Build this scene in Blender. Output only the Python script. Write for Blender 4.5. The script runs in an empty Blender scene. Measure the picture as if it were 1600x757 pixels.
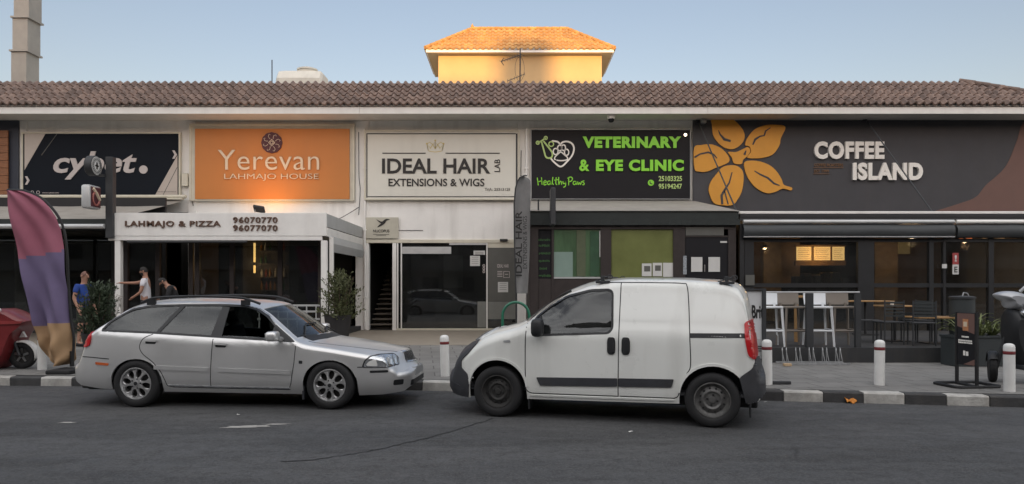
import bpy, bmesh, math, random
from mathutils import Vector, Matrix, Euler
from mathutils.bvhtree import BVHTree
from mathutils.geometry import tessellate_polygon
R = math.radians
random.seed(7)
S = bpy.context.scene
COL = S.collection

# ------------------------------------------------------------------ camera, sky, sun, exposure
cam_d = bpy.data.cameras.new('camera')
cam = bpy.data.objects.new('camera', cam_d); COL.objects.link(cam)
cam.location = (0, 0, 1.6); cam.rotation_euler = (R(90), 0, 0)
cam_d.sensor_width = 36; cam_d.lens = 36 * 1150 / 1600
cam_d.shift_y = 68.5 / 1600
cam_d.clip_start = .1; cam_d.clip_end = 2000
S.camera = cam

SUN_EL, SUN_AZ = 5.0, 178.0          # low sun behind the photographer
WEST_FILL = (-.30, .58, (7.2, 7.05, 6.95))
W = bpy.data.worlds.new('World'); S.world = W; W.use_nodes = True
nt = W.node_tree; nt.nodes.clear()
sky = nt.nodes.new('ShaderNodeTexSky'); sky.sky_type = 'NISHITA'; sky.sun_disc = False
sky.sun_elevation = R(SUN_EL); sky.sun_rotation = R(SUN_AZ)
sky.air_density = 1.0; sky.dust_density = 2.0; sky.ozone_density = 1.5; sky.altitude = 20
bg = nt.nodes.new('ShaderNodeBackground'); bg.inputs[1].default_value = .15
wo = nt.nodes.new('ShaderNodeOutputWorld')
# cloud-like fill added to the unseen western sky, brightens the shaded facade
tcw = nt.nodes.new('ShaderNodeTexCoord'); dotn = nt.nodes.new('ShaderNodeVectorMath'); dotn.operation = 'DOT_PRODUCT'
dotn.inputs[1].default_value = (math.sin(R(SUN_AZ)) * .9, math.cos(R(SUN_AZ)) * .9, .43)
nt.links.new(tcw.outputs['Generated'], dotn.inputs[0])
wmr = nt.nodes.new('ShaderNodeMapRange'); wmr.interpolation_type = 'SMOOTHSTEP'; wmr.inputs[1].default_value = WEST_FILL[0]; wmr.inputs[2].default_value = WEST_FILL[1]
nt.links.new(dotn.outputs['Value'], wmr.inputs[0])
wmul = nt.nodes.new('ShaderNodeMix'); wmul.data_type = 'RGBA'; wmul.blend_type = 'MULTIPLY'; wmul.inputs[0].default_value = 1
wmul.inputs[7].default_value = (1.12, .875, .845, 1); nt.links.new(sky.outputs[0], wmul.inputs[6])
wcl = nt.nodes.new('ShaderNodeMix'); wcl.data_type = 'RGBA'; wcl.inputs[7].default_value = (*WEST_FILL[2], 1)
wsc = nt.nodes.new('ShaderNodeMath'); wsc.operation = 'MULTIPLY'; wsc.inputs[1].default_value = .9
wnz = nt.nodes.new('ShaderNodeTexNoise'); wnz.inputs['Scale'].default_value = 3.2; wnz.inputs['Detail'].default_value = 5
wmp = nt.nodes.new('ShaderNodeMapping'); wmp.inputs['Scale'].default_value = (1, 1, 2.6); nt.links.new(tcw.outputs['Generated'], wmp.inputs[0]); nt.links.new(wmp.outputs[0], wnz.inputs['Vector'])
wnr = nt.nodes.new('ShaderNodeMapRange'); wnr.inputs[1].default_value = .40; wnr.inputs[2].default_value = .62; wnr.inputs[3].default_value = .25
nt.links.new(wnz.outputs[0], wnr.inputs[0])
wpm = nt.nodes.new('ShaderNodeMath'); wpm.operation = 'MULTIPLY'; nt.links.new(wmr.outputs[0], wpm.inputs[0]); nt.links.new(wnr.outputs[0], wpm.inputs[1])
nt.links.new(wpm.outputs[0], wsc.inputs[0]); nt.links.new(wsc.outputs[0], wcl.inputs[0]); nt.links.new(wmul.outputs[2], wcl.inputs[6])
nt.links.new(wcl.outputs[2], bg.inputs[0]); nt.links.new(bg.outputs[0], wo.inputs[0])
sl = bpy.data.lights.new('sun', 'SUN'); sl.energy = 2.4; sl.angle = R(1.2); sl.color = (1, .62, .22)
sun = bpy.data.objects.new('sun', sl); COL.objects.link(sun)
_a = R(SUN_AZ); _e = R(SUN_EL)
sd = Vector((math.sin(_a) * math.cos(_e), math.cos(_a) * math.cos(_e), math.sin(_e)))   # towards the sun
sun.rotation_euler = sd.to_track_quat('Z', 'Y').to_euler()
S.view_settings.view_transform = 'Standard'; S.view_settings.look = 'None'
S.view_settings.exposure = 1.2; S.view_settings.gamma = 1
S.cycles.max_bounces = 6; S.cycles.transparent_max_bounces = 12
S.cycles.caustics_reflective = False; S.cycles.caustics_refractive = False
S.cycles.sample_clamp_indirect = 4

# ------------------------------------------------------------------ materials
def mat(name, col, rough=.6, metal=0, var=.12, vscale=3.0, bump=0, bscale=60, coat=0, spec=.5, dirt=0, col2=None, emit=0, stretch=None):
    m = bpy.data.materials.new(name); m.use_nodes = True
    n = m.node_tree; b = n.nodes['Principled BSDF']; L = n.links.new
    b.inputs['Roughness'].default_value = rough; b.inputs['Metallic'].default_value = metal
    b.inputs['Specular IOR Level'].default_value = spec
    b.inputs['Coat Weight'].default_value = coat; b.inputs['Coat Roughness'].default_value = .06
    c = (*col, 1); b.inputs['Base Color'].default_value = c
    if emit:
        b.inputs['Emission Color'].default_value = c; b.inputs['Emission Strength'].default_value = emit
    if var or bump or dirt:
        tc = n.nodes.new('ShaderNodeTexCoord'); vec = tc.outputs['Object']
        if stretch:
            mp = n.nodes.new('ShaderNodeMapping'); mp.inputs['Scale'].default_value = stretch
            L(vec, mp.inputs[0]); vec = mp.outputs[0]
    if var:
        t = n.nodes.new('ShaderNodeTexNoise'); t.inputs['Scale'].default_value = vscale
        t.inputs['Detail'].default_value = 6; t.inputs['Roughness'].default_value = .65
        L(vec, t.inputs['Vector'])
        mr = n.nodes.new('ShaderNodeMapRange'); mr.inputs[1].default_value = .3; mr.inputs[2].default_value = .7
        L(t.outputs[0], mr.inputs[0])
        mx = n.nodes.new('ShaderNodeMix'); mx.data_type = 'RGBA'
        mx.inputs[6].default_value = (*[v * (1 - var) for v in (col2 or col)], 1)
        mx.inputs[7].default_value = (*[min(1, v * (1 + var)) for v in col], 1)
        L(mr.outputs[0], mx.inputs[0]); out = mx.outputs[2]
        if dirt:
            t2 = n.nodes.new('ShaderNodeTexNoise'); t2.inputs['Scale'].default_value = 1.1; t2.inputs['Detail'].default_value = 8
            mp2 = n.nodes.new('ShaderNodeMapping'); mp2.inputs['Scale'].default_value = (2.6, 2.6, .35)
            L(tc.outputs['Object'], mp2.inputs[0]); L(mp2.outputs[0], t2.inputs['Vector'])
            m2 = n.nodes.new('ShaderNodeMapRange'); m2.inputs[1].default_value = .5; m2.inputs[2].default_value = .78
            m2.inputs[4].default_value = dirt
            L(t2.outputs[0], m2.inputs[0])
            mx2 = n.nodes.new('ShaderNodeMix'); mx2.data_type = 'RGBA'; mx2.inputs[7].default_value = (.16, .135, .105, 1)
            L(m2.outputs[0], mx2.inputs[0]); L(out, mx2.inputs[6]); out = mx2.outputs[2]
        L(out, b.inputs['Base Color'])
        mr2 = n.nodes.new('ShaderNodeMapRange'); mr2.inputs[3].default_value = max(.02, rough - .08); mr2.inputs[4].default_value = min(1, rough + .1)
        L(t.outputs[0], mr2.inputs[0]); L(mr2.outputs[0], b.inputs['Roughness'])
    if bump:
        t3 = n.nodes.new('ShaderNodeTexNoise'); t3.inputs['Scale'].default_value = bscale; t3.inputs['Detail'].default_value = 4
        L(vec, t3.inputs['Vector'])
        bp = n.nodes.new('ShaderNodeBump'); bp.inputs['Strength'].default_value = bump; bp.inputs['Distance'].default_value = .02
        L(t3.outputs[0], bp.inputs['Height']); L(bp.outputs[0], b.inputs['Normal'])
    return m

def glass(name, tint=(.3, .33, .34), refl=(.9, .93, .95), rough=.01, f0=.06, dust_haze=0):
    m = bpy.data.materials.new(name); m.use_nodes = True; n = m.node_tree; n.nodes.clear(); L = n.links.new
    o = n.nodes.new('ShaderNodeOutputMaterial'); mix = n.nodes.new('ShaderNodeMixShader')
    t = n.nodes.new('ShaderNodeBsdfTransparent'); t.inputs[0].default_value = (*tint, 1)
    g = n.nodes.new('ShaderNodeBsdfGlossy'); g.inputs[0].default_value = (*refl, 1); g.inputs['Roughness'].default_value = rough
    fr = n.nodes.new('ShaderNodeFresnel'); fr.inputs[0].default_value = 1.5
    mr = n.nodes.new('ShaderNodeMapRange'); mr.inputs[3].default_value = f0 - .02; mr.inputs[4].default_value = 1
    L(fr.outputs[0], mr.inputs[0]); L(mr.outputs[0], mix.inputs[0]); L(t.outputs[0], mix.inputs[1]); L(g.outputs[0], mix.inputs[2])
    if dust_haze:  # dusty film doubling as painted haze, lifts the dark panes
        tc = n.nodes.new('ShaderNodeTexCoord'); nz = n.nodes.new('ShaderNodeTexNoise'); nz.inputs['Scale'].default_value = 1.6; nz.inputs['Detail'].default_value = 6
        mp = n.nodes.new('ShaderNodeMapping'); mp.inputs['Scale'].default_value = (1.5, 1.5, .6); L(tc.outputs['Object'], mp.inputs[0]); L(mp.outputs[0], nz.inputs['Vector'])
        r2 = n.nodes.new('ShaderNodeMapRange'); r2.inputs[1].default_value = .3; r2.inputs[2].default_value = .75; r2.inputs[3].default_value = dust_haze * .5; r2.inputs[4].default_value = dust_haze * 1.7; L(nz.outputs[0], r2.inputs[0])
        df = n.nodes.new('ShaderNodeBsdfDiffuse'); df.inputs[0].default_value = (.42, .43, .42, 1); m2 = n.nodes.new('ShaderNodeMixShader')
        L(r2.outputs[0], m2.inputs[0]); L(mix.outputs[0], m2.inputs[1]); L(df.outputs[0], m2.inputs[2]); mix = m2
    L(mix.outputs[0], o.inputs[0])
    return m

M = {}
M['white_wall'] = mat('white_wall', (.83, .82, .79), .75, var=.05, vscale=1.2, bump=.15, bscale=25, dirt=.22)
M['cream_trim'] = mat('cream_trim', (.60, .57, .47), .5, var=.08)
M['white_paint'] = mat('white_paint', (.82, .81, .78), .45, var=.05, dirt=.12)
M['grey_trim'] = mat('grey_trim', (.42, .43, .43), .5, var=.08, dirt=.15)
M['soffit'] = mat('soffit', (.62, .61, .58), .8, var=.08)
M['navy'] = mat('navy', (.030, .036, .052), .55, var=.15)
M['black'] = mat('black', (.012, .012, .013), .5, var=.2)
M['dark_frame'] = mat('dark_frame', (.030, .023, .022), .45, var=.2, vscale=6)
M['cafe_frame'] = mat('cafe_frame', (.014, .015, .017), .5, var=.15)
M['charcoal'] = mat('charcoal', (.032, .034, .037), .55, var=.12)
M['slate_wall'] = mat('slate_wall', (.084, .083, .089), .8, var=.07, vscale=1.5, dirt=.06, spec=.15)
M['brown_paint'] = mat('brown_paint', (.165, .092, .076), .7, var=.06)
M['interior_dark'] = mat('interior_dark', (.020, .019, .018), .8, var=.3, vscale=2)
M['interior_warm'] = mat('interior_warm', (.33, .21, .11), .8, var=.25, vscale=2)
M['interior_wall'] = mat('interior_wall', (.13, .12, .11), .8, var=.2, vscale=1.5)
M['steel'] = mat('steel', (.42, .42, .42), .35, 1, var=.15, vscale=8)
M['galv'] = mat('galv', (.45, .46, .47), .45, .8, var=.2, vscale=20)
M['duct'] = mat('duct', (.36, .33, .29), .5, .35, var=.12, vscale=2, dirt=.2)
M['tank'] = mat('tank', (.66, .64, .57), .6, var=.08, dirt=.15)
M['wood_slat'] = mat('wood_slat', (.25, .105, .045), .55, var=.35, vscale=4, stretch=(1, 1, 14))
M['table_wood'] = mat('table_wood', (.36, .21, .09), .45, var=.2, vscale=6)
M['orange_panel'] = mat('orange_panel', (.53, .195, .046), .5, var=.035, vscale=1.2, dirt=.06)
M['offwhite_panel'] = mat('offwhite_panel', (.70, .69, .62), .4, var=.03, vscale=1, dirt=.08)
M['black_panel'] = mat('black_panel', (.019, .019, .022), .5, var=.08, vscale=1, spec=.15)
M['midnight_panel'] = mat('midnight_panel', (.010, .013, .019), .6, var=.1, vscale=1, spec=.12)
M['pale_panel'] = mat('pale_panel', (.50, .44, .39), .4, var=.05)
M['letter_white'] = mat('letter_white', (.90, .87, .81), .45, var=.03)
M['letter_cream'] = mat('letter_cream', (.70, .58, .43), .4, var=.03)
M['letter_pale'] = mat('letter_pale', (.55, .50, .48), .45, var=.03)
M['letter_black'] = mat('letter_black', (.015, .015, .015), .45, var=.03)
M['letter_brown'] = mat('letter_brown', (.11, .060, .040), .5, var=.1)
M['letter_green'] = mat('letter_green', (.27, .74, .045), .4, var=.05)
M['letter_lime'] = mat('letter_lime', (.50, .68, .24), .4, var=.04)
M['dim_green'] = mat('dim_green', (.035, .11, .03), .5, var=.1)
M['gold'] = mat('gold', (.62, .52, .22), .4, var=.05)
M['maroon'] = mat('maroon', (.075, .018, .026), .5, var=.3, vscale=30)
M['ochre'] = mat('ochre', (.72, .33, .040), .55, var=.06, vscale=1.5)
M['paper'] = mat('paper', (.62, .62, .60), .7, var=.05)
M['poster_grey'] = mat('poster_grey', (.11, .11, .10), .6, var=.1)
M['olive_film'] = mat('olive_film', (.16, .18, .058), .3, var=.18, vscale=1.3, coat=.4)
M['green_film'] = mat('green_film', (.065, .125, .062), .3, var=.35, vscale=1.4, coat=.4, stretch=(3, 3, .5))
M['teal_board'] = mat('teal_board', (.22, .31, .27), .4, var=.06, coat=.3)
M['awning_grey'] = mat('awning_grey', (.29, .27, .24), .8, var=.14, vscale=3, dirt=.3)
M['awning_dark'] = mat('awning_dark', (.022, .027, .026), .75, var=.2, vscale=4)
M['silver_edge'] = mat('silver_edge', (.52, .53, .53), .4, .3, var=.1)
M['tile_floor'] = mat('tile_floor', (.27, .235, .19), .6, var=.15, vscale=5, dirt=.2)
M['rubber'] = mat('rubber', (.011, .011, .012), .75, var=.25, vscale=14)
M['trim_black'] = mat('trim_black', (.013, .014, .016), .5, var=.2, vscale=10)
M['trim_grey'] = mat('trim_grey', (.032, .034, .040), .55, var=.2, vscale=10, dirt=.1)
M['silver_paint'] = mat('silver_paint', (.70, .70, .695), .34, .68, var=.04, vscale=2, coat=.6, dirt=.05)
M['van_paint'] = mat('van_paint', (.74, .75, .72), .28, 0, var=.03, vscale=1.5, coat=.8, dirt=.26)
M['alloy'] = mat('alloy', (.50, .50, .50), .35, .75, var=.12, vscale=25)
M['rusty_steel'] = mat('rusty_steel', (.12, .118, .115), .5, .5, var=.35, vscale=20, dirt=.25)
M['dusty_steel'] = mat('dusty_steel', (.030, .029, .028), .65, .3, var=.35, vscale=20)
M['red_lens'] = mat('red_lens', (.46, .010, .014), .3, coat=.3, var=.1, vscale=12)
M['amber_lens'] = mat('amber_lens', (.50, .10, .02), .2, coat=1, var=.1)
M['lamp_silver'] = mat('lamp_silver', (.62, .64, .66), .16, .85, var=.3, vscale=16)
M['lamp_clear'] = mat('lamp_clear', (.58, .60, .62), .15, .2, var=.25, vscale=14, coat=.6)
M['car_glass'] = glass('car_glass', (.26, .29, .28), f0=.042, dust_haze=.03)
M['screen_glass'] = glass('screen_glass', (.40, .44, .44), f0=.07, dust_haze=.03)
M['shop_glass'] = glass('shop_glass', (.55, .57, .57), rough=.025, f0=.05, dust_haze=.024)
M['seat_cloth'] = mat('seat_cloth', (.03, .031, .034), .85, var=.15)
M['cabin_grey'] = mat('cabin_grey', (.07, .072, .075), .8, var=.1)
M['stool_white'] = mat('stool_white', (.70, .72, .74), .4, var=.03)
M['stool_taupe'] = mat('stool_taupe', (.19, .165, .14), .5, var=.08)
M['red_band'] = mat('red_band', (.17, .02, .025), .5, var=.1)
M['bollard_white'] = mat('bollard_white', (.72, .72, .70), .5, var=.06, vscale=8, dirt=.25)
M['green_metal'] = mat('green_metal', (.012, .13, .075), .35, var=.08, coat=.3)
M['planter_grey'] = mat('planter_grey', (.030, .036, .038), .6, var=.1)
M['pot_dark'] = mat('pot_dark', (.022, .021, .022), .7, var=.2)
M['scooter_red'] = mat('scooter_red', (.17, .018, .020), .35, var=.15, coat=.3, vscale=6)
M['skin'] = mat('skin', (.36, .19, .13), .55, var=.06)
M['hair_dark'] = mat('hair_dark', (.012, .010, .009), .7, var=.2)
M['cloth_blue'] = mat('cloth_blue', (.018, .055, .26), .85, var=.1)
M['cloth_white'] = mat('cloth_white', (.66, .65, .69), .85, var=.04)
M['cloth_black'] = mat('cloth_black', (.012, .012, .014), .85, var=.1)
M['cloth_shorts'] = mat('cloth_shorts', (.020, .024, .016), .85, var=.1)
M['flag_pink'] = mat('flag_pink', (.31, .10, .145), .8, var=.07, vscale=4)
M['flag_purple'] = mat('flag_purple', (.14, .11, .205), .8, var=.07, vscale=4)
M['flag_tan'] = mat('flag_tan', (.34, .215, .115), .8, var=.07, vscale=4)
M['flag_grey'] = mat('flag_grey', (.20, .20, .20), .8, var=.12, vscale=4)
M['leaf_olive'] = mat('leaf_olive', (.075, .085, .032), .6, var=.45, vscale=7)
M['leaf_dark'] = mat('leaf_dark', (.030, .047, .022), .6, var=.4, vscale=7)
M['leaf_blade'] = mat('leaf_blade', (.17, .20, .075), .55, var=.35, vscale=7)
M['bark'] = mat('bark', (.09, .065, .045), .9, var=.3)
M['amber_scrap'] = mat('amber_scrap', (.55, .21, .03), .6, var=.2, vscale=20)
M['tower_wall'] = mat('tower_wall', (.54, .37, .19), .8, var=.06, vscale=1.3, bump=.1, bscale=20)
M['menu_lit'] = mat('menu_lit', (1.0, .62, .22), .5, var=0, emit=.85)
M['led_warm'] = mat('led_warm', (1.0, .62, .20), .5, var=0, emit=1.1)
M['lamp_lit'] = mat('lamp_lit', (1.0, .80, .55), .5, var=0, emit=2.0)
M['sign_red_lit'] = mat('sign_red_lit', (1.0, .25, .08), .5, var=0, emit=.35)
M['flood_lit'] = mat('flood_lit', (1.0, .62, .22), .5, var=0, emit=2.0)
M['opposite_wall'] = mat('opposite_wall', (.17, .155, .14), .8, var=.1)

# ------------------------------------------------------------------ mesh helpers
ORG = {}
class MB:
    def __init__(s): s.v = []; s.f = []; s.mi = []; s.m = 0
    def add(s, vs, fs):
        o = len(s.v); s.v += [tuple(p) for p in vs]
        for f in fs: s.f.append([i + o for i in f]); s.mi.append(s.m)
        return s
    def box(s, x0, x1, y0, y1, z0, z1, b=0):
        if x0 > x1: x0, x1 = x1, x0
        if y0 > y1: y0, y1 = y1, y0
        if z0 > z1: z0, z1 = z1, z0
        if b > 0:
            b = min(b, .49 * min(x1 - x0, y1 - y0, z1 - z0))
            bm = bmesh.new(); bmesh.ops.create_cube(bm, size=1)
            for v in bm.verts:
                v.co = ((x0 + x1) / 2 + v.co.x * (x1 - x0), (y0 + y1) / 2 + v.co.y * (y1 - y0), (z0 + z1) / 2 + v.co.z * (z1 - z0))
            bmesh.ops.bevel(bm, geom=bm.edges[:], offset=b, segments=2, affect='EDGES', profile=.5)
            bm.verts.index_update()
            s.add([v.co[:] for v in bm.verts], [[v.index for v in f.verts] for f in bm.faces]); bm.free()
            return s
        return s.add([(x0, y0, z0), (x1, y0, z0), (x1, y1, z0), (x0, y1, z0), (x0, y0, z1), (x1, y0, z1), (x1, y1, z1), (x0, y1, z1)],
                     [(0, 3, 2, 1), (4, 5, 6, 7), (0, 1, 5, 4), (1, 2, 6, 5), (2, 3, 7, 6), (3, 0, 4, 7)])
    def tube(s, pts, r, n=8, caps=True):
        pts = [Vector(p) for p in pts]; k = len(pts)
        rs = r if isinstance(r, (list, tuple)) else [r] * k
        rings = []; up = None
        for i, p in enumerate(pts):
            d = (pts[min(i + 1, k - 1)] - pts[max(i - 1, 0)]).normalized()
            if up is None:
                up = Vector((0, 0, 1)) if abs(d.z) < .9 else Vector((1, 0, 0))
            a = (up - d * up.dot(d)).normalized(); b = d.cross(a); up = a
            rings.append([p + (a * math.cos(t) + b * math.sin(t)) * rs[i] for t in [2 * math.pi * j / n for j in range(n)]])
        vs = [q for rg in rings for q in rg]; fs = []
        for i in range(k - 1):
            for j in range(n):
                fs.append((i * n + j, i * n + (j + 1) % n, (i + 1) * n + (j + 1) % n, (i + 1) * n + j))
        if caps:
            fs.append(list(range(n))[::-1]); fs.append([(k - 1) * n + j for j in range(n)])
        return s.add(vs, fs)
    def bar(s, a, b, w, h=None):
        return s.tube([a, b], w / 2 * 1.15, 4) if h is None else s
    def lathe(s, prof, c=(0, 0, 0), axis='z', n=24):
        vs = []; fs = []; k = len(prof)
        for i in range(n):
            t = 2 * math.pi * i / n; ct, st = math.cos(t), math.sin(t)
            for r, h in prof:
                p = (r * ct, r * st, h) if axis == 'z' else ((r * ct, h, r * st) if axis == 'y' else (h, r * ct, r * st))
                vs.append((p[0] + c[0], p[1] + c[1], p[2] + c[2]))
        for i in range(n):
            for j in range(k - 1):
                a, b = i * k + j, ((i + 1) % n) * k + j
                fs.append((a, b, b + 1, a + 1))
        return s.add(vs, fs)
    def prism(s, poly, y0, y1):
        """polygon in the XZ plane extruded from y0 (front) to y1"""
        tri = tessellate_polygon([[Vector((x, z, 0)) for x, z in poly]])
        n = len(poly); ar = sum(poly[i][0] * poly[(i + 1) % n][1] - poly[(i + 1) % n][0] * poly[i][1] for i in range(n))
        vs = [(x, y0, z) for x, z in poly] + [(x, y1, z) for x, z in poly]; fs = []
        for t in tri:
            a, b, c = t
            cr = (poly[b][0] - poly[a][0]) * (poly[c][1] - poly[a][1]) - (poly[b][1] - poly[a][1]) * (poly[c][0] - poly[a][0])
            if cr < 0: a, c = c, a
            fs.append((a, b, c)); fs.append((c + n, b + n, a + n))
        for i in range(n):
            j = (i + 1) % n
            fs.append((i, i + n, j + n, j) if ar > 0 else (j, j + n, i + n, i))
        return s.add(vs, fs)
    def grid(s, rows, close=False):
        n = len(rows[0]); o = len(s.v); vs = [p for r in rows for p in r]; fs = []
        for i in range(len(rows) - 1):
            for j in range(n - 1 + (1 if close else 0)):
                fs.append((i * n + j, i * n + (j + 1) % n, (i + 1) * n + (j + 1) % n, (i + 1) * n + j))
        return s.add(vs, fs)
    def quad(s, a, b, c, d): return s.add([a, b, c, d], [(0, 1, 2, 3)])
    def xf(s, mtx, start=0):
        s.v[start:] = [tuple(mtx @ Vector(p)) for p in s.v[start:]]; return s
    def build(s, name, mats, parent=None, smooth=None, org=None, normals=True):
        if parent is not None: o0 = ORG[parent.name]
        elif org is not None: o0 = Vector(org)
        else:
            xs, ys, zs = zip(*s.v); o0 = Vector(((min(xs) + max(xs)) / 2, (min(ys) + max(ys)) / 2, min(zs)))
        me = bpy.data.meshes.new(name)
        me.from_pydata([(p[0] - o0.x, p[1] - o0.y, p[2] - o0.z) for p in s.v], [], s.f)
        if not isinstance(mats, (list, tuple)): mats = [mats]
        for m in mats: me.materials.append(m)
        if len(mats) > 1: me.polygons.foreach_set('material_index', s.mi)
        me.update()
        if normals:
            bm = bmesh.new(); bm.from_mesh(me); bmesh.ops.recalc_face_normals(bm, faces=bm.faces[:]); bm.to_mesh(me); bm.free()
        if smooth is not None:
            me.polygons.foreach_set('use_smooth', [True] * len(me.polygons))
            me.set_sharp_from_angle(angle=R(smooth))
        o = bpy.data.objects.new(name, me); COL.objects.link(o)
        if parent is not None: o.parent = parent
        else: o.location = o0
        ORG[o.name] = o0
        return o

def tag(o, label, cat, group=None, kind=None):
    if label: o['label'] = label
    if cat: o['category'] = cat
    if group: o['group'] = group
    if kind: o['kind'] = kind
    return o
def thing(name, loc, label, cat, group=None, rz=0, local=False):
    o = bpy.data.objects.new(name, None); COL.objects.link(o); o.empty_display_size = .2
    o.location = loc; o.rotation_euler = (0, 0, rz)
    ORG[o.name] = Vector((0, 0, 0)) if local else Vector(loc)
    return tag(o, label, cat, group)
def struct(o): o['kind'] = 'structure'; return o
def copy_tree(o, parent=None):
    c = o.copy(); COL.objects.link(c)
    if parent is not None: c.parent = parent
    for ch in list(o.children): copy_tree(ch, c)
    return c
F = 1150.0
def X(px, D): return (px - 800) * D / F
def Z(py, D): return 1.6 - (py - 447) * D / F
def B(mb, px0, px1, py0, py1, D, d1, b=0):
    """box whose front face (at distance D) spans the given width and height; d1 = depth behind it"""
    return mb.box(X(px0, D), X(px1, D), D, D + d1, Z(py1, D), Z(py0, D), b)
def catmull(pts, k=6, close=True):
    n = len(pts); out = []
    rng = n if close else n - 1
    for i in range(rng):
        g = (lambda j: pts[j % n]) if close else (lambda j: pts[max(0, min(n - 1, j))])
        p0, p1, p2, p3 = g(i - 1), g(i), g(i + 1), g(i + 2)
        for t in [j / k for j in range(k)]:
            out.append(tuple(.5 * (2 * b + (c - a) * t + (2 * a - 5 * b + 4 * c - d) * t * t + (3 * b - a - 3 * c + d) * t ** 3)
                             for a, b, c, d in zip(p0, p1, p2, p3)))
    if not close: out.append(tuple(pts[-1]))
    return out
def ribbon(pts, w):
    """outline polygon of a stroke of width w along 2-D points"""
    L, Rr = [], []
    n = len(pts)
    for i, p in enumerate(pts):
        a = pts[max(0, i - 1)]; b = pts[min(n - 1, i + 1)]
        dx, dz = b[0] - a[0], b[1] - a[1]; l = math.hypot(dx, dz) or 1
        ww = (w[i] if isinstance(w, (list, tuple)) else w) / 2
        L.append((p[0] - dz / l * ww, p[1] + dx / l * ww)); Rr.append((p[0] + dz / l * ww, p[1] - dx / l * ww))
    return L, Rr
def stroke(mb, pts, w, y0, y1):
    L, Rr = ribbon(pts, w)
    for i in range(len(pts) - 1):
        mb.add([(q[0], y, q[1]) for y in (y0, y1) for q in (L[i], L[i + 1], Rr[i + 1], Rr[i])],
               [(0, 1, 2, 3), (7, 6, 5, 4), (0, 4, 5, 1), (2, 6, 7, 3), (1, 5, 6, 2), (3, 7, 4, 0)])
    return mb
def pxs(pts, D): return [(X(a, D), Z(b, D)) for a, b in pts]
def text_geo(s, offset=0, shear=0, spacing=1.0, res=4):
    cu = bpy.data.curves.new('t', 'FONT'); cu.body = s; cu.offset = offset; cu.shear = shear
    cu.space_character = spacing; cu.resolution_u = res; cu.extrude = .5; cu.fill_mode = 'BOTH'
    o = bpy.data.objects.new('t', cu); COL.objects.link(o)
    dg = bpy.context.evaluated_depsgraph_get()
    me = bpy.data.meshes.new_from_object(o.evaluated_get(dg))
    vs = [v.co.copy() for v in me.vertices]; fs = [list(p.vertices) for p in me.polygons]
    bpy.data.objects.remove(o); bpy.data.curves.remove(cu); bpy.data.meshes.remove(me)
    return vs, fs
def text(mb, s, x0, x1, z0, z1, y, depth=.02, offset=0, shear=0, spacing=1.0, rot=0):
    """lettering fitted to the rectangle x0..x1, z0..z1 on a plane facing the street; rot = 90 runs it upwards"""
    vs, fs = text_geo(s, offset, shear, spacing)
    xs = [v.x for v in vs]; ys = [v.y for v in vs]
    a, b, c, d = min(xs), max(xs), min(ys), max(ys); out = []
    for v in vs:
        u, w, q = (v.x - a) / (b - a), (v.y - c) / (d - c), v.z
        if rot: px, pz = x0 + (x1 - x0) * (1 - w), z0 + (z1 - z0) * u
        else: px, pz = x0 + (x1 - x0) * u, z0 + (z1 - z0) * w
        out.append((px, y - depth * (q + .5), pz))
    return mb.add(out, fs)
def textp(mb, s, px0, px1, py0, py1, D, **k):
    return text(mb, s, X(px0, D), X(px1, D), Z(py1, D), Z(py0, D), D, **k)

def lettering(par, m, D, s_, px0, px1, py0, py1, name='lettering', **k):
    g = MB(); textp(g, s_, px0, px1, py0, py1, D, **k); return g.build(name, m, par)
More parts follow.
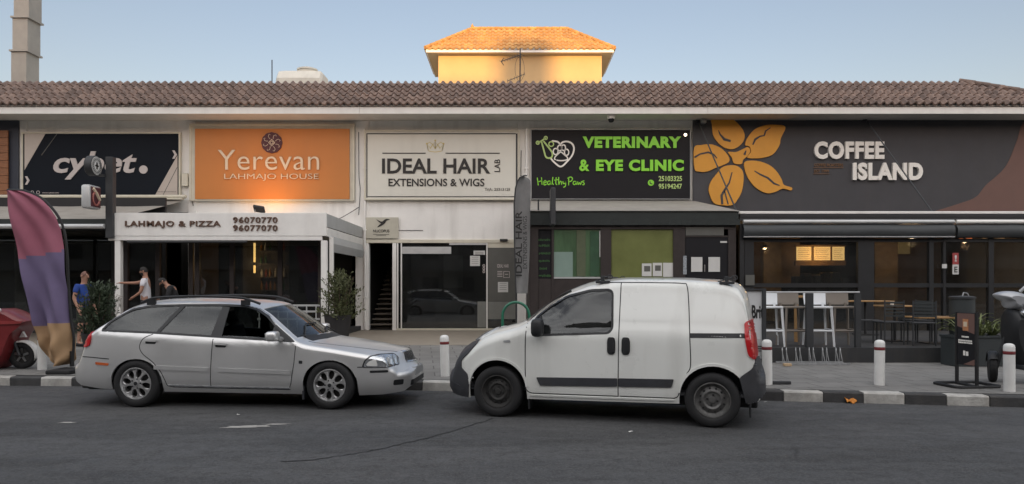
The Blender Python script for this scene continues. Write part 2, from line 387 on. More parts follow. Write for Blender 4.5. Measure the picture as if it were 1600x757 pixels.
# ------------------------------------------------------------------ ground, road, pavement, kerb
def road_mat():
    m = bpy.data.materials.new('asphalt'); m.use_nodes = True; n = m.node_tree; L = n.links.new
    b = n.nodes['Principled BSDF']; tc = n.nodes.new('ShaderNodeTexCoord'); V = tc.outputs['Object']
    def noise(sc, det=6, vec=V, rough=.6):
        t = n.nodes.new('ShaderNodeTexNoise'); t.inputs['Scale'].default_value = sc; t.inputs['Detail'].default_value = det
        t.inputs['Roughness'].default_value = rough; L(vec, t.inputs['Vector']); return t.outputs[0]
    def rng(v, a, b_, c=0, d=1):
        r = n.nodes.new('ShaderNodeMapRange'); r.inputs[1].default_value = a; r.inputs[2].default_value = b_
        r.inputs[3].default_value = c; r.inputs[4].default_value = d; L(v, r.inputs[0]); return r.outputs[0]
    def mix(f, a, b_):
        x = n.nodes.new('ShaderNodeMix'); x.data_type = 'RGBA'
        if hasattr(f, 'links'): L(f, x.inputs[0])
        else: x.inputs[0].default_value = f
        for s_, i in ((a, 6), (b_, 7)):
            if hasattr(s_, 'links'): L(s_, x.inputs[i])
            else: x.inputs[i].default_value = (*s_, 1)
        return x.outputs[2]
    mp = n.nodes.new('ShaderNodeMapping'); mp.inputs['Scale'].default_value = (.35, 1.3, 1); L(V, mp.inputs[0])
    c = mix(rng(noise(1.2, 5, mp.outputs[0]), .32, .68), (.034, .036, .040), (.056, .058, .062))
    c = mix(rng(noise(2.2, 6, mp.outputs[0], .7), .51, .60, 0, .7), c, (.017, .017, .018))
    c = mix(rng(noise(.42, 4, mp.outputs[0]), .46, .56, 0, .65), c, (.082, .083, .086))
    c = mix(rng(noise(6, 8, V, .85), .50, .60, 0, .6), c, (.020, .020, .021))
    c = mix(rng(noise(7.3, 8, V, .85), .52, .64, 0, .5), c, (.105, .104, .102))        # oil and patch stains
    c = mix(rng(noise(16, 5, V, .8), .48, .62, 0, .65), c, (.022, .022, .024))
    c = mix(rng(noise(40, 4, V, .85), .50, .62, 0, .65), c, (.135, .133, .130))                      # aggregate
    c = mix(rng(noise(120, 3), .45, .7, 0, .5), c, (.13, .13, .128))                        # aggregate
    c = mix(rng(noise(260, 2), .58, .8, 0, .5), c, (.012, .012, .013))
    nv = noise(1.7, 4)
    vm = n.nodes.new('ShaderNodeMix'); vm.data_type = 'VECTOR'; vm.inputs[0].default_value = .22
    tn = n.nodes.new('ShaderNodeTexNoise'); tn.inputs['Scale'].default_value = 1.6; tn.inputs['Detail'].default_value = 5; L(V, tn.inputs['Vector'])
    L(V, vm.inputs[4]); L(tn.outputs['Color'], vm.inputs[5])
    vo = n.nodes.new('ShaderNodeTexVoronoi'); vo.feature = 'DISTANCE_TO_EDGE'; vo.inputs['Scale'].default_value = .36; L(vm.outputs[1], vo.inputs['Vector'])
    cr = rng(vo.outputs['Distance'], .002, .009, 1, 0)
    gate = rng(noise(.45, 3), .56, .66, 0, .55)
    mu = n.nodes.new('ShaderNodeMath'); mu.operation = 'MULTIPLY'; L(cr, mu.inputs[0]); L(gate, mu.inputs[1])
    c = mix(mu.outputs[0], c, (.012, .012, .012))
    L(c, b.inputs['Base Color'])
    L(rng(noise(3, 4), .3, .7, .62, .9), b.inputs['Roughness']); b.inputs['Specular IOR Level'].default_value = .35
    bp = n.nodes.new('ShaderNodeBump'); bp.inputs['Strength'].default_value = .5; bp.inputs['Distance'].default_value = .01
    L(noise(110, 4), bp.inputs['Height']); L(bp.outputs[0], b.inputs['Normal'])
    return m
M['asphalt'] = road_mat()
def paver_mat():
    m = mat('paving', (.205, .20, .19), .8, var=.14, vscale=2.2, bump=.25, bscale=45, dirt=.0)
    n = m.node_tree; L = n.links.new; b = n.nodes['Principled BSDF']
    src = b.inputs['Base Color'].links[0].from_socket
    tc = n.nodes.new('ShaderNodeTexCoord'); br = n.nodes.new('ShaderNodeTexBrick'); br.inputs['Scale'].default_value = 1
    br.inputs['Brick Width'].default_value = .5; br.inputs['Row Height'].default_value = .5; br.inputs['Mortar Size'].default_value = .010
    br.inputs['Color1'].default_value = (1, 1, 1, 1); br.inputs['Color2'].default_value = (.80, .80, .80, 1); br.inputs['Mortar'].default_value = (.22, .21, .20, 1)
    mp = n.nodes.new('ShaderNodeMapping'); mp.inputs['Rotation'].default_value = (0, 0, R(-7)); L(tc.outputs['Object'], mp.inputs[0]); L(mp.outputs[0], br.inputs['Vector'])
    t = n.nodes.new('ShaderNodeTexNoise'); t.inputs['Scale'].default_value = .9; t.inputs['Detail'].default_value = 7; L(tc.outputs['Object'], t.inputs['Vector'])
    mr = n.nodes.new('ShaderNodeMapRange'); mr.inputs[1].default_value = .48; mr.inputs[2].default_value = .75; mr.inputs[4].default_value = .45; L(t.outputs[0], mr.inputs[0])
    mx = n.nodes.new('ShaderNodeMix'); mx.data_type = 'RGBA'; mx.blend_type = 'MULTIPLY'; mx.inputs[0].default_value = .8
    L(src, mx.inputs[6]); L(br.outputs['Color'], mx.inputs[7])
    m2 = n.nodes.new('ShaderNodeMix'); m2.data_type = 'RGBA'; m2.inputs[7].default_value = (.085, .08, .075, 1)
    L(mr.outputs[0], m2.inputs[0]); L(mx.outputs[2], m2.inputs[6]); L(m2.outputs[2], b.inputs['Base Color'])
    return m
M['paving'] = paver_mat()
M['kerb_white'] = mat('kerb_white', (.42, .41, .385), .8, var=.3, vscale=5, bump=.4, bscale=30, dirt=.7)
M['kerb_black'] = mat('kerb_black', (.045, .045, .046), .8, var=.3, vscale=6, bump=.3, bscale=30, dirt=.15)
M['soil'] = mat('soil', (.16, .14, .11), .95, var=.2, vscale=.3)
M['line_paint'] = mat('line_paint', (.34, .33, .31), .8, var=.3, vscale=25)

g = MB(); g.add([(-600, -600, -.03), (600, -600, -.03), (600, 600, -.03), (-600, 600, -.03)], [(0, 1, 2, 3)])
struct(g.build('ground', M['soil'], org=(0, 0, -.03)))
g = MB()
nx, ny = 60, 30
g.grid([[(-60 + 120 * i / nx, -12 + 27 * j / ny, 0) for i in range(nx + 1)] for j in range(ny + 1)])
struct(g.build('road', M['asphalt'], org=(0, 0, 0)))
# kerb line (x, y) along the road edge
KERB = [(-40, 13.0), (-12, 12.05), (-7.6, 11.78), (-4.5, 11.6), (-1.6, 11.3), (1.0, 10.85), (3.55, 10.25), (6.7, 9.7), (12, 8.95), (40, 5.6)]
def kerb_y(x):
    for (a, b), (c, d) in zip(KERB, KERB[1:]):
        if a <= x <= c: return b + (d - b) * (x - a) / (c - a)
KW = .16
g = MB()
xs = [-40, -30, -22, -16] + [-12 + .5 * i for i in range(49)] + [16, 22, 30, 40]
g.grid([[(x, kerb_y(x) + KW, .15) for x in xs], [(x, 18.0, .15) for x in xs]])
struct(g.build('pavement', M['paving'], org=(0, 12, .15)))
g = MB(); g.box(-40, 40, 18.0, 42, -.02, .157)
struct(g.build('terrace_paving', M['tile_floor'], org=(0, 18, 0)))
# the kerb: stones painted black and white in turn
g = MB(); x = -7.54 - 62 * .514; i = 0
while x < 39:
    L_ = .514
    g.m = (i + 1) % 2
    a, b = x + .006, x + L_ - .006
    ya, yb = kerb_y(a), kerb_y(b)
    dz = random.uniform(-.006, .006); dy = random.uniform(-.008, .008)
    ya += dy; yb += dy
    c = .018
    prof = [(0, -.02), (0, .14 - c + dz), (c, .14 + dz), (KW, .146 + dz), (KW, -.02)]
    n = len(prof)
    g.add([(a, ya + p, q) for p, q in prof] + [(b, yb + p, q) for p, q in prof],
          [tuple(range(n)), tuple(range(n, 2 * n))[::-1]] + [(k, k + n, (k + 1) % n + n, (k + 1) % n) for k in range(n)])
    x += L_; i += 1
struct(g.build('kerb', [M['kerb_black'], M['kerb_white']], org=(0, 10, 0)))
# worn remains of painted markings, low patches of tar
def blot(name, cx, cy, lx, ly, z, m, seed, rag=.35, rz=0):
    rr = random.Random(seed); pts = []; hs = [(q, rr.uniform(-1, 1) / q ** .7, rr.uniform(0, 6.3)) for q in range(2, 12)]
    for k in range(64):
        t = 2 * math.pi * k / 64; s = 1 - rag * .5 + rag * .35 * sum(a * math.sin(q * t + p) for q, a, p in hs)
        s = max(.15, s)
        u, v = lx * s * math.copysign(abs(math.cos(t)) ** .6, math.cos(t)), ly * s * math.copysign(abs(math.sin(t)) ** .6, math.sin(t))
        pts.append((cx + u * math.cos(rz) - v * math.sin(rz), cy + u * math.sin(rz) + v * math.cos(rz)))
    g = MB()
    for t in tessellate_polygon([[Vector((*p, 0)) for p in pts]]):
        g.add([(*pts[q], z) for q in t], [(0, 1, 2)])
    return struct(g.build(name, m))
blot('road_marking', -3.02, 8.35, .36, .10, .004, M['line_paint'], 3, .75, .12)
blot('road_marking', -2.72, 8.5, .22, .05, .004, M['line_paint'], 5, .8, .1)
blot('road_marking', -5.2, 8.6, .13, .05, .004, M['line_paint'], 9, .7)
M['tar'] = mat('tar', (.020, .020, .021), .7, var=.25, vscale=9, bump=.3, bscale=90)
# a long repaired crack running across the lane
g = MB(); pts = []
for k in range(41):
    t = k / 40; px = 440 + (770 - 440) * t; py = 722 - 62 * t ** 1.7 - 6 * t
    D = 1.6 * F / (py - 447); pts.append((X(px, D) + random.uniform(-.02, .02), D + random.uniform(-.02, .02)))
l, r = ribbon(pts, [.010 + .022 * random.random() for _ in pts])
for i in range(40):
    g.add([(*l[i], .0045), (*l[i + 1], .0045), (*r[i + 1], .0045), (*r[i], .0045)], [(0, 1, 2, 3)])
struct(g.build('road_crack', M['tar']))

# ------------------------------------------------------------------ roof tiles
def tile_face(mb, o, u, v, n, width, rows, row_len, cut0=0, cut1=0, pitch=.245, hump=.045, lift=.03):
    """S-tiles on a slope: o = eave corner, u = along the eave, v = up the slope, n = normal; cut0/cut1 = hip run-in per metre of slope"""
    o, u, v, n = Vector(o), Vector(u), Vector(v), Vector(n)
    per = 8; ncol = int(width / pitch); q = width / ncol
    for r in range(rows):
        rowoff = 0
        lines = []
        for k, (t, h) in enumerate([(0, 0.0), (0, lift), (.5, lift * .6), (1.04, lift * .05)]):
            sl_ = (r + t) * row_len; line = []
            jit = random.uniform(-.004, .004)
            for c in range(ncol * per + 1):
                s = c * q / per; ph = (c % per) / per
                hh = hump * max(0, math.sin(math.pi * min(1, ph / .62))) if ph < .62 else -.012 * math.sin(math.pi * (ph - .62) / .38)
                s2 = min(max(s, cut0 * sl_), width - cut1 * sl_)
                e = .012 * math.sin(math.pi * min(1, ph / .62)) if (ph < .62 and t == 0) else 0
                line.append(tuple(o + u * s2 + v * (sl_ - e) + n * (h + (hh if k else hh - .02))))
            lines.append(line)
        mb.grid(lines)
def tile_mat(name, a, b, c):
    m = bpy.data.materials.new(name); m.use_nodes = True; n = m.node_tree; L = n.links.new; bs = n.nodes['Principled BSDF']
    bs.inputs['Roughness'].default_value = .75
    tc = n.nodes.new('ShaderNodeTexCoord'); vo = n.nodes.new('ShaderNodeTexVoronoi'); vo.inputs['Scale'].default_value = 3.2
    L(tc.outputs['Object'], vo.inputs['Vector'])
    cr = n.nodes.new('ShaderNodeValToRGB'); e = cr.color_ramp.elements
    e[0].color = (*a, 1); e[1].color = (*c, 1); e.new(.5).color = (*b, 1)
    sp = n.nodes.new('ShaderNodeSeparateColor'); L(vo.outputs['Color'], sp.inputs[0]); L(sp.outputs[0], cr.inputs[0])
    t = n.nodes.new('ShaderNodeTexNoise'); t.inputs['Scale'].default_value = 9; t.inputs['Detail'].default_value = 6; L(tc.outputs['Object'], t.inputs['Vector'])
    mr = n.nodes.new('ShaderNodeMapRange'); mr.inputs[1].default_value = .45; mr.inputs[2].default_value = .8; mr.inputs[4].default_value = .5; L(t.outputs[0], mr.inputs[0])
    mx = n.nodes.new('ShaderNodeMix'); mx.data_type = 'RGBA'; mx.inputs[7].default_value = (.10, .09, .085, 1)
    L(mr.outputs[0], mx.inputs[0]); L(cr.outputs[0], mx.inputs[6]); L(mx.outputs[2], bs.inputs['Base Color'])
    return m
M['roof_tile'] = tile_mat('roof_tile', (.130, .092, .077), (.185, .128, .105), (.250, .176, .143))
M['terracotta_tile'] = tile_mat('terracotta_tile', (.42, .215, .07), (.50, .26, .085), (.58, .33, .115))  # orange terracotta of the rooftop block's own tiles

# ------------------------------------------------------------------ the shop building
FD = 24.0                                    # distance of the upper facade
bld = thing('shop_building', (0, FD, 0), 'long white two-level shop terrace with a brown tiled roof edge above all the signs', 'building')
TOP = 6.98
g = MB()
# upper walls, bay by bay; each bay goes down as far as its shop front
for x0, x1, zb in [(-24, -16.0, 4.0), (-16.0, -10.43, 4.0), (-10.43, -4.86, 3.1), (-4.86, .42, 3.04), (.42, 5.9, 3.5), (5.9, 17.4, 3.45)]:
    g.box(x0, x1, FD, FD + .25, zb, TOP)
g.box(17.15, 17.4, FD + .25, 36, .15, TOP)
g.box(-24, 17.4, 35.8, 36, .15, TOP)
g.build('wall', M['white_wall'], bld)
for x0, x1 in [(-16.2, -15.8), (-10.55, -10.30), (-5.10, -4.66), (.17, .56), (5.86, 6.06)]:
    g = MB(); g.box(x0, x1, FD - .035, FD + .2, .157, TOP - .004, .01); g.build('pilaster', M['white_wall'], bld)
g = MB(); g.box(-24, 18, 23.0, FD + .25, TOP, TOP + .05)
g.build('soffit', M['soffit'], bld)
for a, b in ((-24, -4.76), (-4.75, 6.1), (6.11, 18.03)):
    g = MB(); g.box(a, b, 22.94, 23.0, TOP - .012, TOP + .27); g.build('fascia_board', M['white_paint'], bld)
# tiled skirt: front slope, with the hip running down at the right
g = MB()
v = Vector((0, 1.3, 1.03)); vl = v.length; v /= vl; nv = Vector((0, -v.z, v.y))
tile_face(g, (-24, 22.86, 7.22), (1, 0, 0), v, nv, 42.1, 5, vl / 5, 0, 3.3 / vl, hump=.085, lift=.045)
hip = [(18.1, 22.8, 7.27), (14.75, 24.2, 8.33)]
o_ = nv * -.03
g.add([Vector((-24, 22.9, 7.2)) + o_, Vector((18.1, 22.9, 7.2)) + o_, Vector((14.8, 24.16, 8.24)) + o_, Vector((-24, 24.16, 8.24)) + o_], [(0, 1, 2, 3)])
e0 = Vector((18.1, 22.86, 7.2)); e1 = Vector((20.5, 28.0, 7.2)); t1 = Vector((17.0, 28.0, 8.26)); t0 = Vector((14.8, 24.16, 8.26))
g.add([e0, e1, t1, t0], [(0, 1, 2, 3)])
rf = g.build('roof', M['roof_tile'], bld, smooth=50)
g = MB(); k = 9
for i in range(k):
    a = Vector(hip[0]).lerp(Vector(hip[1]), i / k); b = Vector(hip[0]).lerp(Vector(hip[1]), (i + 1.12) / k)
    g.tube([a, b], [.10, .085], 10)
g.build('hip_tiles', M['roof_tile'], rf, smooth=50)
g = MB(); g.box(-24, 17.1, 23.9, 35.8, 7.2, 7.3); g.build('flat_roof', M['soffit'], bld)
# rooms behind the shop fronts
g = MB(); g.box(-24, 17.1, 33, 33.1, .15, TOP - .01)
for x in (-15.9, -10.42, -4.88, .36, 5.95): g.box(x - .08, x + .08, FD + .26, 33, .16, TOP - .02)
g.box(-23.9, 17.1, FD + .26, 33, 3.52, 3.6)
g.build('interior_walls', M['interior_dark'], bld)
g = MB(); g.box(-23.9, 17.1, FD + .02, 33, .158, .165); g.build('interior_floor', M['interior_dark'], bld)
for x in (-4.78, .47):
    g = MB(); g.tube([(x, FD - .09, .2), (x, FD - .09, 6.7)], .035, 8)
    for z in (1.2, 3.4, 5.4): g.box(x - .06, x + .06, FD - .13, FD - .04, z, z + .04)
    g.build('downpipe', M['white_paint'], bld, smooth=40)
for pts in ([(-4.98, 23.9, 6.6), (-4.97, 23.9, 5.2), (-4.93, 23.9, 4.7), (-4.98, 23.9, 3.9)], [(-4.98, 23.9, 4.15), (-5.3, 23.9, 3.95), (-5.7, 23.9, 3.75), (-6.2, 23.9, 3.70)],
            [(.3, 23.9, 6.0), (.29, 23.9, 5.2), (.33, 23.9, 4.6)], [(5.83, 23.92, 6.6), (5.8, 23.92, 5.6)], [(-10.4, 23.92, 5.2), (-10.45, 23.92, 4.7), (-10.36, 23.92, 4.2)]):
    g = MB(); g.tube(catmull(pts, 5, False), .012, 5); g.build('cable', M['charcoal'], bld)
# left end of the terrace: dark cladding and a timber screen
g = MB(); g.box(-24, -16.03, FD - .10, FD - .004, 3.0, TOP - .006); tag(g.build('wall_cladding', M['navy']), 'dark navy wall cladding at the far left, next to the timber screen', 'cladding')
g = MB()
for i in range(9): g.box(-19.5, X(12, 23.8), 23.80, 23.86, Z(310, 23.8) + i * .245, Z(310, 23.8) + i * .245 + .235, .006)
tag(g.build('timber_screen', M['wood_slat']), 'screen of reddish brown horizontal boards at the far left edge', 'screen')

# ------------------------------------------------------------------ things on the roof
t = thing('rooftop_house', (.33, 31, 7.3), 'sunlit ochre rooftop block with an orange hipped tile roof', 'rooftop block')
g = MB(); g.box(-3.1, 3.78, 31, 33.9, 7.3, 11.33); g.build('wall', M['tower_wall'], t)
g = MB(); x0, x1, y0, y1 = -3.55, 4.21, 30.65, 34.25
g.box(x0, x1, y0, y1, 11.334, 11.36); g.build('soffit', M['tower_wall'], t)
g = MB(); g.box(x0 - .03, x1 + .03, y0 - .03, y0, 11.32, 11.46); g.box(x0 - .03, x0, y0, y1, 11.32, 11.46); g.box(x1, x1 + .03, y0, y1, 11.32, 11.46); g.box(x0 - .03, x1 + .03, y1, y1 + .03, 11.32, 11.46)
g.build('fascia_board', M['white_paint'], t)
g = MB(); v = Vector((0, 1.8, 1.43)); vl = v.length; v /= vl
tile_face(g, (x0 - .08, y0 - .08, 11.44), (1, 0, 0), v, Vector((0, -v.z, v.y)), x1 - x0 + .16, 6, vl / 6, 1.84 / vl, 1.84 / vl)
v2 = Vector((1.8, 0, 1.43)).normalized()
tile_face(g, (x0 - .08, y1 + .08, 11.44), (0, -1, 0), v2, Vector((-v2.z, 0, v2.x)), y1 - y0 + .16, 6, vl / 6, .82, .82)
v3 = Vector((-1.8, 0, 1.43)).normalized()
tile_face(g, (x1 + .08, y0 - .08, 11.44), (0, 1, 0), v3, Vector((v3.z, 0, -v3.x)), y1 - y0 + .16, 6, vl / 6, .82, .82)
rf = g.build('roof', M['terracotta_tile'], t, smooth=50)
g = MB()
for a, b in (((x0 - .06, y0 - .06, 11.5), (x0 + 1.8, y0 + 1.8, 12.95)), ((x1 + .06, y0 - .06, 11.5), (x1 - 1.8, y0 + 1.8, 12.95)), ((x0 + 1.75, y0 + 1.8, 12.95), (x1 - 1.75, y0 + 1.8, 12.95))):
    a, b = Vector(a), Vector(b); k = int((b - a).length / .33)
    for i in range(k): g.tube([a.lerp(b, i / k), a.lerp(b, (i + 1.1) / k)], [.085, .07], 8)
g.build('ridge_tiles', M['terracotta_tile'], rf, smooth=50)
g = MB(); g.tube([(x0 + 1.8, y0 + 1.8, 12.95), (x0 + 1.8, y0 + 1.8, 13.15)], [.05, .02], 8); g.lathe([(0, 0), (.06, .04), (.07, .08), (.03, .12), (0, .13)], (x0 + 1.8, y0 + 1.8, 12.98), n=10)
g.build('finial', M['terracotta_tile'], rf, smooth=50)

t = thing('chimney_duct', (-16.9, 25.5, 7.3), 'tall square metal flue rising above the roof at the far left', 'chimney')
zz = [7.3, 8.55, 9.65, 10.8, 12.2]
for i in range(4):
    g = MB(); d0 = .045 * i; g.box(-17.2 + d0, -16.68 + d0, 25.2, 25.9, zz[i] + .03, zz[i + 1] - .03, .01); g.build('duct_section', M['duct'], t)
for i in (1, 2, 3): g = MB(); d0 = .045 * i - .02; g.box(-17.26 + d0, -16.62 + d0, 25.14, 25.96, zz[i] - .03, zz[i] + .03); g.build('flange', M['duct'], t)

t = thing('water_tank', (-7.36, 25.5, 7.3), 'cream plastic water tank on the roof behind the tiles', 'water tank')
g = MB(); x0, x1 = -8.15, -6.55
poly = [(.62, 8.35), (.62, 8.75), (.40, 9.05), (-.40, 9.05), (-.62, 8.75), (-.62, 8.35), (-.4, 8.05), (.4, 8.05)]
rows = []
for x, s in ((x0, .80), (x0 + .07, .97), (x0 + .3, 1), (-7.36, 1), (x1 - .3, 1), (x1 - .07, .97), (x1, .80)):
    rows.append([(x, 25.9 + p * s, 8.55 + (q - 8.55) * s) for p, q in poly])
g.grid(rows, close=True); g.add(rows[0], [tuple(range(8))]); g.add(rows[-1], [tuple(range(8))])
g.build('tank_body', M['tank'], t, smooth=35)
g = MB(); g.lathe([(.33, 9.02), (.33, 9.16), (.36, 9.16), (.36, 9.21), (.25, 9.25), (0, 9.27)], (-7.2, 25.9, 0), n=20); g.build('lid', M['tank'], t, smooth=35)
for x_ in (-7.9, -6.9): g = MB(); g.box(x_, x_ + .1, 25.5, 26.3, 7.3, 8.1); g.build('stand', M['galv'], t)
g = MB(); g.tube([(X(425, 25.4), 25.4, 7.3), (X(425, 25.4), 25.4, Z(94, 25.4))], .018, 6)
tag(g.build('aerial_mast', M['charcoal']), 'thin bare mast on the roof beside the cream tank', 'mast')

t = thing('television_aerial', (.28, 25.4, 7.3), 'television aerial standing in front of the ochre rooftop block', 'aerial')
aD = 25.4; ax = X(812, aD)
g = MB(); g.tube([(ax, aD, 7.3), (ax + .02, aD, Z(76, aD))], .022, 6); g.build('mast', M['charcoal'], t)
g = MB(); a = Vector((X(783, aD), aD - .1, Z(98, aD))); b = Vector((X(815, aD), aD + .1, Z(84, aD)))
g.tube([a, b], .014, 5)
for i in range(9):
    p = a.lerp(b, i / 8.0); w = .14 + .015 * i
    g.tube([p + Vector((.35 * w, -w, -.5 * w)), p - Vector((.35 * w, -w, -.5 * w))], .007, 4)
for s in (-1, 1): g.tube([a, a + Vector((.1, 0, .13 * s))], .012, 4)
g.build('yagi', M['charcoal'], t)
g = MB(); a = Vector((X(793, aD), aD, Z(127, aD))); b = Vector((X(820, aD), aD, Z(116, aD)))
g.tube([a, b], .012, 5)
for i in range(6):
    p = a.lerp(b, i / 5.0); g.tube([p + Vector((0, -.15, -.10)), p - Vector((0, -.15, -.10))], .007, 4)
cc = Vector((ax, aD, Z(108, aD)))
g.tube([cc + Vector((.16 * math.cos(q), 0, .42 * math.sin(q))) for q in [2 * math.pi * i / 20 for i in range(21)]], .006, 4)
g.build('yagi', M['charcoal'], t)

# apartment blocks across the street, behind the photographer: their roofline casts the shade on the terrace
def block(name, x0, x1, y0, y1, h, label, bumps=()):
    t = thing(name, ((x0 + x1) / 2, y1, 0), label, 'building')
    g = MB(); g.box(x0, x1, y0, y1, 0, h)
    for a, b, c in bumps: g.box(a, b, y0 + 1, y1 - 1.2, h, h + c)
    g.build('wall', M['opposite_wall'], t)
    n = min(22, int((x1 - x0) / 3.4)); w0 = b0 = None
    for f in range(int(h / 3.1)):
        for i in range(n):
            xx = x0 + 1 + i * (x1 - x0 - 1) / n
            if w0 is None:
                g = MB(); g.box(xx, xx + 1.5, y1, y1 + .03, f * 3.1 + 1, f * 3.1 + 2.4); w0 = o = g.build('window', M['black'], t); wx = xx
            else:
                o = w0.copy(); COL.objects.link(o); o.location = (xx - wx, 0, f * 3.1)
    for f in range(1, int(h / 3.1)):
        g = MB(); g.box(x0 + .5, x1 - .5, y1 + .001, y1 + 1.1, f * 3.1 - .1, f * 3.1 + .05); g.box(x0 + .5, x1 - .5, y1 + 1.0, y1 + 1.1, f * 3.1 + .05, f * 3.1 + .9); g.build('balcony', M['opposite_wall'], t)
block('apartment_block', -9.5, 18.5, -34, -22, 14.55, 'pale apartment block across the street behind the viewer, with a stair tower on its roof', [(1.55, 3.6, 2.3), (-2.2, 1.0, -.1 + .35)])
block('apartment_block', -110, -9.6, -36, -23, 17.5, 'taller pale apartment block across the street behind the viewer')
block('apartment_block', 18.6, 110, -36, -22.5, 15.5, 'pale apartment block furthest right across the street behind the viewer')
g = MB(); g.box(-60, 60, -21, -12, -.02, .14); struct(g.build('far_pavement', M['paving'], org=(0, -15, 0)))
# ------------------------------------------------------------------ wall signs
SD = 23.88
def sign(name, px0, px1, py0, py1, frame, panel, label, D=SD, rim=.05, depth=.09, cat='sign'):
    t = thing(name, (X((px0 + px1) / 2, D), D, Z(py1, D)), label, cat)
    x0, x1, z0, z1 = X(px0, D), X(px1, D), Z(py1, D), Z(py0, D)
    if frame is not None:
        g = MB()
        g.box(x0, x0 + rim, D - .03, D + depth, z0, z1, .006); g.box(x1 - rim, x1, D - .03, D + depth, z0, z1, .006)
        g.box(x0 + rim + .001, x1 - rim - .001, D - .03, D + depth, z1 - rim, z1, .006); g.box(x0 + rim + .001, x1 - rim - .001, D - .03, D + depth, z0, z0 + rim, .006)
        g.build('frame', frame, t)
    g = MB(); g.box(x0 + rim * .9, x1 - rim * .9, D, D + depth - .01, z0 + rim * .9, z1 - rim * .9); g.build('panel', panel, t)
    return t
LD = SD - .002
# black lightbox with slanted corners
t = sign('wall_sign', 34, 282, 207, 311, M['cream_trim'], M['midnight_panel'], 'black wall sign reading cybet in slanted pale letters')
for p_ in ([(38.5, 209.5), (71, 209.5), (38.5, 266)], [(277.5, 243), (277.5, 308), (241, 308)]): g = MB(); g.prism(pxs(p_, LD), LD - .010, LD); g.build('corner_shape', M['pale_panel'], t)
for a, b in (((89, 210), (65, 243)), ((277, 262), (254, 307))): g = MB(); stroke(g, pxs([a, b], LD), .02, LD - .012, LD); g.build('thin_line', M['poster_grey'], t)
g = MB()
for i in range(14): stroke(g, pxs([(245 + 2.2 * i, 300), (246.4 + 2.2 * i, 300)], LD), .014, LD - .016, LD)
g.build('dashed_line', M['poster_grey'], t)
g = MB()
textp(g, 'cybet', 84, 214, 237, 281, LD, depth=.03, offset=.022, shear=.22)
c = pxs([(224.5, 265.5)], LD)[0]; g.prism([(c[0] + .135 * math.cos(q), c[1] + .135 * math.sin(q)) for q in [2 * math.pi * i / 20 for i in range(20)]], LD - .03, LD)
g.build('lettering', M['letter_pale'], t)
for a in ([(39.5, 276), (43, 276), (47, 282.5), (43, 289), (39.5, 289), (43, 282.5)], [(269.5, 235.5), (273, 235.5), (277, 242), (273, 248.5), (269.5, 248.5), (273, 242)]): g = MB(); g.prism(pxs(a, LD), LD - .02, LD - .011); g.build('chevron', M['letter_pale'], t)
g = MB(); textp(g, 'www.cybet.com', 66, 92, 300.5, 303, LD, depth=.006, offset=.01); textp(g, 'www.cybet.com.cy', 66, 97, 304, 306.5, LD, depth=.006, offset=.01)
g.build('small_print', M['letter_pale'], t)
for cx in (50.5, 59.5):
    g = MB(); c = pxs([(cx, 301)], LD)[0]; stroke(g, [(c[0] + .05 * math.cos(q), c[1] + .05 * math.sin(q)) for q in [2 * math.pi * i / 12 for i in range(13)]], .015, LD - .006, LD); g.build('small_badge', M['letter_pale'], t)

# orange sign
t = sign('wall_sign', 296, 554, 194, 314, M['cream_trim'], M['cream_trim'], 'orange wall sign reading Yerevan Lahmajo House, lit from below by a floodlight', rim=.06, depth=.1)
OD = SD - .05
g = MB(); B(g, 304.5, 546, 201.5, 311.5, OD, .045, .006); g.build('orange_board', M['orange_panel'], t)
LO = OD - .002
g = MB(); textp(g, 'Yerevan', 341, 499, 235, 266, LO, depth=.045, offset=-.006, spacing=1.04); g.build('lettering', M['letter_cream'], t)
g = MB(); textp(g, 'LAHMAJO HOUSE', 351, 498, 272, 283, LO, depth=.04, offset=-.012); g.build('lettering', M['letter_cream'], t)
cx, cz = pxs([(425, 223.5)], LO)[0]; rr = .335
g = MB(); g.prism([(cx + rr * math.cos(q) * (1 + .02 * math.cos(12 * q)), cz + rr * math.sin(q) * (1 + .02 * math.cos(12 * q))) for q in [2 * math.pi * i / 48 for i in range(48)]], LO - .03, LO)
em = g.build('emblem', M['maroon'], t)
g = MB()
for k in range(8):
    a = 2 * math.pi * k / 8 + .39
    pts = [(cx + r_ * math.cos(a + s_), cz + r_ * math.sin(a + s_)) for r_, s_ in ((.13, 0), (.18, .12), (.24, .10), (.29, -.12), (.25, -.22))]
    stroke(g, pts, .012, LO - .035, LO - .029)
for s_ in (.10, .055): stroke(g, [(cx + s_ * math.cos(q), cz + 1.1 * s_ * math.sin(q)) for q in [math.pi / 2 * i for i in range(5)]], .02, LO - .036, LO - .029)
g.build('ornament', M['letter_cream'], em)

# white sign
t = sign('wall_sign', 569, 812, 204, 313, M['cream_trim'], M['offwhite_panel'], 'off white wall sign reading IDEAL HAIR LAB with a faint gold crown')
g = MB(); B(g, 572.5, 574, 208.5, 309, SD - .012, .011); B(g, 806, 808.5, 209, 309, SD - .012, .011); B(g, 574.2, 805.8, 208.5, 210, SD - .012, .011); B(g, 574.2, 805.8, 307, 308.2, SD - .012, .011)
g.build('dark_edge', M['charcoal'], t)
lettering(t, M['letter_black'], LD, 'IDEAL HAIR', 597, 766, 248, 271.5, depth=.02, offset=.022); lettering(t, M['letter_black'], LD, 'EXTENSIONS & WIGS', 607, 757, 279.5, 291.5, depth=.015, offset=.016)
lettering(t, M['letter_black'], LD, 'LAB', 772.5, 781.5, 249.5, 269, depth=.015, offset=.006, rot=1); lettering(t, M['letter_black'], LD, 'Τηλ: 25313125', 757.5, 797, 294, 299.5, depth=.01, offset=.004)
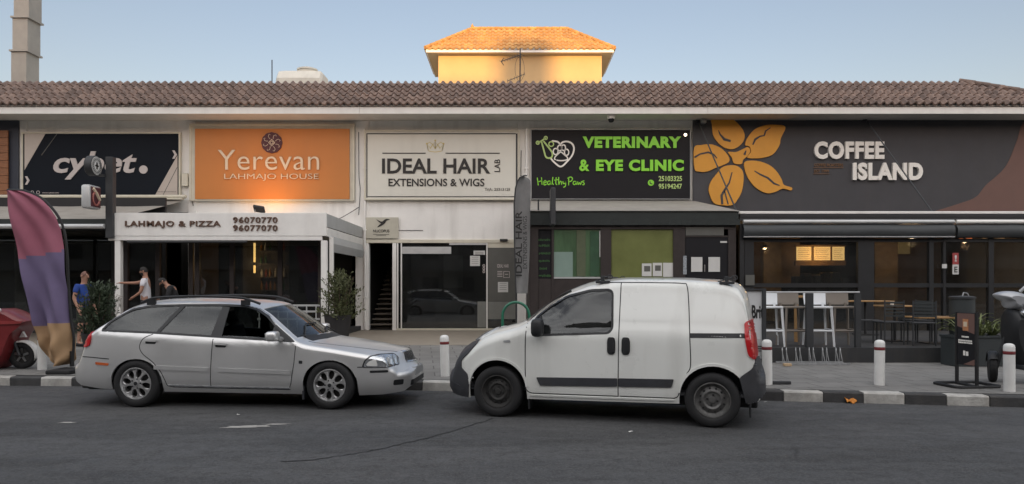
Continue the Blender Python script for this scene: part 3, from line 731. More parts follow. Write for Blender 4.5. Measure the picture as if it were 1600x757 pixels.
for a, b in ((597.5, 665), (696, 781)): g = MB(); B(g, a, b, 239, 240.4, LD - .012, .011); g.build('rule', M['letter_black'], t)
g = MB()
cr = [[(669, 234), (667, 226), (672, 231)], [(680, 233), (680, 222), (675, 228), (672, 233)], [(680, 233), (680, 222), (685, 228), (688, 233)], [(691, 234), (693, 226), (688, 231)],
      [(670, 236.5), (680, 238), (690, 236.5)], [(667, 226), (669.5, 236)], [(693, 226), (690.5, 236)], [(667, 226), (671, 222.5), (676, 226), (680, 233)], [(693, 226), (689, 222.5), (684, 226), (680, 233)]]
for p in cr: stroke(g, pxs(p, LD), .022, LD - .008, LD)
for p in ((680, 220), (667, 225), (693, 225)):
    c = pxs([p], LD)[0]; g.prism([(c[0] + .032 * math.cos(q), c[1] + .032 * math.sin(q)) for q in [2 * math.pi * i / 10 for i in range(10)]], LD - .009, LD)
g.build('crown_emblem', M['gold'], t)

# black and green sign
t = sign('wall_sign', 829.5, 1079, 202.5, 312, M['grey_trim'], M['black_panel'], 'black wall sign with bright green letters reading VETERINARY & EYE CLINIC', rim=.02)
lettering(t, M['letter_green'], LD, 'VETERINARY', 910.5, 1064, 214, 232, depth=.05, offset=.055, spacing=1.12); lettering(t, M['letter_green'], LD, '&', 905, 920.5, 250, 268, depth=.05, offset=.03); lettering(t, M['letter_green'], LD, 'EYE CLINIC', 931, 1068, 250, 268, depth=.05, offset=.05, spacing=1.12)
g = MB()
# handwritten line
hw = [[(839.5, 278), (841, 290)], [(846, 277.5), (847, 289)], [(840, 285), (847, 282.5)], [(849, 286.5), (853.5, 285), (852, 282.5), (849.5, 285), (850.5, 289.5), (854, 288)], [(860, 283.5), (856.5, 283.5), (855.5, 287), (857.5, 289), (860, 286), (860, 283.5), (861, 289)],
      [(864, 277), (863, 286), (865, 289)], [(869, 277.5), (868.5, 287), (870.5, 289)], [(866, 282), (872, 281)], [(873, 277), (873, 289), (875, 284), (877, 284.5), (877.5, 289)], [(879.5, 283.5), (880, 287), (883, 287), (883.5, 283), (883.5, 291), (880, 293)],
      [(888.5, 278), (888.5, 290)], [(886.5, 279), (892, 277), (894.5, 280), (892, 283.5), (888.5, 284.5)], [(900, 284), (896.5, 284), (895.5, 287.5), (898, 289), (900, 286), (900, 284), (901, 289)], [(902.5, 284), (903.5, 289), (905.5, 285.5), (907, 289), (908.5, 283.5)], [(913, 283), (910.5, 283.5), (911, 285.5), (913, 287), (912, 289), (910, 289)]]
for p in hw: stroke(g, pxs(catmull(p, 4, False) if len(p) > 2 else p, LD), .030, LD - .012, LD)
g.build('lettering', M['letter_green'], t)
lettering(t, M['letter_lime'], LD, '25103325', 1029, 1065.5, 275.5, 283.5, depth=.02, offset=.02); lettering(t, M['letter_lime'], LD, '95194247', 1029, 1065.5, 287.5, 295.5, depth=.02, offset=.02)
c = pxs([(1017, 286)], LD)[0]; g = MB(); g.prism([(c[0] + .10 * math.cos(q), c[1] + .10 * math.sin(q)) for q in [2 * math.pi * i / 20 for i in range(20)]], LD - .012, LD)
ic = g.build('telephone_icon', M['letter_green'], t); g = MB(); stroke(g, catmull([(c[0] - .035, c[1] + .045), (c[0] - .02, c[1] - .02), (c[0] + .045, c[1] - .04)], 4, False), .03, LD - .016, LD - .011); g.build('handset', M['letter_black'], ic)
g = MB()
def vz(pts): return [(820 + a * 270 / 1572, 190 + b * 130 / 757) for a, b in pts]
heart = catmull(vz([(325, 212), (345, 190), (390, 185), (430, 205), (447, 250), (430, 310), (385, 365), (328, 412), (270, 375), (235, 335)]), 6, False)
stroke(g, pxs(heart, LD), .055, LD - .02, LD)
stroke(g, pxs(catmull(vz([(325, 212), (300, 188), (265, 180), (245, 180)]), 5, False), LD), .05, LD - .02, LD)
for cx_, cy_, ra, rb in ((280, 275, 22, 28), (318, 243, 20, 26), (352, 240, 18, 26), (380, 282, 20, 28)):
    stroke(g, pxs(vz([(cx_ + ra * math.cos(q), cy_ + rb * math.sin(q)) for q in [2 * math.pi * i / 16 for i in range(17)]]), LD), .04, LD - .022, LD)
stroke(g, pxs(catmull(vz([(280, 350), (272, 330), (300, 300), (328, 280), (360, 305), (388, 330), (380, 350), (330, 358)]), 5), LD), .038, LD - .022, LD)
lg = g.build('paw_heart_logo', M['letter_white'], t)
g = MB()
for p in ([(115, 195), (150, 180), (190, 150)], [(150, 180), (175, 270), (190, 320), (215, 335), (245, 325), (250, 290), (225, 250), (170, 180)]): stroke(g, pxs(catmull(vz(p), 5, False), LD), .05, LD - .024, LD)
for cx_, cy_, r_ in ((118, 195, 14), (190, 152, 14), (240, 207, 22)):
    stroke(g, pxs(vz([(cx_ + r_ * math.cos(q), cy_ + r_ * math.sin(q)) for q in [2 * math.pi * i / 14 for i in range(15)]]), LD), .035, LD - .024, LD)
g.build('stethoscope', M['letter_lime'], lg)
g = MB(); c = pxs([(1071, 211)], LD)[0]; g.lathe([(0, -.02), (.03, -.02), (.05, 0)], (c[0], LD, c[1]), axis='y', n=14); g.build('spot_lamp', M['lamp_lit'], t)

# dark café sign wall with ochre flower
t = thing('wall_sign', (11, SD, 4.0), 'wide dark grey wall sign with an ochre coffee flower and white letters reading COFFEE ISLAND', 'sign')
g = MB(); g.box(X(1083, SD), 17.35, SD, SD + .1, Z(333, SD), TOP - .008); g.build('panel', M['slate_wall'], t)
g = MB(); L2 = SD - .001
br = catmull([(1640, 165), (1600, 190), (1588, 222), (1570, 262), (1540, 290), (1525, 308), (1500, 318), (1458, 331)], 6, False) + [(1618, 331), (1618, 180)]
br = [(min(1622, a), max(179, b)) for a, b in br]
g.prism(pxs(br[3:], L2), L2 - .008, L2); g.build('brown_shape', M['brown_paint'], t)
def cz_(pts): return [(1080 + a * 180 / 826, 175 + b * 165 / 757) for a, b in pts]
petals = [[(148, 45), (250, 35), (320, 75), (372, 140), (378, 195), (350, 240), (300, 268), (245, 262), (190, 222), (155, 165), (148, 100)],
          [(672, 110), (640, 190), (630, 240), (590, 300), (540, 325), (470, 335), (400, 330), (425, 290), (415, 250), (385, 240), (400, 190), (450, 130), (520, 100), (600, 95)],
          [(20, 260), (70, 240), (140, 235), (210, 262), (258, 310), (272, 345), (255, 370), (170, 405), (110, 430), (60, 430), (22, 408)],
          [(262, 290), (320, 290), (370, 268), (405, 255), (420, 285), (400, 320), (370, 345), (358, 375), (305, 370), (290, 330)],
          [(377, 370), (420, 352), (490, 358), (560, 385), (610, 430), (645, 485), (662, 525), (718, 545), (710, 565), (655, 552), (600, 575), (545, 585), (490, 565), (440, 525), (395, 455)],
          [(185, 440), (220, 400), (270, 385), (325, 390), (365, 425), (373, 490), (360, 570), (330, 630), (295, 668), (225, 672), (160, 655), (130, 590), (124, 550), (140, 500)]]
g = MB()
for p in petals: g.prism(pxs(cz_(catmull(p, 4)), SD), SD - .045, SD - .001)
fl = g.build('flower_emblem', M['ochre'], t)
g = MB()
for p, w in (([(192, 135), (205, 165), (235, 200), (280, 212)], [.02, .05, .09, .07]), ([(438, 238), (455, 200), (490, 178), (520, 172), (530, 140), (565, 116)], [.04, .07, .05, .05, .05, .03]), ([(20, 330), (60, 305), (120, 292), (160, 310), (182, 335)], [.06, .05, .06, .05, .03]),
             ([(390, 280), (378, 310)], [.03, .08]), ([(450, 425), (490, 450), (545, 475), (590, 515), (630, 530)], [.03, .05, .06, .06, .03]), ([(290, 435), (270, 510), (235, 565), (215, 600), (220, 665)], [.03, .05, .07, .08, .07]), ([(235, 565), (250, 620), (262, 665)], [.04, .04, .04])):
    g = MB(); stroke(g, pxs(cz_(p), SD), w, SD - .052, SD - .044); g.build('bean_crease', M['slate_wall'], fl)
LC = SD - .003
lettering(t, M['letter_white'], LC, 'COFFEE', 1271, 1380, 222, 249.5, depth=.09, offset=.045, spacing=1.10); lettering(t, M['letter_white'], LC, 'ISLAND', 1331, 1440, 255, 282.5, depth=.09, offset=.045, spacing=1.10)
M['letter_ochre'] = mat('letter_ochre', (.20, .10, .04), .5, var=.05)
lettering(t, M['letter_ochre'], LC, 'COFFEE ROASTERS', 1272, 1317, 256, 260.5, depth=.02, offset=.01); lettering(t, M['letter_ochre'], LC, 'EST 1999', 1272, 1295, 265.5, 270, depth=.02, offset=.01)
for a, b in ((1318, 262), (1296, 271.5)): g = MB(); B(g, 1271, a, b, b + .8, LC - .02, .018); g.build('underline', M['letter_ochre'], t)

# ------------------------------------------------------------------ left shop: awning and dark room
t = thing('shop_awning', (-15, 19.4, 3.2), 'grey sloping awning at far left, under the cybet sign', 'awning')
g = MB(); xa, xb = -22, -10.62
g.grid([[(x, 23.86, 4.36), (x, 21.6, 3.83 - .03 * (i % 2)), (x, 19.3, 3.33)] for i, x in enumerate([xa + (xb - xa) * k / 12 for k in range(13)])])
cl = g.build('canopy', M['awning_grey'], t)
g = MB(); g.box(xa, xb, 19.24, 19.30, 3.22, 3.35); g.build('front_beam', M['awning_dark'], t)
g = MB(); g.tube([(xa, 19.18, 3.15), (xb, 19.18, 3.15)], .065, 10); g.build('roller_tube', M['silver_edge'], t, smooth=40)
g = MB(); g.tube([(xa, 23.75, 4.48), (xb + .1, 23.75, 4.48)], .06, 10); g.box(xa, xb, 23.66, 23.86, 4.38, 4.43); g.build('wall_rail', M['cream_trim'], t, smooth=40)
for x_ in (-18.4, -14.6):
    g = MB(); g.box(x_ - .05, x_ + .05, 19.25, 19.35, .157, 3.22); g.build('post', M['charcoal'], t)
t = thing('shopfront', (-15, 22.5, .16), 'dark recessed shop front at far left behind the feather flag', 'shopfront')
g = MB()
for x_ in (-20, -17.6, -15.9, -13.9, -12.2, -10.64): g.box(x_ - .05, x_ + .05, 22.5, 22.6, .165, 3.3)
g.box(-20, -10.6, 22.5, 22.6, 3.3, 3.5); g.box(-20, -10.6, 22.5, 22.6, .166, .5); g.build('frame', M['charcoal'], t)
g = MB(); g.box(-20, -10.6, 22.54, 22.55, .5, 3.3); g.build('glazing', M['shop_glass'], t)
g = MB(); g.box(-20, -10.6, 22.52, 22.6, 3.5, 4.3); g.build('bulkhead', M['black'], t)

# projecting signs on their post
t = thing('projecting_sign', (-10.52, 19.25, 3.0), 'dark post carrying a round badge and a square food picture, before the cybet sign', 'sign')
g = MB(); g.box(-10.61, -10.42, 19.20, 19.38, 2.85, 4.97, .01); g.box(-10.75, -10.6, 19.1, 19.2, 4.45, 4.50); g.build('post', M['charcoal'], t)
g = MB(); c = (-10.83, 19.02, 4.70); g.lathe([(0, -.10), (.245, -.10), (.26, -.085), (.26, .085), (.245, .10), (0, .10)], c, axis='x', n=28); d_ = g.build('round_lightbox', M['charcoal'], t, smooth=35)
g = MB(); g.lathe([(0, .104), (.235, .104), (.235, .10)], c, axis='x', n=28); fd = g.build('badge_face', M['paper'], d_)
g = MB()
for r_ in (.21, .135): g.tube([(c[0] + .106, c[1] + r_ * math.cos(q), c[2] + r_ * math.sin(q)) for q in [2 * math.pi * i / 28 for i in range(29)]], .006, 4)
for k in range(22):
    q = 2 * math.pi * k / 22; g.box(c[0] + .104, c[0] + .109, c[1] + .172 * math.cos(q) - .012, c[1] + .172 * math.cos(q) + .012, c[2] + .172 * math.sin(q) - .018, c[2] + .172 * math.sin(q) + .018)
g.box(c[0] + .104, c[0] + .109, c[1] - .03, c[1] + .03, c[2] - .09, c[2] + .09); g.box(c[0] + .104, c[0] + .109, c[1] - .08, c[1] + .08, c[2] - .02, c[2] + .02)
d_2 = g.build('badge_mark', M['letter_black'], d_)
g = MB(); g.box(-10.98, -10.74, 18.72, 19.26, 3.58, 4.19, .06); sq = g.build('square_lightbox', M['silver_edge'], t, smooth=35)
g = MB(); g.box(-10.742, -10.734, 18.77, 19.21, 3.63, 4.14, .003); g.build('picture_face', M['maroon'], sq)
g = MB()
rr_ = random.Random(4)
for k in range(7):
    a = k * .9; g.tube([(-10.732, 18.99 + .15 * math.cos(a + s_) , 3.85 + .17 * math.sin(a + s_)) for s_ in (0, .3, .6, .9)], .028, 5)
sk = g.build('food_picture', mat('food_red', (.34, .11, .09), .5, var=.4, vscale=12), sq)
g = MB(); g.tube([(-10.73, 18.85, 4.10), (-10.728, 19.0, 3.98), (-10.728, 19.15, 3.82)], .04, 6); g.build('bread_picture', M['letter_cream'], sq)

# ------------------------------------------------------------------ pizza booth
BD = 19.3
t = thing('pizza_booth', (-7.6, BD, .16), 'white flat-roofed booth with brown lettering LAHMAJO & PIZZA and two phone numbers', 'booth')
bx0, bx1 = X(177, BD), X(510, BD)
zf0, zf1 = Z(369, BD), Z(333, BD)
g = MB(); g.box(bx0, bx1, BD, BD + .08, zf0, zf1, .006); g.build('sign_fascia', M['white_paint'], t)
g = MB(); g.box(bx1 - .05, bx1, BD + .081, FD - .05, 3.16, 3.50); g.build('side_fascia', M['grey_trim'], t)
g = MB(); g.box(bx1 - .03, bx1 + .015, BD + .081, FD - .05, 2.90, 3.13); g.build('side_beam', M['white_paint'], t)
g = MB(); g.box(bx0 + .05, bx1 - .06, BD + .081, FD - .04, 3.30, 3.42); g.build('roof', M['soffit'], t)
g = MB(); g.box(bx0 - .14, bx1 - .12, BD + .01, BD + .12, zf0 - .115, zf0 - .003, .008); g.build('lower_beam', M['white_paint'], t)
g = MB(); g.tube([(bx0 + .35, BD + .04, zf0 - .15), (X(385, BD), BD + .04, zf0 - .15)], .035, 8); g.build('roller_blind', M['charcoal'], t)
for px in (183, 505.5):
    g = MB(); x_ = X(px, BD); g.box(x_ - .075, x_ + .075, BD + .02, BD + .17, .16, zf0 - .118, .008); g.build('post', M['white_paint'], t)
g = MB(); x_ = X(514.5, BD); g.box(x_ - .05, x_ + .05, BD + .2, BD + .3, .16, 2.9); g.build('post', M['white_paint'], t)
for s_, a, b, c, d in (('LAHMAJO & PIZZA', 196, 345, 345.5, 357), ('96070770', 364.5, 434, 339.5, 349), ('96077070', 364.5, 434, 352, 361.5)): lettering(t, M['letter_brown'], BD - .002, s_, a, b, c, d, depth=.03, offset=.02, spacing=1.12)
# side awning, low fence, deck
g = MB(); g.grid([[(-4.80, y, 2.92 + .0 * k), (-4.74, y, 2.72), (-4.78, y, 2.50)] for k, y in enumerate([BD + .3 + .5 * i for i in range(9)])]); g.build('side_blind', M['grey_trim'], t)
g = MB(); g.box(bx0 + .05, bx1 - .05, BD + .02, FD - .03, .159, .30); g.build('deck', M['charcoal'], t)
g = MB(); fy = BD + .09
for z_ in (.70, .90, 1.06): g.box(X(400, BD), X(498, BD), fy, fy + .03, z_, z_ + .05)
for i in range(7): xx = X(402, BD) + i * .25; g.box(xx, xx + .03, fy + .005, fy + .025, .32, 1.06)
g.build('low_fence', M['grey_trim'], t)
# booth glazing
gy = 20.6
g = MB()
for px in (196, 246, 298, 308, 362, 437, 500): x_ = X(px, gy); g.box(x_ - .06, x_ + .06, gy, gy + .1, .30, 2.95)
g.box(X(190, gy), X(505, gy), gy, gy + .1, 2.95, 3.29); g.build('frame', M['dark_frame'], t)
g = MB(); g.box(X(309, gy), X(499, gy), gy + .04, gy + .05, .31, 2.94); g.build('glazing', M['shop_glass'], t)
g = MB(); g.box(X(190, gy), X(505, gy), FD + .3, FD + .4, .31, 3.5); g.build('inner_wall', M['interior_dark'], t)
# lit bar shelf with bottles inside the booth
sh = thing('drinks_shelf', (X(412, 23), 23, .3), 'tall back shelf of bottles beside a glowing vertical light strip inside the pizza booth', 'shelf')
sy = 22.4
g = MB(); g.box(X(372, sy), X(445, sy), sy + .4, sy + .45, .31, 3.2); g.build('back_board', M['interior_wall'], sh)
g = MB(); B(g, 396, 399, 380, 410, sy, .03); B(g, 396, 399, 415, 427, sy, .03); g.build('light_strip', M['led_warm'], sh)
for z_ in (1.45, 1.85, 2.25, 2.65):
    g = MB(); g.box(X(401, sy), X(444, sy), sy + .1, sy + .4, z_, z_ + .03); g.build('shelf_board', M['interior_wall'], sh)
g = MB(); g.box(X(318, sy), X(400, sy), sy - .3, sy + .2, .31, 1.25); g.build('counter', M['cabin_grey'], sh)
rr_ = random.Random(12)
mb_ = [M['paper'], mat('bottle_amber', (.35, .17, .04), .2, var=.1), mat('bottle_green', (.05, .12, .05), .2, var=.1), mat('bottle_red', (.3, .05, .03), .3, var=.1)]
bottle = None
for z_ in (1.48, 1.88, 2.28, 2.68):
    for k in range(6):
        if rr_.random() < .25: continue
        xx = X(404, sy) + k * .14 + rr_.random() * .04
        g = MB(); h = .22 + .08 * rr_.random(); g.lathe([(0, 0), (.035, 0), (.037, .02), (.037, h * .6), (.014, h * .78), (.013, h), (0, h)], (xx, sy + .2, z_), n=10)
        o = g.build('bottle', mb_[rr_.randrange(4)], smooth=40)
        tag(o, 'small bottle standing on the back shelf inside the pizza booth', 'bottle', 'bottles on the shelf in the pizza booth')
pl_ = bpy.data.lights.new('strip_glow', 'POINT'); pl_.energy = 5; pl_.color = (1, .6, .28); pl_.shadow_soft_size = .2
o = bpy.data.objects.new('strip_glow', pl_); COL.objects.link(o); o.location = (X(398, 22.1), 22.05, 2.2)
g = MB(); g.box(X(325, 24.2), X(352, 24.2), 23.6, 23.65, .31, 3.3); tag(g.build('inner_partition', M['interior_warm']), 'warm brown partition wall seen through the glass of the pizza booth', 'partition')

# floodlight under the orange sign
t = thing('floodlight', (X(405, 22.7), 22.7, 3.43), 'small black floodlight on the booth roof aimed up at the orange sign', 'floodlight')
fx_, fy_, fz_ = X(405, 22.7), 22.7, Z(327, 22.7)
g = MB(); a_ = len(g.v); g.box(-.17, .17, -.13, .13, -.035, .035, .012)
mt = Matrix.Translation((fx_, fy_, fz_)) @ Matrix.Rotation(R(10), 4, 'Y') @ Matrix.Rotation(R(-38), 4, 'X'); g.xf(mt, a_); g.build('housing', M['black'], t)
g = MB(); g.box(-.14, .14, -.10, .10, .036, .040); g.xf(mt); g.build('lens', M['flood_lit'], t)
g = MB(); g.tube([(fx_ - .13, fy_, 3.42), (fx_ - .13, fy_, fz_)], .012, 5); g.box(fx_ - .16, fx_ + .25, fy_ - .05, fy_ + .05, 3.42, 3.44); g.tube([(fx_ + .05, fy_, 3.5), (fx_ + .3, fy_ + .05, 3.47)], .03, 6); g.build('bracket', M['grey_trim'], t)
sp = bpy.data.lights.new('floodlight_beam', 'SPOT'); sp.energy = 26; sp.color = (1, .42, .07); sp.spot_size = R(150); sp.spot_blend = .8; sp.shadow_soft_size = .12
o = bpy.data.objects.new('floodlight_beam', sp); COL.objects.link(o); o.location = (fx_, fy_ + .05, fz_ + .15)
o.rotation_euler = Vector((0, -.75, -.9)).to_track_quat('Z', 'Y').to_euler()
g = MB(); B(g, 283.5, 293, 271, 291, 23.86, .1, .01); tag(g.build('junction_box', M['cream_trim']), 'small cream electrical box on the pilaster between the cybet and orange signs', 'junction box')
g = MB(); t = thing('dome_camera', (X(955, 23.2), 23.2, 6.6), 'small dome security camera under the eaves above the green veterinary letters', 'camera')
cx_ = X(955, 23.2); g.lathe([(0, .0), (.13, 0), (.13, -.06), (.10, -.12)], (cx_, 23.2, TOP - .001), n=18); g.build('base', M['white_paint'], t, smooth=40)
g = MB(); g.lathe([(.10, -.12), (.095, -.17), (.06, -.22), (0, -.235)], (cx_, 23.2, TOP), n=18); g.build('dome', M['black_panel'], t, smooth=40)

# ------------------------------------------------------------------ hair studio front
HD = 23.96
t = thing('hair_shopfront', (-2.3, HD, .16), 'pale framed glass shop front with stair opening, posters and notices under the IDEAL HAIR sign', 'shopfront')
g = MB(); B(g, 571, 806, 374.5, 380, HD - .03, .12, .008); g.build('top_rail', M['cream_trim'], t)
for a, b in ((571, 574.5), (613, 619), (620, 622.3), (626, 628), (759.8, 762)):
    g = MB(); B(g, a, b, 380.2, 516.6, HD - (.04 if a == 613 else .02), .10, .006); g.build('frame_post', M['white_paint'], t)
g = MB(); B(g, 628.3, 705, 386, 397, HD - .02, .10, .006); g.build('header_box', M['silver_edge'], t)
g = MB(); B(g, 702, 760, 380.3, 383, HD - .05, .06); g.build('door_rail', M['silver_edge'], t)
g = MB(); B(g, 762.4, 806, 380.2, 387.5, HD - .01, .06); g.build('transom', M['cream_trim'], t)
g = MB(); g.box(X(619, HD), X(806, HD), HD + .02, HD + .03, .17, Z(381, HD)); gl = g.build('glazing', M['shop_glass'], t)
g = MB(); B(g, 619, 806, 513.5, 516.8, HD - .03, .1); g.build('sill', M['cream_trim'], t)
g = MB(); B(g, 762.4, 806, 388, 471, HD + .004, .008); g.build('tinted_panel', M['poster_grey'], t)
g = MB(); B(g, 746, 759.5, 471.5, 512, HD + .004, .008); B(g, 762.4, 806, 471.5, 499, HD + .004, .008); g.build('frosted_panel', mat('frosted', (.20, .205, .19), .4, var=.1), t)
g = MB(); B(g, 693, 723, 399.5, 450, HD + .1, .01); g.build('poster', M['poster_grey'], t)
for a, b, c_, d in ((734.5, 750, 400, 416), (778, 794, 441, 457), (740, 758, 392, 398.5)):
    g = MB(); B(g, a, b, c_, d, HD - .012, .008); pn = g.build('notice', M['paper'], t)
    g = MB()
    for k in range(4): B(g, a + 2.5, b - 2.5, c_ + 2 + (d - c_) * .2 * k, c_ + 2.5 + (d - c_) * .2 * k, HD - .014, .0015)
    g.build('print_lines', M['poster_grey'], pn)
lettering(t, M['letter_pale'], HD, 'IDEAL HAIR', 777, 795, 413, 418.5, 'window_lettering', depth=.004, offset=.01)
g = MB()
for k in range(4): B(g, 777, 785, 424 + 2.6 * k, 425 + 2.6 * k, HD - .004, .003)
g.build('window_print', M['letter_pale'], t)
g = MB(); stroke(g, pxs([(787, 424.5), (796, 424.5), (796, 434), (787, 434), (787, 424.5)], HD), .02, HD - .004, HD); stroke(g, pxs([(789, 429), (794, 429)], HD), .02, HD - .004, HD); g.build('window_symbol', M['letter_pale'], t)
g = MB()
for k in range(3): stroke(g, pxs([(756 + 1.6 * math.cos(q), 415.5 + 4.6 * k + 1.8 * math.sin(q)) for q in [2 * math.pi * i / 8 for i in range(9)]], HD), .022, HD - .006, HD)
g.build('window_decal', M['letter_pale'], t)
g = MB(); B(g, 781, 793, 373.6, 377.6, HD - .09, .055, .01); g.build('door_closer', M['black'], t)
g = MB()
for k in range(13):
    z_ = .165 + .165 * k; y_ = 24.55 + .27 * k; g.box(-4.72, -3.93, y_, y_ + .31, z_ + .125, z_ + .165); g.box(-4.72, -3.93, y_ + .27, y_ + .29, .165 if k < 0 else z_, z_ + .125)
tag(g.build('staircase', mat('stair_tread', (.20, .175, .145), .7, var=.15), org=(-4.3, 24.6, .165)), 'narrow staircase climbing into the dark beside the hair studio glass', 'stairs')
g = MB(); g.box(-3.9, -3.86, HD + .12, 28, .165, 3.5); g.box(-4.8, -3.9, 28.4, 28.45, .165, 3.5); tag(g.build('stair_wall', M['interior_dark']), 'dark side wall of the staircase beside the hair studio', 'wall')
g = MB(); g.tube([(-3.96, 24.5, 1.1), (-3.96, 26.9, 2.6)], .02, 6); tag(g.build('stair_handrail', M['steel']), 'thin metal handrail on the staircase', 'handrail')
# faint furniture inside
t = thing('reception_desk', (-1.9, 27, .17), 'dim pale reception desk deep inside the hair studio', 'desk')
g = MB(); g.box(-2.9, -1.1, 27.6, 28.2, .17, 1.1, .02); g.build('cabinet', M['interior_wall'], t); g = MB(); g.box(-3.0, -1.0, 27.5, 28.3, 1.1, 1.15); g.build('desk_top', M['cabin_grey'], t)
# small hummingbird sign
t = thing('plaque_sign', (X(597, 23.9), 23.9, Z(373, 23.9)), 'small cream plaque with a black hummingbird above the staircase door', 'sign')
HB = 23.9
g = MB(); B(g, 570.5, 622.5, 340, 373, HB, .05, .006); g.build('panel', mat('plaque', (.50, .48, .40), .5, var=.08, dirt=.15), t)
g = MB()
bird = [(609.5, 343.5), (604.5, 342.3), (600.5, 343.8), (597.2, 346.5), (593, 345.5), (588, 343), (592, 347.2), (595.2, 349.5), (592.5, 352), (589.5, 355.5), (593.5, 354.2), (598, 352), (601.8, 349), (603.2, 346), (606, 344.4)]
g.prism(pxs(catmull(bird, 3), HB), HB - .012, HB - .001); g.build('bird_emblem', M['letter_black'], t)
g = MB(); textp(g, 'NUCOPUS', 583, 608.5, 359, 363.5, HB - .001, depth=.01, offset=.012); B(g, 583, 608, 366.2, 366.8, HB - .008, .007); B(g, 588, 603, 368.2, 368.7, HB - .008, .007); g.build('lettering', M['letter_black'], t)
g = MB(); B(g, 622.6, 661, 360, 360.8, 23.985, .014); tag(g.build('wall_conduit', M['charcoal']), 'thin dark line of conduit on the white wall right of the small bird plaque', 'conduit')

# ------------------------------------------------------------------ veterinary clinic front
VD = 19.2
t = thing('clinic_front', (3.2, VD, .16), 'dark brown timber clinic front with green window film under a grey awning', 'shopfront')
vx0, vx1 = X(826, VD), X(1152, VD)
def vbox(name, m, px0, px1, py0, py1, d0=0, d=.1, b=0, par=t):
    g = MB(); B(g, px0, px1, py0, py1, VD + d0, d, b); return g.build(name, m, par)
vbox('fascia', M['awning_dark'], 823, 1154, 331, 350.5, -.10, .10)
g = MB()
g.grid([[(vx0 - .1, 23.85, 4.36), (vx1 + .0 - .25 * 0, 23.85, 4.36)], [(vx0 - .1, VD - .12, Z(330.5, VD)), (vx1 + .04, VD - .12, Z(330.5, VD))]])
g.grid([[(vx0 - .1, 23.85, 4.33), (vx1 + .0, 23.85, 4.33)], [(vx0 - .1, VD - .12, Z(330.5, VD) - .03), (vx1 + .04, VD - .12, Z(330.5, VD) - .03)]])
g.build('awning', M['awning_grey'], t)
g = MB(); k_ = 40
g.grid([[(vx0 - .08 + (vx1 - vx0 + .12) * i / k_, VD - .115 + .012 * math.sin(i * 1.7), z_) for i in range(k_ + 1)] for z_ in (Z(344, VD), Z(352.5, VD))]); g.build('valance', M['awning_dark'], t)
vbox('lintel', M['dark_frame'], 827, 1150, 350.8, 358.5, .0, .12)
for a, b in ((827, 841), (862, 865.5), (938.5, 955), (1052, 1070.5), (1138, 1150)): vbox('frame_post', M['dark_frame'], a, b, 358.7, 532, .0, .12)
vbox('lower_panel', M['dark_frame'], 841.2, 1052, 436, 532, .02, .08)
vbox('window_film', M['green_film'], 865.6, 938.3, 359, 433, .05, .02)
vbox('window_film', M['olive_film'], 955.2, 1051.8, 357, 436, .05, .02)
vbox('window_sill', M['grey_trim'], 865.6, 938.3, 433, 435.6, .0, .07)
vbox('side_pane', M['black_panel'], 841.2, 861.8, 358.8, 436, .06, .02)
vbox('white_board', M['teal_board'], 864, 895, 394, 432.8, .035, .012)
vbox('curtain', mat('curtain', (.10, .12, .07), .8, var=.2), 901, 915, 360, 432, .03, .015)
vbox('curtain', mat('curtain_green', (.035, .085, .045), .8, var=.3), 922, 936, 362, 432, .03, .015)
vbox('bright_edge', M['paper'], 936.6, 938, 361, 402, .02, .02)
# three pages in the window and two on the door
for a, b, c_, d, ph in ((1003, 1018, 412, 432, 1), (1020, 1034.5, 411, 432, 1), (1036, 1053, 411, 433, 0), (1080, 1097.5, 402, 425, 0), (1107, 1125, 402, 425, 0)):
    pg = vbox('notice', M['paper'], a, b, c_, d, .005 if a > 1070 else .035, .006)
    if ph: vbox('photograph', M['poster_grey'], a + 3.5, b - 2, c_ + 4, c_ + 12.5, .002 if a > 1070 else .031, .004, par=pg)
door = vbox('door', M['black_panel'], 1070.8, 1137.6, 371, 532, .03, .06)
vbox('door_rail', M['dark_frame'], 1070.8, 1137.6, 368.5, 370.9, .01, .09)
vbox('handle', M['steel'], 1100.5, 1102, 414, 425, .0, .03, par=door)
vbox('transom_light', M['poster_grey'], 1071.5, 1131, 355, 368.2, -.006, .06)
vbox('label_strip', M['paper'], 1125.5, 1136, 377, 379.8, .02, .008)
vbox('sticker_strip', mat('stickers', (.30, .33, .36), .5, var=.5, vscale=30), 1067.5, 1073, 400, 429, -.004, .006)
g = MB()
rows = ['VETERINARY', 'SURGERY', 'X-RAYS', 'GROOMING', 'LAB', 'DENTAL']
for k, py in enumerate((373, 382, 394, 406, 418, 429)):
    a = [(841, 860), (841, 858), (842, 860), (842, 859), (843, 853), (842, 860)][k]
    rr_ = random.Random(k); x_ = a[0]
    while x_ < a[1]:
        w_ = .7 + rr_.random() * .9; B(g, x_, x_ + w_, py + rr_.random() * 1.2, py + 4.2 - rr_.random() * 1.2, VD + .052, .007); x_ += w_ + .55
g.build('worn_green_lettering', M['dim_green'], t)
g = MB(); g.box(vx0 + .02, vx0 + .1, VD + .13, FD - .05, .165, 3.3); g.box(vx1 - .12, vx1 - .04, VD + .13, FD - .05, .165, 3.3); g.box(vx0 + .02, vx1 - .04, VD + .13, FD - .04, 3.31, 3.38); g.build('side_walls', M['dark_frame'], t)
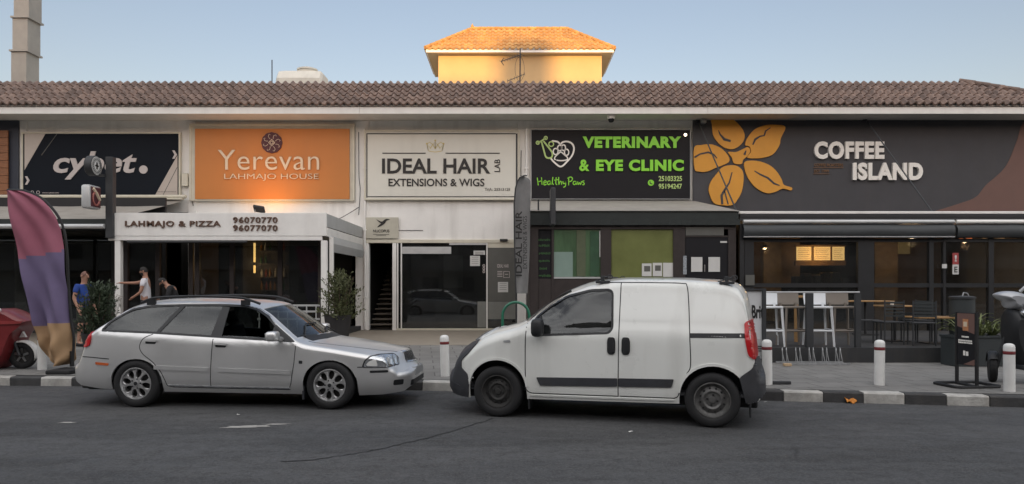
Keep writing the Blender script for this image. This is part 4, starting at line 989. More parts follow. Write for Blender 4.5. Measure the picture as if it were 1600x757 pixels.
# blade sign seen edge-on
t = thing('blade_sign', (1.07, 19.0, 3.5), 'thin dark blade sign seen edge-on in front of the veterinary sign', 'sign')
g = MB(); B(g, 860.5, 868.5, 293, 352, 18.4, .55, .03); g.build('panel', M['charcoal'], t)
g = MB(); B(g, 863, 866, 305, 309, 18.95, .2); B(g, 863, 866, 336, 340, 18.95, .2); g.build('bracket', M['charcoal'], t)
g = MB(); B(g, 840, 842.5, 312, 331, 19.3, .05); tag(g.build('awning_strut', M['charcoal']), 'short dark strut standing on the clinic awning left of the blade sign', 'strut')

# ------------------------------------------------------------------ café terrace
CD = 19.2
t = thing('cafe_terrace', (11, CD, .16), 'dark glazed café terrace with rolled awnings under the COFFEE ISLAND sign', 'café terrace')
cx0 = X(1155, CD); ZF = .43
g = MB(); g.box(X(1152, CD), 17.4, CD - .02, CD + .10, Z(334.5, CD), Z(330.5, CD), .01); g.build('gutter', M['white_paint'], t)
g = MB(); g.box(cx0 + .02, 17.4, CD + .0, FD - .15, Z(333, CD) - .10, Z(334.6, CD)); g.box(cx0 + .02, 17.4, CD + .02, CD + .1, Z(345, CD), Z(335.2, CD) - .01); g.build('roof', M['charcoal'], t)
for a, b, dz in ((1159, 1486, 0), (1490, 1625, .0)):
    g = MB(); g.tube([(X(a, CD), CD - .12, Z(347.5, CD)), (X(b, CD), CD - .12, Z(347.5, CD))], .055, 10); w = g.build('awning_front_bar', M['silver_edge'] if a < 1400 else M['white_paint'], t, smooth=40)
    g = MB(); y_ = CD - .10
    zz_ = [(0, Z(351, CD)), (-.05, Z(354, CD)), (-.09, Z(358, CD)), (-.10, Z(363, CD)), (-.07, Z(368, CD)), (-.02, Z(371.5, CD)), (.1, Z(372.5, CD)), (.12, Z(351, CD))]
    g.grid([[(X(a, CD) + (X(b, CD) - X(a, CD)) * i / 16, y_ + p, q - .02 * math.sin(i * 1.1) * (.3)) for p, q in zz_] for i in range(17)]); g.build('rolled_awning', mat('roll_cloth', (.050, .056, .060), .6, var=.25, vscale=2, stretch=(.3, 3, 9)), t, smooth=40)
g = MB(); g.tube([(X(1159, CD), CD - .16, Z(371, CD)), (X(1486, CD), CD - .16, Z(371, CD))], .02, 6); g.build('bottom_bar', M['galv'], t, smooth=40)
for a, b in ((1156, 1163), (1163.5, 1178), (1341, 1366), (1452, 1459), (1474, 1478), (1545, 1553), (1612, 1620)):
    g = MB(); B(g, a, b, 372.5 if a > 1157 else 350, 520, CD + (.0 if a != 1156 else -.02), .12); g.build('frame_post', M['cafe_frame'], t)
g = MB(); B(g, 1163.5, 1625, 443, 449.5, CD + .01, .1); B(g, 1163.5, 1625, 373, 378.5, CD + .01, .1); g.build('frame_rail', M['cafe_frame'], t)
g = MB(); g.box(X(1178, CD), 17.3, CD + .05, CD + .06, ZF, Z(378, CD)); g.build('glazing', M['shop_glass'], t)
g = MB(); g.box(X(1190, 13.9), 17.4, 13.9, FD, .154, ZF); g.build('platform', mat('platform', (.024, .025, .027), .7, var=.2, vscale=4, dirt=.2), t)
# balustrade in front
t = thing('balustrade', (5.9, 14.0, ZF), 'low open balustrade with a thin steel rail in front of the café stools', 'balustrade')
g = MB(); g.tube([(X(1190, 14.0), 14.0, Z(457, 14.0)), (X(1343, 14.0), 14.0, Z(457, 14.0))], .016, 8); g.build('rail', M['steel'], t, smooth=40)
for px, w in ((1264.5, .13), (1340, .10)):
    g = MB(); x_ = X(px, 14.0); g.box(x_ - w / 2, x_ + w / 2, 13.96, 14.04, .155, Z(458.5, 14.0)); g.build('post', M['charcoal'], t)

# café room
g = MB(); cy_ = 27.5
g.box(X(1164, cy_), X(1250, cy_), cy_, cy_ + .1, .6, 3.4); g.box(X(1345, cy_), X(1475, cy_), cy_, cy_ + .1, .6, 3.4)
tag(g.build('cafe_back_wall', M['interior_warm']), 'brown inner back wall of the café on either side of the lit menu boards', 'wall')
for (a, b, c_, d, D_, lb) in ((1193, 1221, 379, 442, 23.2, 'tan column inside the café at the left end of the window'), (1367, 1403, 379, 443, 23.6, 'tan inner wall panel of the café just right of the wide dark mullion')):
    g = MB(); B(g, a, b, c_, d + 60, D_, .3, .01); tag(g.build('cafe_column', mat('tan_plaster', (.34, .25, .15), .8, var=.35, vscale=3)), lb, 'column')
mY = 26.8
t = thing('menu_board', (X(1283, mY), mY, Z(410, mY)), 'row of three glowing amber menu boards above the café counter', 'menu board')
for a, b in ((1245, 1268.5), (1272, 1298), (1300.5, 1319.5)):
    g = MB(); B(g, a, b, 386, 407, mY, .05); bo = g.build('lit_panel', M['menu_lit'], t)
    g = MB()
    for k in range(6): B(g, a + 2, b - 2 - (k * 7 % 5), 389 + 2.9 * k, 389.6 + 2.9 * k, mY - .004, .003)
    g.build('menu_lines', M['interior_warm'], bo)
g = MB(); B(g, 1243, 1322, 383, 385.5, mY - .05, .15); B(g, 1243, 1322, 407.5, 415, mY - .05, .15); B(g, 1268.7, 1271.8, 385.6, 407.4, mY - .05, .1); B(g, 1298.2, 1300.3, 385.6, 407.4, mY - .05, .1); g.build('surround', M['interior_warm'], t)
t = thing('cafe_counter', (X(1285, 25.5), 25.5, ZF), 'dark counter with coffee machines under the lit menu boards', 'counter')
g = MB(); g.box(X(1225, 25.5), X(1345, 25.5), 25.5, 26.2, ZF, 1.6, .02); g.build('cabinet', M['interior_dark'], t)
rr_ = random.Random(3)
for k in range(6):
    g = MB(); xx = X(1243 + 15 * k, 25.5); h = .25 + .35 * rr_.random(); g.box(xx, xx + .26, 25.6, 25.95, 1.602, 1.6 + h, .03); g.box(xx + .05, xx + .2, 25.55, 25.6, 1.65, 1.6 + h * .6, .01); g.build('coffee_machine', M['charcoal'], t)
for px, py in ((1195, 388), (1425, 373), (1507, 378)):
    t = thing('pendant_lamp', (X(px, 22), 22, Z(py, 22)), {1195: 'small bright pendant lamp at the left end of the café window', 1425: 'pendant lamp in the middle of the café window right of the menu boards', 1507: 'pendant lamp inside the café beside the red and white fire notice'}[px], 'lamp')
    g = MB(); g.lathe([(0, .10), (.03, .10), (.10, 0), (.09, 0)], (X(px, 22), 22, Z(py, 22)), n=14); g.build('shade', M['charcoal'], t, smooth=40)
    g = MB(); g.lathe([(0, -.045), (.04, -.03), (.05, 0), (0, .03)], (X(px, 22), 22, Z(py, 22)), n=12); g.build('bulb', M['lamp_lit'], t, smooth=40)
    g = MB(); g.tube([(X(px, 22), 22, Z(py, 22) + .1), (X(px, 22), 22, 3.4)], .006, 4); g.build('cord', M['black'], t)
for px, py, D_, e, c_ in ((1195, 392, 21.9, 16, (1, .62, .3)), (1283, 398, 26.2, 13, (1, .55, .2)), (1425, 380, 22.0, 16, (1, .62, .3)), (1507, 385, 22.0, 8, (1, .5, .25))):
    pl_ = bpy.data.lights.new('cafe_lamp_light', 'POINT'); pl_.energy = e; pl_.color = c_; pl_.shadow_soft_size = .12
    o = bpy.data.objects.new('cafe_lamp_light', pl_); COL.objects.link(o); o.location = (X(px, D_), D_, Z(py, D_))
g = MB(); B(g, 1404, 1422, 375, 397, 26.4, .05); tag(g.build('lit_poster', mat('lit_poster', (.62, .42, .16), .5, var=.3, emit=.12)), 'softly lit yellow poster on the café back wall right of the menu boards', 'poster')
g = MB(); B(g, 1500, 1519, 369, 374, 24.6, .05); tag(g.build('lit_sign', M['sign_red_lit']), 'small red glowing strip inside the café at the right', 'lit strip')
g = MB(); B(g, 1536, 1570, 369, 373.5, 24.6, .05); tag(g.build('lit_sign', mat('lit_dim', (.7, .42, .2), .5, var=.2, emit=.12)), 'dim orange glowing strip inside the café near the right edge', 'lit strip')
t = thing('fire_notice', (X(1493, 19.1), 19.1, 1.9), 'red and white fire safety notice on the café glass', 'notice')
g = MB(); B(g, 1488.5, 1498, 395.5, 413.5, 19.13, .02); g.build('red_panel', mat('fire_red', (.36, .06, .06), .5, var=.15), t)
g = MB(); B(g, 1488.5, 1498, 413.7, 429, 19.13, .02); wp = g.build('white_panel', M['paper'], t)
g = MB(); textp(g, 'E', 1491, 1496, 417, 426, 19.129, depth=.004, offset=.02); g.build('symbol', M['letter_black'], wp)
g = MB(); textp(g, '!', 1491.5, 1495, 399, 409, 19.129, depth=.004, offset=.02); g.build('symbol', M['paper'], t)
g = MB(); B(g, 1472.5, 1479.5, 413, 419.5, 19.13, .02); tag(g.build('sticker', M['paper']), 'small white square sticker on the café post left of the fire notice', 'sticker')
g = MB(); B(g, 1165, 1179, 430, 446, 19.13, .02); tag(g.build('window_notice', M['poster_grey']), 'small grey notice at the left foot of the café window', 'notice')
# awning stays
for (p0, p1), lb in ((((1091, 190), (1152, 333)), 'thin dark awning stay crossing the ochre flower'), (((1352, 186), (1457, 332)), 'thin dark awning stay crossing the white letters')):
    g = MB(); g.tube([(X(p0[0], 23.85), 23.85, Z(p0[1], 23.85)), (X(p1[0], 19.3), 19.3, Z(p1[1], 19.3))], .02, 6); g.box(X(p0[0], 23.8) - .06, X(p0[0], 23.8) + .06, 23.80, 23.87, Z(p0[1], 23.8) - .06, Z(p0[1], 23.8) + .06)
    tag(g.build('awning_stay', M['charcoal']), lb, 'stay')
g = MB(); B(g, 1096, 1104, 186.5, 192.5, 23.6, .2, .02); tag(g.build('wall_lamp', M['galv']), 'small grey wall lamp under the eaves at the top left of the dark café sign', 'lamp')
# ------------------------------------------------------------------ vehicles
def lin(pts):
    def f(x):
        if x <= pts[0][0]: return pts[0][1]
        for (a, b), (c, d) in zip(pts, pts[1:]):
            if x <= c: return b + (d - b) * (x - a) / (c - a)
        return pts[-1][1]
    return f
def smoothed(pts, w=.05):
    f = lin(pts)
    def h(x): return sum(f(x + w * k / 3) * q for k, q in zip(range(-3, 4), (1, 2, 3, 4, 3, 2, 1))) / 16
    return h
class Car:
    """body skin lofted along x (front = +x) from a side profile, a plan outline and a waist height"""
    def __init__(s, top, bot, plan, belt, lean, crown, bow_f, bow_r, xmid, rc, side_bulge=.03, taper=.05, shoulder=0):
        s.tA = smoothed(top, .07); s.tB = smoothed(top, .022); s.topraw = lin(top); s.bot = lin(bot); s.plan = lin(catmull(plan, 6, False)); s.belt = lin(belt)
        s.lean = lean; s.crown = crown; s.bf = bow_f; s.br = bow_r; s.xm = xmid; s.rc = rc; s.bulge = side_bulge; s.taper = taper
        s.x0 = plan[0][0]; s.x1 = plan[-1][0]
        s.shoulder = shoulder
    def top(s, x):
        k = max(0, min(1, (x - (s.x1 - .34)) / .12)); return s.tA(x) * (1 - k) + s.tB(x) * k
    def zt(s, x, q):
        d = s.bf * q * q if x > s.xm else -s.br * q * q
        k = min(1, abs(x - s.xm) / .5)
        return s.top(max(s.x0, min(s.x1, x + d * k)))
    def side(s, x, z):
        W_ = s.plan(x); zb = s.belt(x); z0 = s.bot(x)
        t = (z - .55) / .5
        w = W_ - s.bulge * t * t * (1 if z < .55 else .5)
        if z < .40: w -= s.taper * ((.40 - z) / .25) ** 2
        if z > zb:
            h = z - zb; w -= s.lean * h + .25 * s.lean * h * h + s.shoulder * min(1, h / .04)
        return max(.02, w)
    def section(s, x, n1=18, n2=6, n3=9):
        zb = s.bot(x); ze = s.zt(x, 1.0); ztc = s.zt(x, 0)
        rc = min(s.rc, .45 * (ze - zb)); zs = ze - s.crown * .9 - rc
        pts = []
        for i in range(n1 + 1):
            z = zb + (zs - zb) * i / n1; pts.append((s.side(x, z), z))
        yA, zA = pts[-1]; yB = max(.015, yA - rc * 1.05 - s.lean * rc); 
        zB = s.zt(x, 1.0) - s.crown * .9
        for i in range(1, n2 + 1):
            a = math.pi / 2 * i / n2
            pts.append((yB + (yA - yB) * math.cos(a), zA + (zB - zA) * math.sin(a)))
        for i in range(1, n3 + 1):
            y = yB * (1 - i / n3); q = y / yB
            z = s.zt(x, q) - s.crown * .9 * q * q
            pts.append((y, z))
        return pts, yB
    def shell(s, dx=.026):
        xs = []; x = s.x0
        L_ = s.x1 - s.x0; n = int(L_ / dx)
        for i in range(n + 1):
            t = i / n; e = .5 - .5 * math.cos(math.pi * t)
            xs.append(s.x0 + L_ * (.72 * t + .28 * e))
        rows = []
        for x in xs:
            p, _ = s.section(x)
            rows.append([(x, y, z) for y, z in p] + [(x, -y, z) for y, z in reversed(p[:-1])])
        mb = MB(); mb.grid(rows)
        k = len(rows[0])
        mb.add(rows[0], [tuple(range(k))]); mb.add(rows[-1], [tuple(range(k))[::-1]])
        return mb
def bm_obj(mb, weld=True):
    me = bpy.data.meshes.new('tmp'); me.from_pydata(mb.v, [], mb.f)
    bm = bmesh.new(); bm.from_mesh(me)
    if weld: bmesh.ops.remove_doubles(bm, verts=bm.verts[:], dist=1e-5)
    bmesh.ops.recalc_face_normals(bm, faces=bm.faces[:]); bm.to_mesh(me)
    o = bpy.data.objects.new('tmp', me); COL.objects.link(o)
    return o, bm
def drop(o):
    me = o.data; bpy.data.objects.remove(o); bpy.data.meshes.remove(me)
def side_prism(poly, y0, y1):
    mb = MB(); mb.prism(poly, y0, y1); return mb
def plan_prism(poly, z0, z1):
    mb = MB(); mb.prism(poly, z0, z1); mb.v = [(x, z, y) for x, y, z in mb.v]; return mb
def body_from(car, cutters, parent, paint, name='body'):
    o, bm = bm_obj(car.shell()); bvh = BVHTree.FromBMesh(bm); bm.free()
    md = o.modifiers.new('s', 'SOLIDIFY'); md.thickness = .022; md.offset = -1; md.material_offset = 1
    o.data.materials.append(paint); o.data.materials.append(M['cabin_grey'])
    cs = []
    for c in cutters:
        co, b2 = bm_obj(c); b2.free(); cs.append(co)
        m2 = o.modifiers.new('b', 'BOOLEAN'); m2.operation = 'DIFFERENCE'; m2.object = co; m2.solver = 'EXACT'
    dg = bpy.context.evaluated_depsgraph_get()
    me = bpy.data.meshes.new_from_object(o.evaluated_get(dg)); me.name = name
    drop(o)
    for c in cs: drop(c)
    me.polygons.foreach_set('use_smooth', [True] * len(me.polygons)); me.set_sharp_from_angle(angle=R(32))
    b = bpy.data.objects.new(name, me); COL.objects.link(b); b.parent = parent; ORG[b.name] = Vector((0, 0, 0))
    return b, bvh
def cast(bvh, p, d):
    h = bvh.ray_cast(Vector(p), Vector(d).normalized())
    return (h[0], h[1]) if h[0] is not None else (None, None)
def patch(bvh, poly, axis, sgn, off, thick=0, maxe=.06, origin=None, direc=None):
    """a piece of surface cut to an outline and laid on (off > 0) or under the body skin. axis 'side': poly in (x, z), seen from y = sgn"""
    bm = bmesh.new(); tri = tessellate_polygon([[Vector((*p, 0)) for p in poly]])
    vs = [bm.verts.new((p[0], p[1], 0)) for p in poly]
    for t in tri:
        try: bm.faces.new([vs[i] for i in t])
        except ValueError: pass
    for _ in range(7):
        es = [e for e in bm.edges if e.calc_length() > maxe]
        if not es: break
        bmesh.ops.subdivide_edges(bm, edges=es, cuts=1); bmesh.ops.triangulate(bm, faces=bm.faces[:])
    bm.verts.index_update()
    P, Nn = [], []
    for v in bm.verts:
        a, b = v.co.x, v.co.y
        if axis == 'side': o, d = (a, 3 * sgn, b), (0, -sgn, 0)
        elif axis == 'top': o, d = (a, b, 3), (0, 0, -1)
        else: o, d = origin(a, b), direc
        h, n = cast(bvh, o, d)
        if h is None: P.append(None); Nn.append(None); continue
        if n.dot(Vector(d)) > 0: n = -n
        P.append(h); Nn.append(n)
    for _ in range(25 if off < 0 else 0):
        Q = list(P)
        for v in bm.verts:
            if P[v.index] is None or v.is_boundary: continue
            nb = [P[e.other_vert(v).index] for e in v.link_edges]
            if any(q is None for q in nb): continue
            Q[v.index] = P[v.index] * .4 + sum(nb, Vector()) / len(nb) * .6
        P = Q
    mb = MB(); idx = {}
    vs_o, vs_i = [], []
    for i, (h, n) in enumerate(zip(P, Nn)):
        if h is None: continue
        idx[i] = len(vs_o); vs_o.append(h + n * off); vs_i.append(h + n * (off - thick))
    fs = [[idx[v.index] for v in f.verts] for f in bm.faces if all(v.index in idx for v in f.verts)]
    if thick:
        k = len(vs_o); edges = {}
        for f in fs:
            for a, b in zip(f, f[1:] + f[:1]): edges[(a, b)] = edges.get((a, b), 0) + 1
        allf = fs + [[i + k for i in reversed(f)] for f in fs]
        for (a, b) in edges:
            if (b, a) not in edges: allf.append([b, a, a + k, b + k])
        mb.add(vs_o + vs_i, allf)
    else: mb.add(vs_o, fs)
    bm.free(); return mb
def surf_line(bvh, pts, w, axis, sgn, off, thick=.004, step=.03):
    """thin strip along a line drawn on the skin (seams, rubber beads)"""
    q = [Vector(pts[0])]
    for a, b in zip(pts, pts[1:]):
        a, b = Vector(a), Vector(b); k = max(1, int((b - a).length / step))
        q += [a.lerp(b, i / k) for i in range(1, k + 1)]
    l, r = ribbon([tuple(p) for p in q], w)
    mb = MB(); rows = []
    for a, b in zip(l, r):
        row = []
        for p in (a, b):
            o, d = ((p[0], 3 * sgn, p[1]), (0, -sgn, 0)) if axis == 'side' else ((p[0], p[1], 3), (0, 0, -1))
            h, n = cast(bvh, o, d)
            if h is None: row = None; break
            if n.dot(Vector(d)) > 0: n = -n
            row += [h + n * (off - thick), h + n * off] if p is a else [h + n * off, h + n * (off - thick)]
        if row: rows.append(row)
    if len(rows) > 1: mb.grid(rows)
    return mb
def resample(poly, n):
    L_ = [0]
    for a, b in zip(poly, poly[1:] + poly[:1]): L_.append(L_[-1] + math.dist(a, b))
    out = []; j = 0; P2 = poly + [poly[0]]
    for i in range(n):
        t = L_[-1] * i / n
        while L_[j + 1] < t: j += 1
        u = (t - L_[j]) / ((L_[j + 1] - L_[j]) or 1); out.append((P2[j][0] + (P2[j + 1][0] - P2[j][0]) * u, P2[j][1] + (P2[j + 1][1] - P2[j][1]) * u))
    return out
def rounded(poly, r=.03, k=4):
    out = []; n = len(poly)
    for i in range(n):
        p0, p, p1 = Vector(poly[i - 1]), Vector(poly[i]), Vector(poly[(i + 1) % n])
        a = p + (p0 - p).normalized() * min(r, (p0 - p).length * .45); b = p + (p1 - p).normalized() * min(r, (p1 - p).length * .45)
        for t in [j / k for j in range(k + 1)]:
            out.append(tuple((1 - t) ** 2 * a + 2 * t * (1 - t) * p + t * t * b))
    return out
def inset(poly, d):
    ar = sum(poly[i - 1][0] * poly[i][1] - poly[i][0] * poly[i - 1][1] for i in range(len(poly)))
    s = 1 if ar > 0 else -1; out = []; n = len(poly)
    for i in range(n):
        a, b, c = Vector(poly[i - 1]), Vector(poly[i]), Vector(poly[(i + 1) % n])
        e1 = (b - a).normalized() if (b - a).length > 1e-6 else (c - b).normalized(); e2 = (c - b).normalized() if (c - b).length > 1e-6 else e1
        nn = (Vector((-e1.y, e1.x)) + Vector((-e2.y, e2.x))); nn = nn.normalized() if nn.length > 1e-6 else Vector((-e1.y, e1.x))
        out.append(tuple(b + nn * d * s))
    return out
def ring_patch(bvh, outer, inner, sgn, off, thick=.012):
    n = 110; a = resample(outer, n); b = resample(inner, n)
    def hit(p):
        h, nn = cast(bvh, (p[0], 3 * sgn, p[1]), (0, -sgn, 0))
        if h is None: return None
        if nn.dot(Vector((0, -sgn, 0))) > 0: nn = -nn
        return h, nn
    rows = []
    for p, q in list(zip(a, b)) + [(a[0], b[0])]:
        hp, hq = hit(p), hit(q)
        if hp is None or hq is None: continue
        rows.append([hp[0] + hp[1] * (off - thick), hp[0] + hp[1] * off, hq[0] + hq[1] * off, hq[0] + hq[1] * (off - thick)])
    mb = MB(); mb.grid(rows); return mb
# ---- wheels
def tyre_mb(Ro, Ri, w):
    g = MB(); h = w / 2
    g.lathe([(Ri, -h * .80), (Ri + .012, -h * .92), (Ri + .35 * (Ro - Ri), -h), (Ro - .028, -h * .97), (Ro - .010, -h * .82), (Ro - .002, -h * .6), (Ro, -h * .1), (Ro - .004, -h * .08), (Ro - .004, h * .08), (Ro, h * .1),
             (Ro - .002, h * .6), (Ro - .010, h * .82), (Ro - .028, h * .97), (Ri + .35 * (Ro - Ri), h), (Ri + .012, h * .92), (Ri, h * .80)], axis='y', n=44)
    return g
def alloy_face(r0, r1, nh, y, th):
    """cast wheel face with nh rounded windows between the spokes"""
    g = MB()
    for s in range(nh):
        c = 2 * math.pi * (s + .5) / nh; half = math.pi / nh; rm = (r0 + r1) * .53
        hole, wedge = [], []
        for k in range(24):
            a = 2 * math.pi * k / 24
            du, dv = math.cos(a), math.sin(a)           # u radial, v tangential
            wr = (r1 - r0) * .40; wt = rm * half * .70 * (1 + .22 * du)
            hole.append((rm + wr * du, wt * dv))
            lo, hi = 0, .4
            for _ in range(26):
                m_ = (lo + hi) / 2; u, v_ = rm + m_ * du, m_ * dv
                rr = math.hypot(u, v_); tt = math.atan2(v_, u)
                if r0 <= rr <= r1 and abs(tt) <= half: lo = m_
                else: hi = m_
            wedge.append((rm + lo * du, lo * dv))
        def pos(u, v_, yy): return (u * math.cos(c) - v_ * math.sin(c), yy, u * math.sin(c) + v_ * math.cos(c))
        dish = lambda u, v_: y + .028 * (1 - min(1, math.hypot(u, v_) / r1)) ** 1.0
        rows = []
        for (hu, hv), (wu, wv) in zip(hole + hole[:1], wedge + wedge[:1]):
            mu, mv = hu * .75 + wu * .25, hv * .75 + wv * .25
            rows.append([pos(hu, hv, dish(hu, hv) - .035), pos(hu, hv, dish(hu, hv) - .006), pos(mu, mv, dish(mu, mv)), pos(wu, wv, dish(wu, wv))])
        g.grid(rows)
    return g
def wheel(parent, x, y, z, Ro, Ri, w, sgn, kind):
    def put(o): o.location = (x, y, z); o.rotation_euler = (0, spin, 0 if sgn > 0 else math.pi); return o
    spin = random.uniform(0, 1)
    t = put(tyre_mb(Ro, Ri, w).build('wheel', M['rubber'], parent, smooth=40))
    g = MB(); h = w / 2
    if kind == 'alloy':
        g.lathe([(Ri - .004, -h * .8), (Ri + .004, -h * .84), (Ri + .004, h * .80), (Ri + .006, h * .90), (Ri - .006, h * .92), (Ri - .014, h * .78), (Ri - .02, h * .45), (Ri - .022, -h * .5)], axis='y', n=44)
        g2 = alloy_face(.052, Ri - .012, 8, h * .62, .03); g.add(g2.v, g2.f)
        g.lathe([(0, h * .62 + .030), (.03, h * .62 + .030), (.034, h * .62 + .02), (.056, h * .62 + .016)], axis='y', n=24)
        r = g.build('rim', M['alloy'], t, smooth=35)
        g = MB(); g.lathe([(0, h * .62 + .034), (.024, h * .62 + .032), (.028, h * .62 + .026)], axis='y', n=16)
        for k in range(5):
            a = 2 * math.pi * k / 5 + .3; g.lathe([(0, h * .62 + .026), (.010, h * .62 + .024), (.011, h * .62 + .01)], (.062 * math.cos(a), 0, .062 * math.sin(a)), axis='y', n=8)
        g.build('hub_bolts', M['trim_black'], t)
        g = MB(); g.lathe([(0, -.01), (Ri - .02, -.01), (Ri - .02, -.02), (0, -.02)], axis='y', n=24); g.build('brake_disc', M['dusty_steel'], t)
    else:
        m = M['rusty_steel'] if kind == 'steel' else M['dusty_steel']
        g.lathe([(Ri - .004, -h * .8), (Ri + .004, -h * .84), (Ri + .004, h * .80), (Ri + .008, h * .90), (Ri - .004, h * .92), (Ri - .014, h * .74), (Ri - .03, h * .52), (Ri - .045, h * .40),
                 (.135, h * .44), (.118, h * .62), (.100, h * .66), (.090, h * .60), (.078, h * .52), (.040, h * .54), (.034, h * .66), (.0, h * .66)], axis='y', n=44)
        r = g.build('rim', m, t, smooth=35)
        g = MB()
        for k in range(12):
            a = 2 * math.pi * k / 12; g.lathe([(0, h * .60), (.0125, h * .60), (.0135, h * .5)], (.122 * math.cos(a) * 1.09, -.004, .122 * math.sin(a) * 1.09), axis='y', n=10)
        for k in range(4):
            a = 2 * math.pi * k / 4 + .4; g.lathe([(0, h * .60), (.013, h * .60), (.014, h * .5)], (.058 * math.cos(a), 0, .058 * math.sin(a)), axis='y', n=10)
        g.build('rim_holes', M['black'], t)
    return t
def seat_mb(x, y, w=.46, back=.62, z=.30):
    g = MB(); g.box(x - .25, x + .27, y - w / 2, y + w / 2, z, z + .17, .05)
    a = len(g.v); g.box(-.07, .07, y - w / 2, y + w / 2, 0, back, .05)
    g.box(-.05, .05, y - .13, y + .13, back + .03, back + .21, .04); g.box(-.02, .02, y - .07, y + .07, back, back + .05)
    g.xf(Matrix.Translation((x - .24, 0, z + .13)) @ Matrix.Rotation(R(-16), 4, 'Y'), a)
    return g

# ================================================================== the silver estate car
AX = 2.60
car = Car(
    top=[(-.99, .56), (-.965, .655), (-.90, .69), (-.875, .70), (-.855, .93), (-.81, 1.0), (-.63, 1.12), (-.37, 1.32), (-.14, 1.395), (.1, 1.42), (.5, 1.435), (1.0, 1.43), (1.42, 1.405), (1.66, 1.372), (1.86, 1.27), (2.34, .915), (2.44, .885),
         (2.8, .835), (3.15, .775), (3.36, .738), (3.45, .715), (3.485, .69), (3.51, .585), (3.545, .575), (3.59, .545), (3.60, .49)],
    bot=[(-.99, .36), (-.80, .275), (-.5, .235), (0, .22), (.4, .205), (2.2, .19), (2.9, .175), (3.25, .18), (3.5, .205), (3.60, .28)],
    plan=[(-.99, .56), (-.95, .67), (-.87, .755), (-.72, .815), (-.4, .848), (.2, .858), (1.2, .86), (2.2, .858), (2.75, .845), (3.05, .815), (3.28, .745), (3.44, .64), (3.545, .51), (3.60, .38)],
    belt=[(-.8, 1.0), (-.5, .985), (2.13, .85), (2.6, .80), (3.6, .60)],
    lean=.30, crown=.045, bow_f=.17, bow_r=.12, xmid=.8, rc=.07, side_bulge=.085, taper=.055, shoulder=.012)
ca = R(-3.906)
nearp = Vector((-4.949, 9.68, 0)); 
axis = Vector((math.cos(ca), math.sin(ca), 0)); nrm = Vector((-math.sin(ca), math.cos(ca), 0))
est = thing('estate_car', nearp + nrm * .84, 'silver estate car with roof rails and alloy wheels parked along the kerb', 'car', 'vehicles parked at the kerb', rz=ca, local=True)
dlo = rounded([(-.515, 1.0), (-.41, 1.135), (-.15, 1.297), (.09, 1.338), (.52, 1.352), (1.1, 1.352), (1.40, 1.337), (1.56, 1.295), (1.72, 1.205), (1.85, 1.085), (2.145, .868), (1.02, .928), (.24, .972)], .03)
def arch(cx, cz, r, r2, zlow):
    return [(cx - r, zlow)] + [(cx - r * math.cos(math.pi * i / 22), cz + r2 * max(0, math.sin(math.pi * i / 22)) ** .9) for i in range(23)] + [(cx + r, zlow)]
wzc = .315
archR = arch(.01, .30, .353, .340, .05); archF = arch(AX, .30, .360, .345, .05)
cut = [side_prism(dlo, -2, 2)]
cut.append(side_prism(archR, -2, -.55)); cut.append(side_prism(archR, .55, 2)); cut.append(side_prism(archF, -2, -.55)); cut.append(side_prism(archF, .55, 2))
def screen_poly(c, xa, xb, ins, bowa, bowb, n=10):
    """plan outline of a windscreen between its roof edge xa and its base xb"""
    L_ = []
    for i in range(n + 1):
        x = xa + (xb - xa) * i / n; L_.append((x, c.section(x)[1] - ins))
    out = [(x - 0, y) for x, y in L_]
    base = [(xb + bowb * (1 - (y / L_[-1][1]) ** 2), y) for y in [L_[-1][1] * (1 - 2 * k / 8) for k in range(9)]]
    out += base[1:-1] + [(x, -y) for x, y in reversed(L_)]
    topb = [(xa + bowa * (1 - (y / L_[0][1]) ** 2), y) for y in [-L_[0][1] * (1 - 2 * k / 8) for k in range(9)]]
    return out + topb[1:-1]
wsp = screen_poly(car, 1.60, 2.13, .035, .13, .17)
cut.append(plan_prism(wsp, .87, 1.6))
rwp = screen_poly(car, -.32, -.66, .08, -.05, -.09)
cut.append(plan_prism(rwp, .95, 1.6))
body, bv = body_from(car, cut, est, M['silver_paint'])
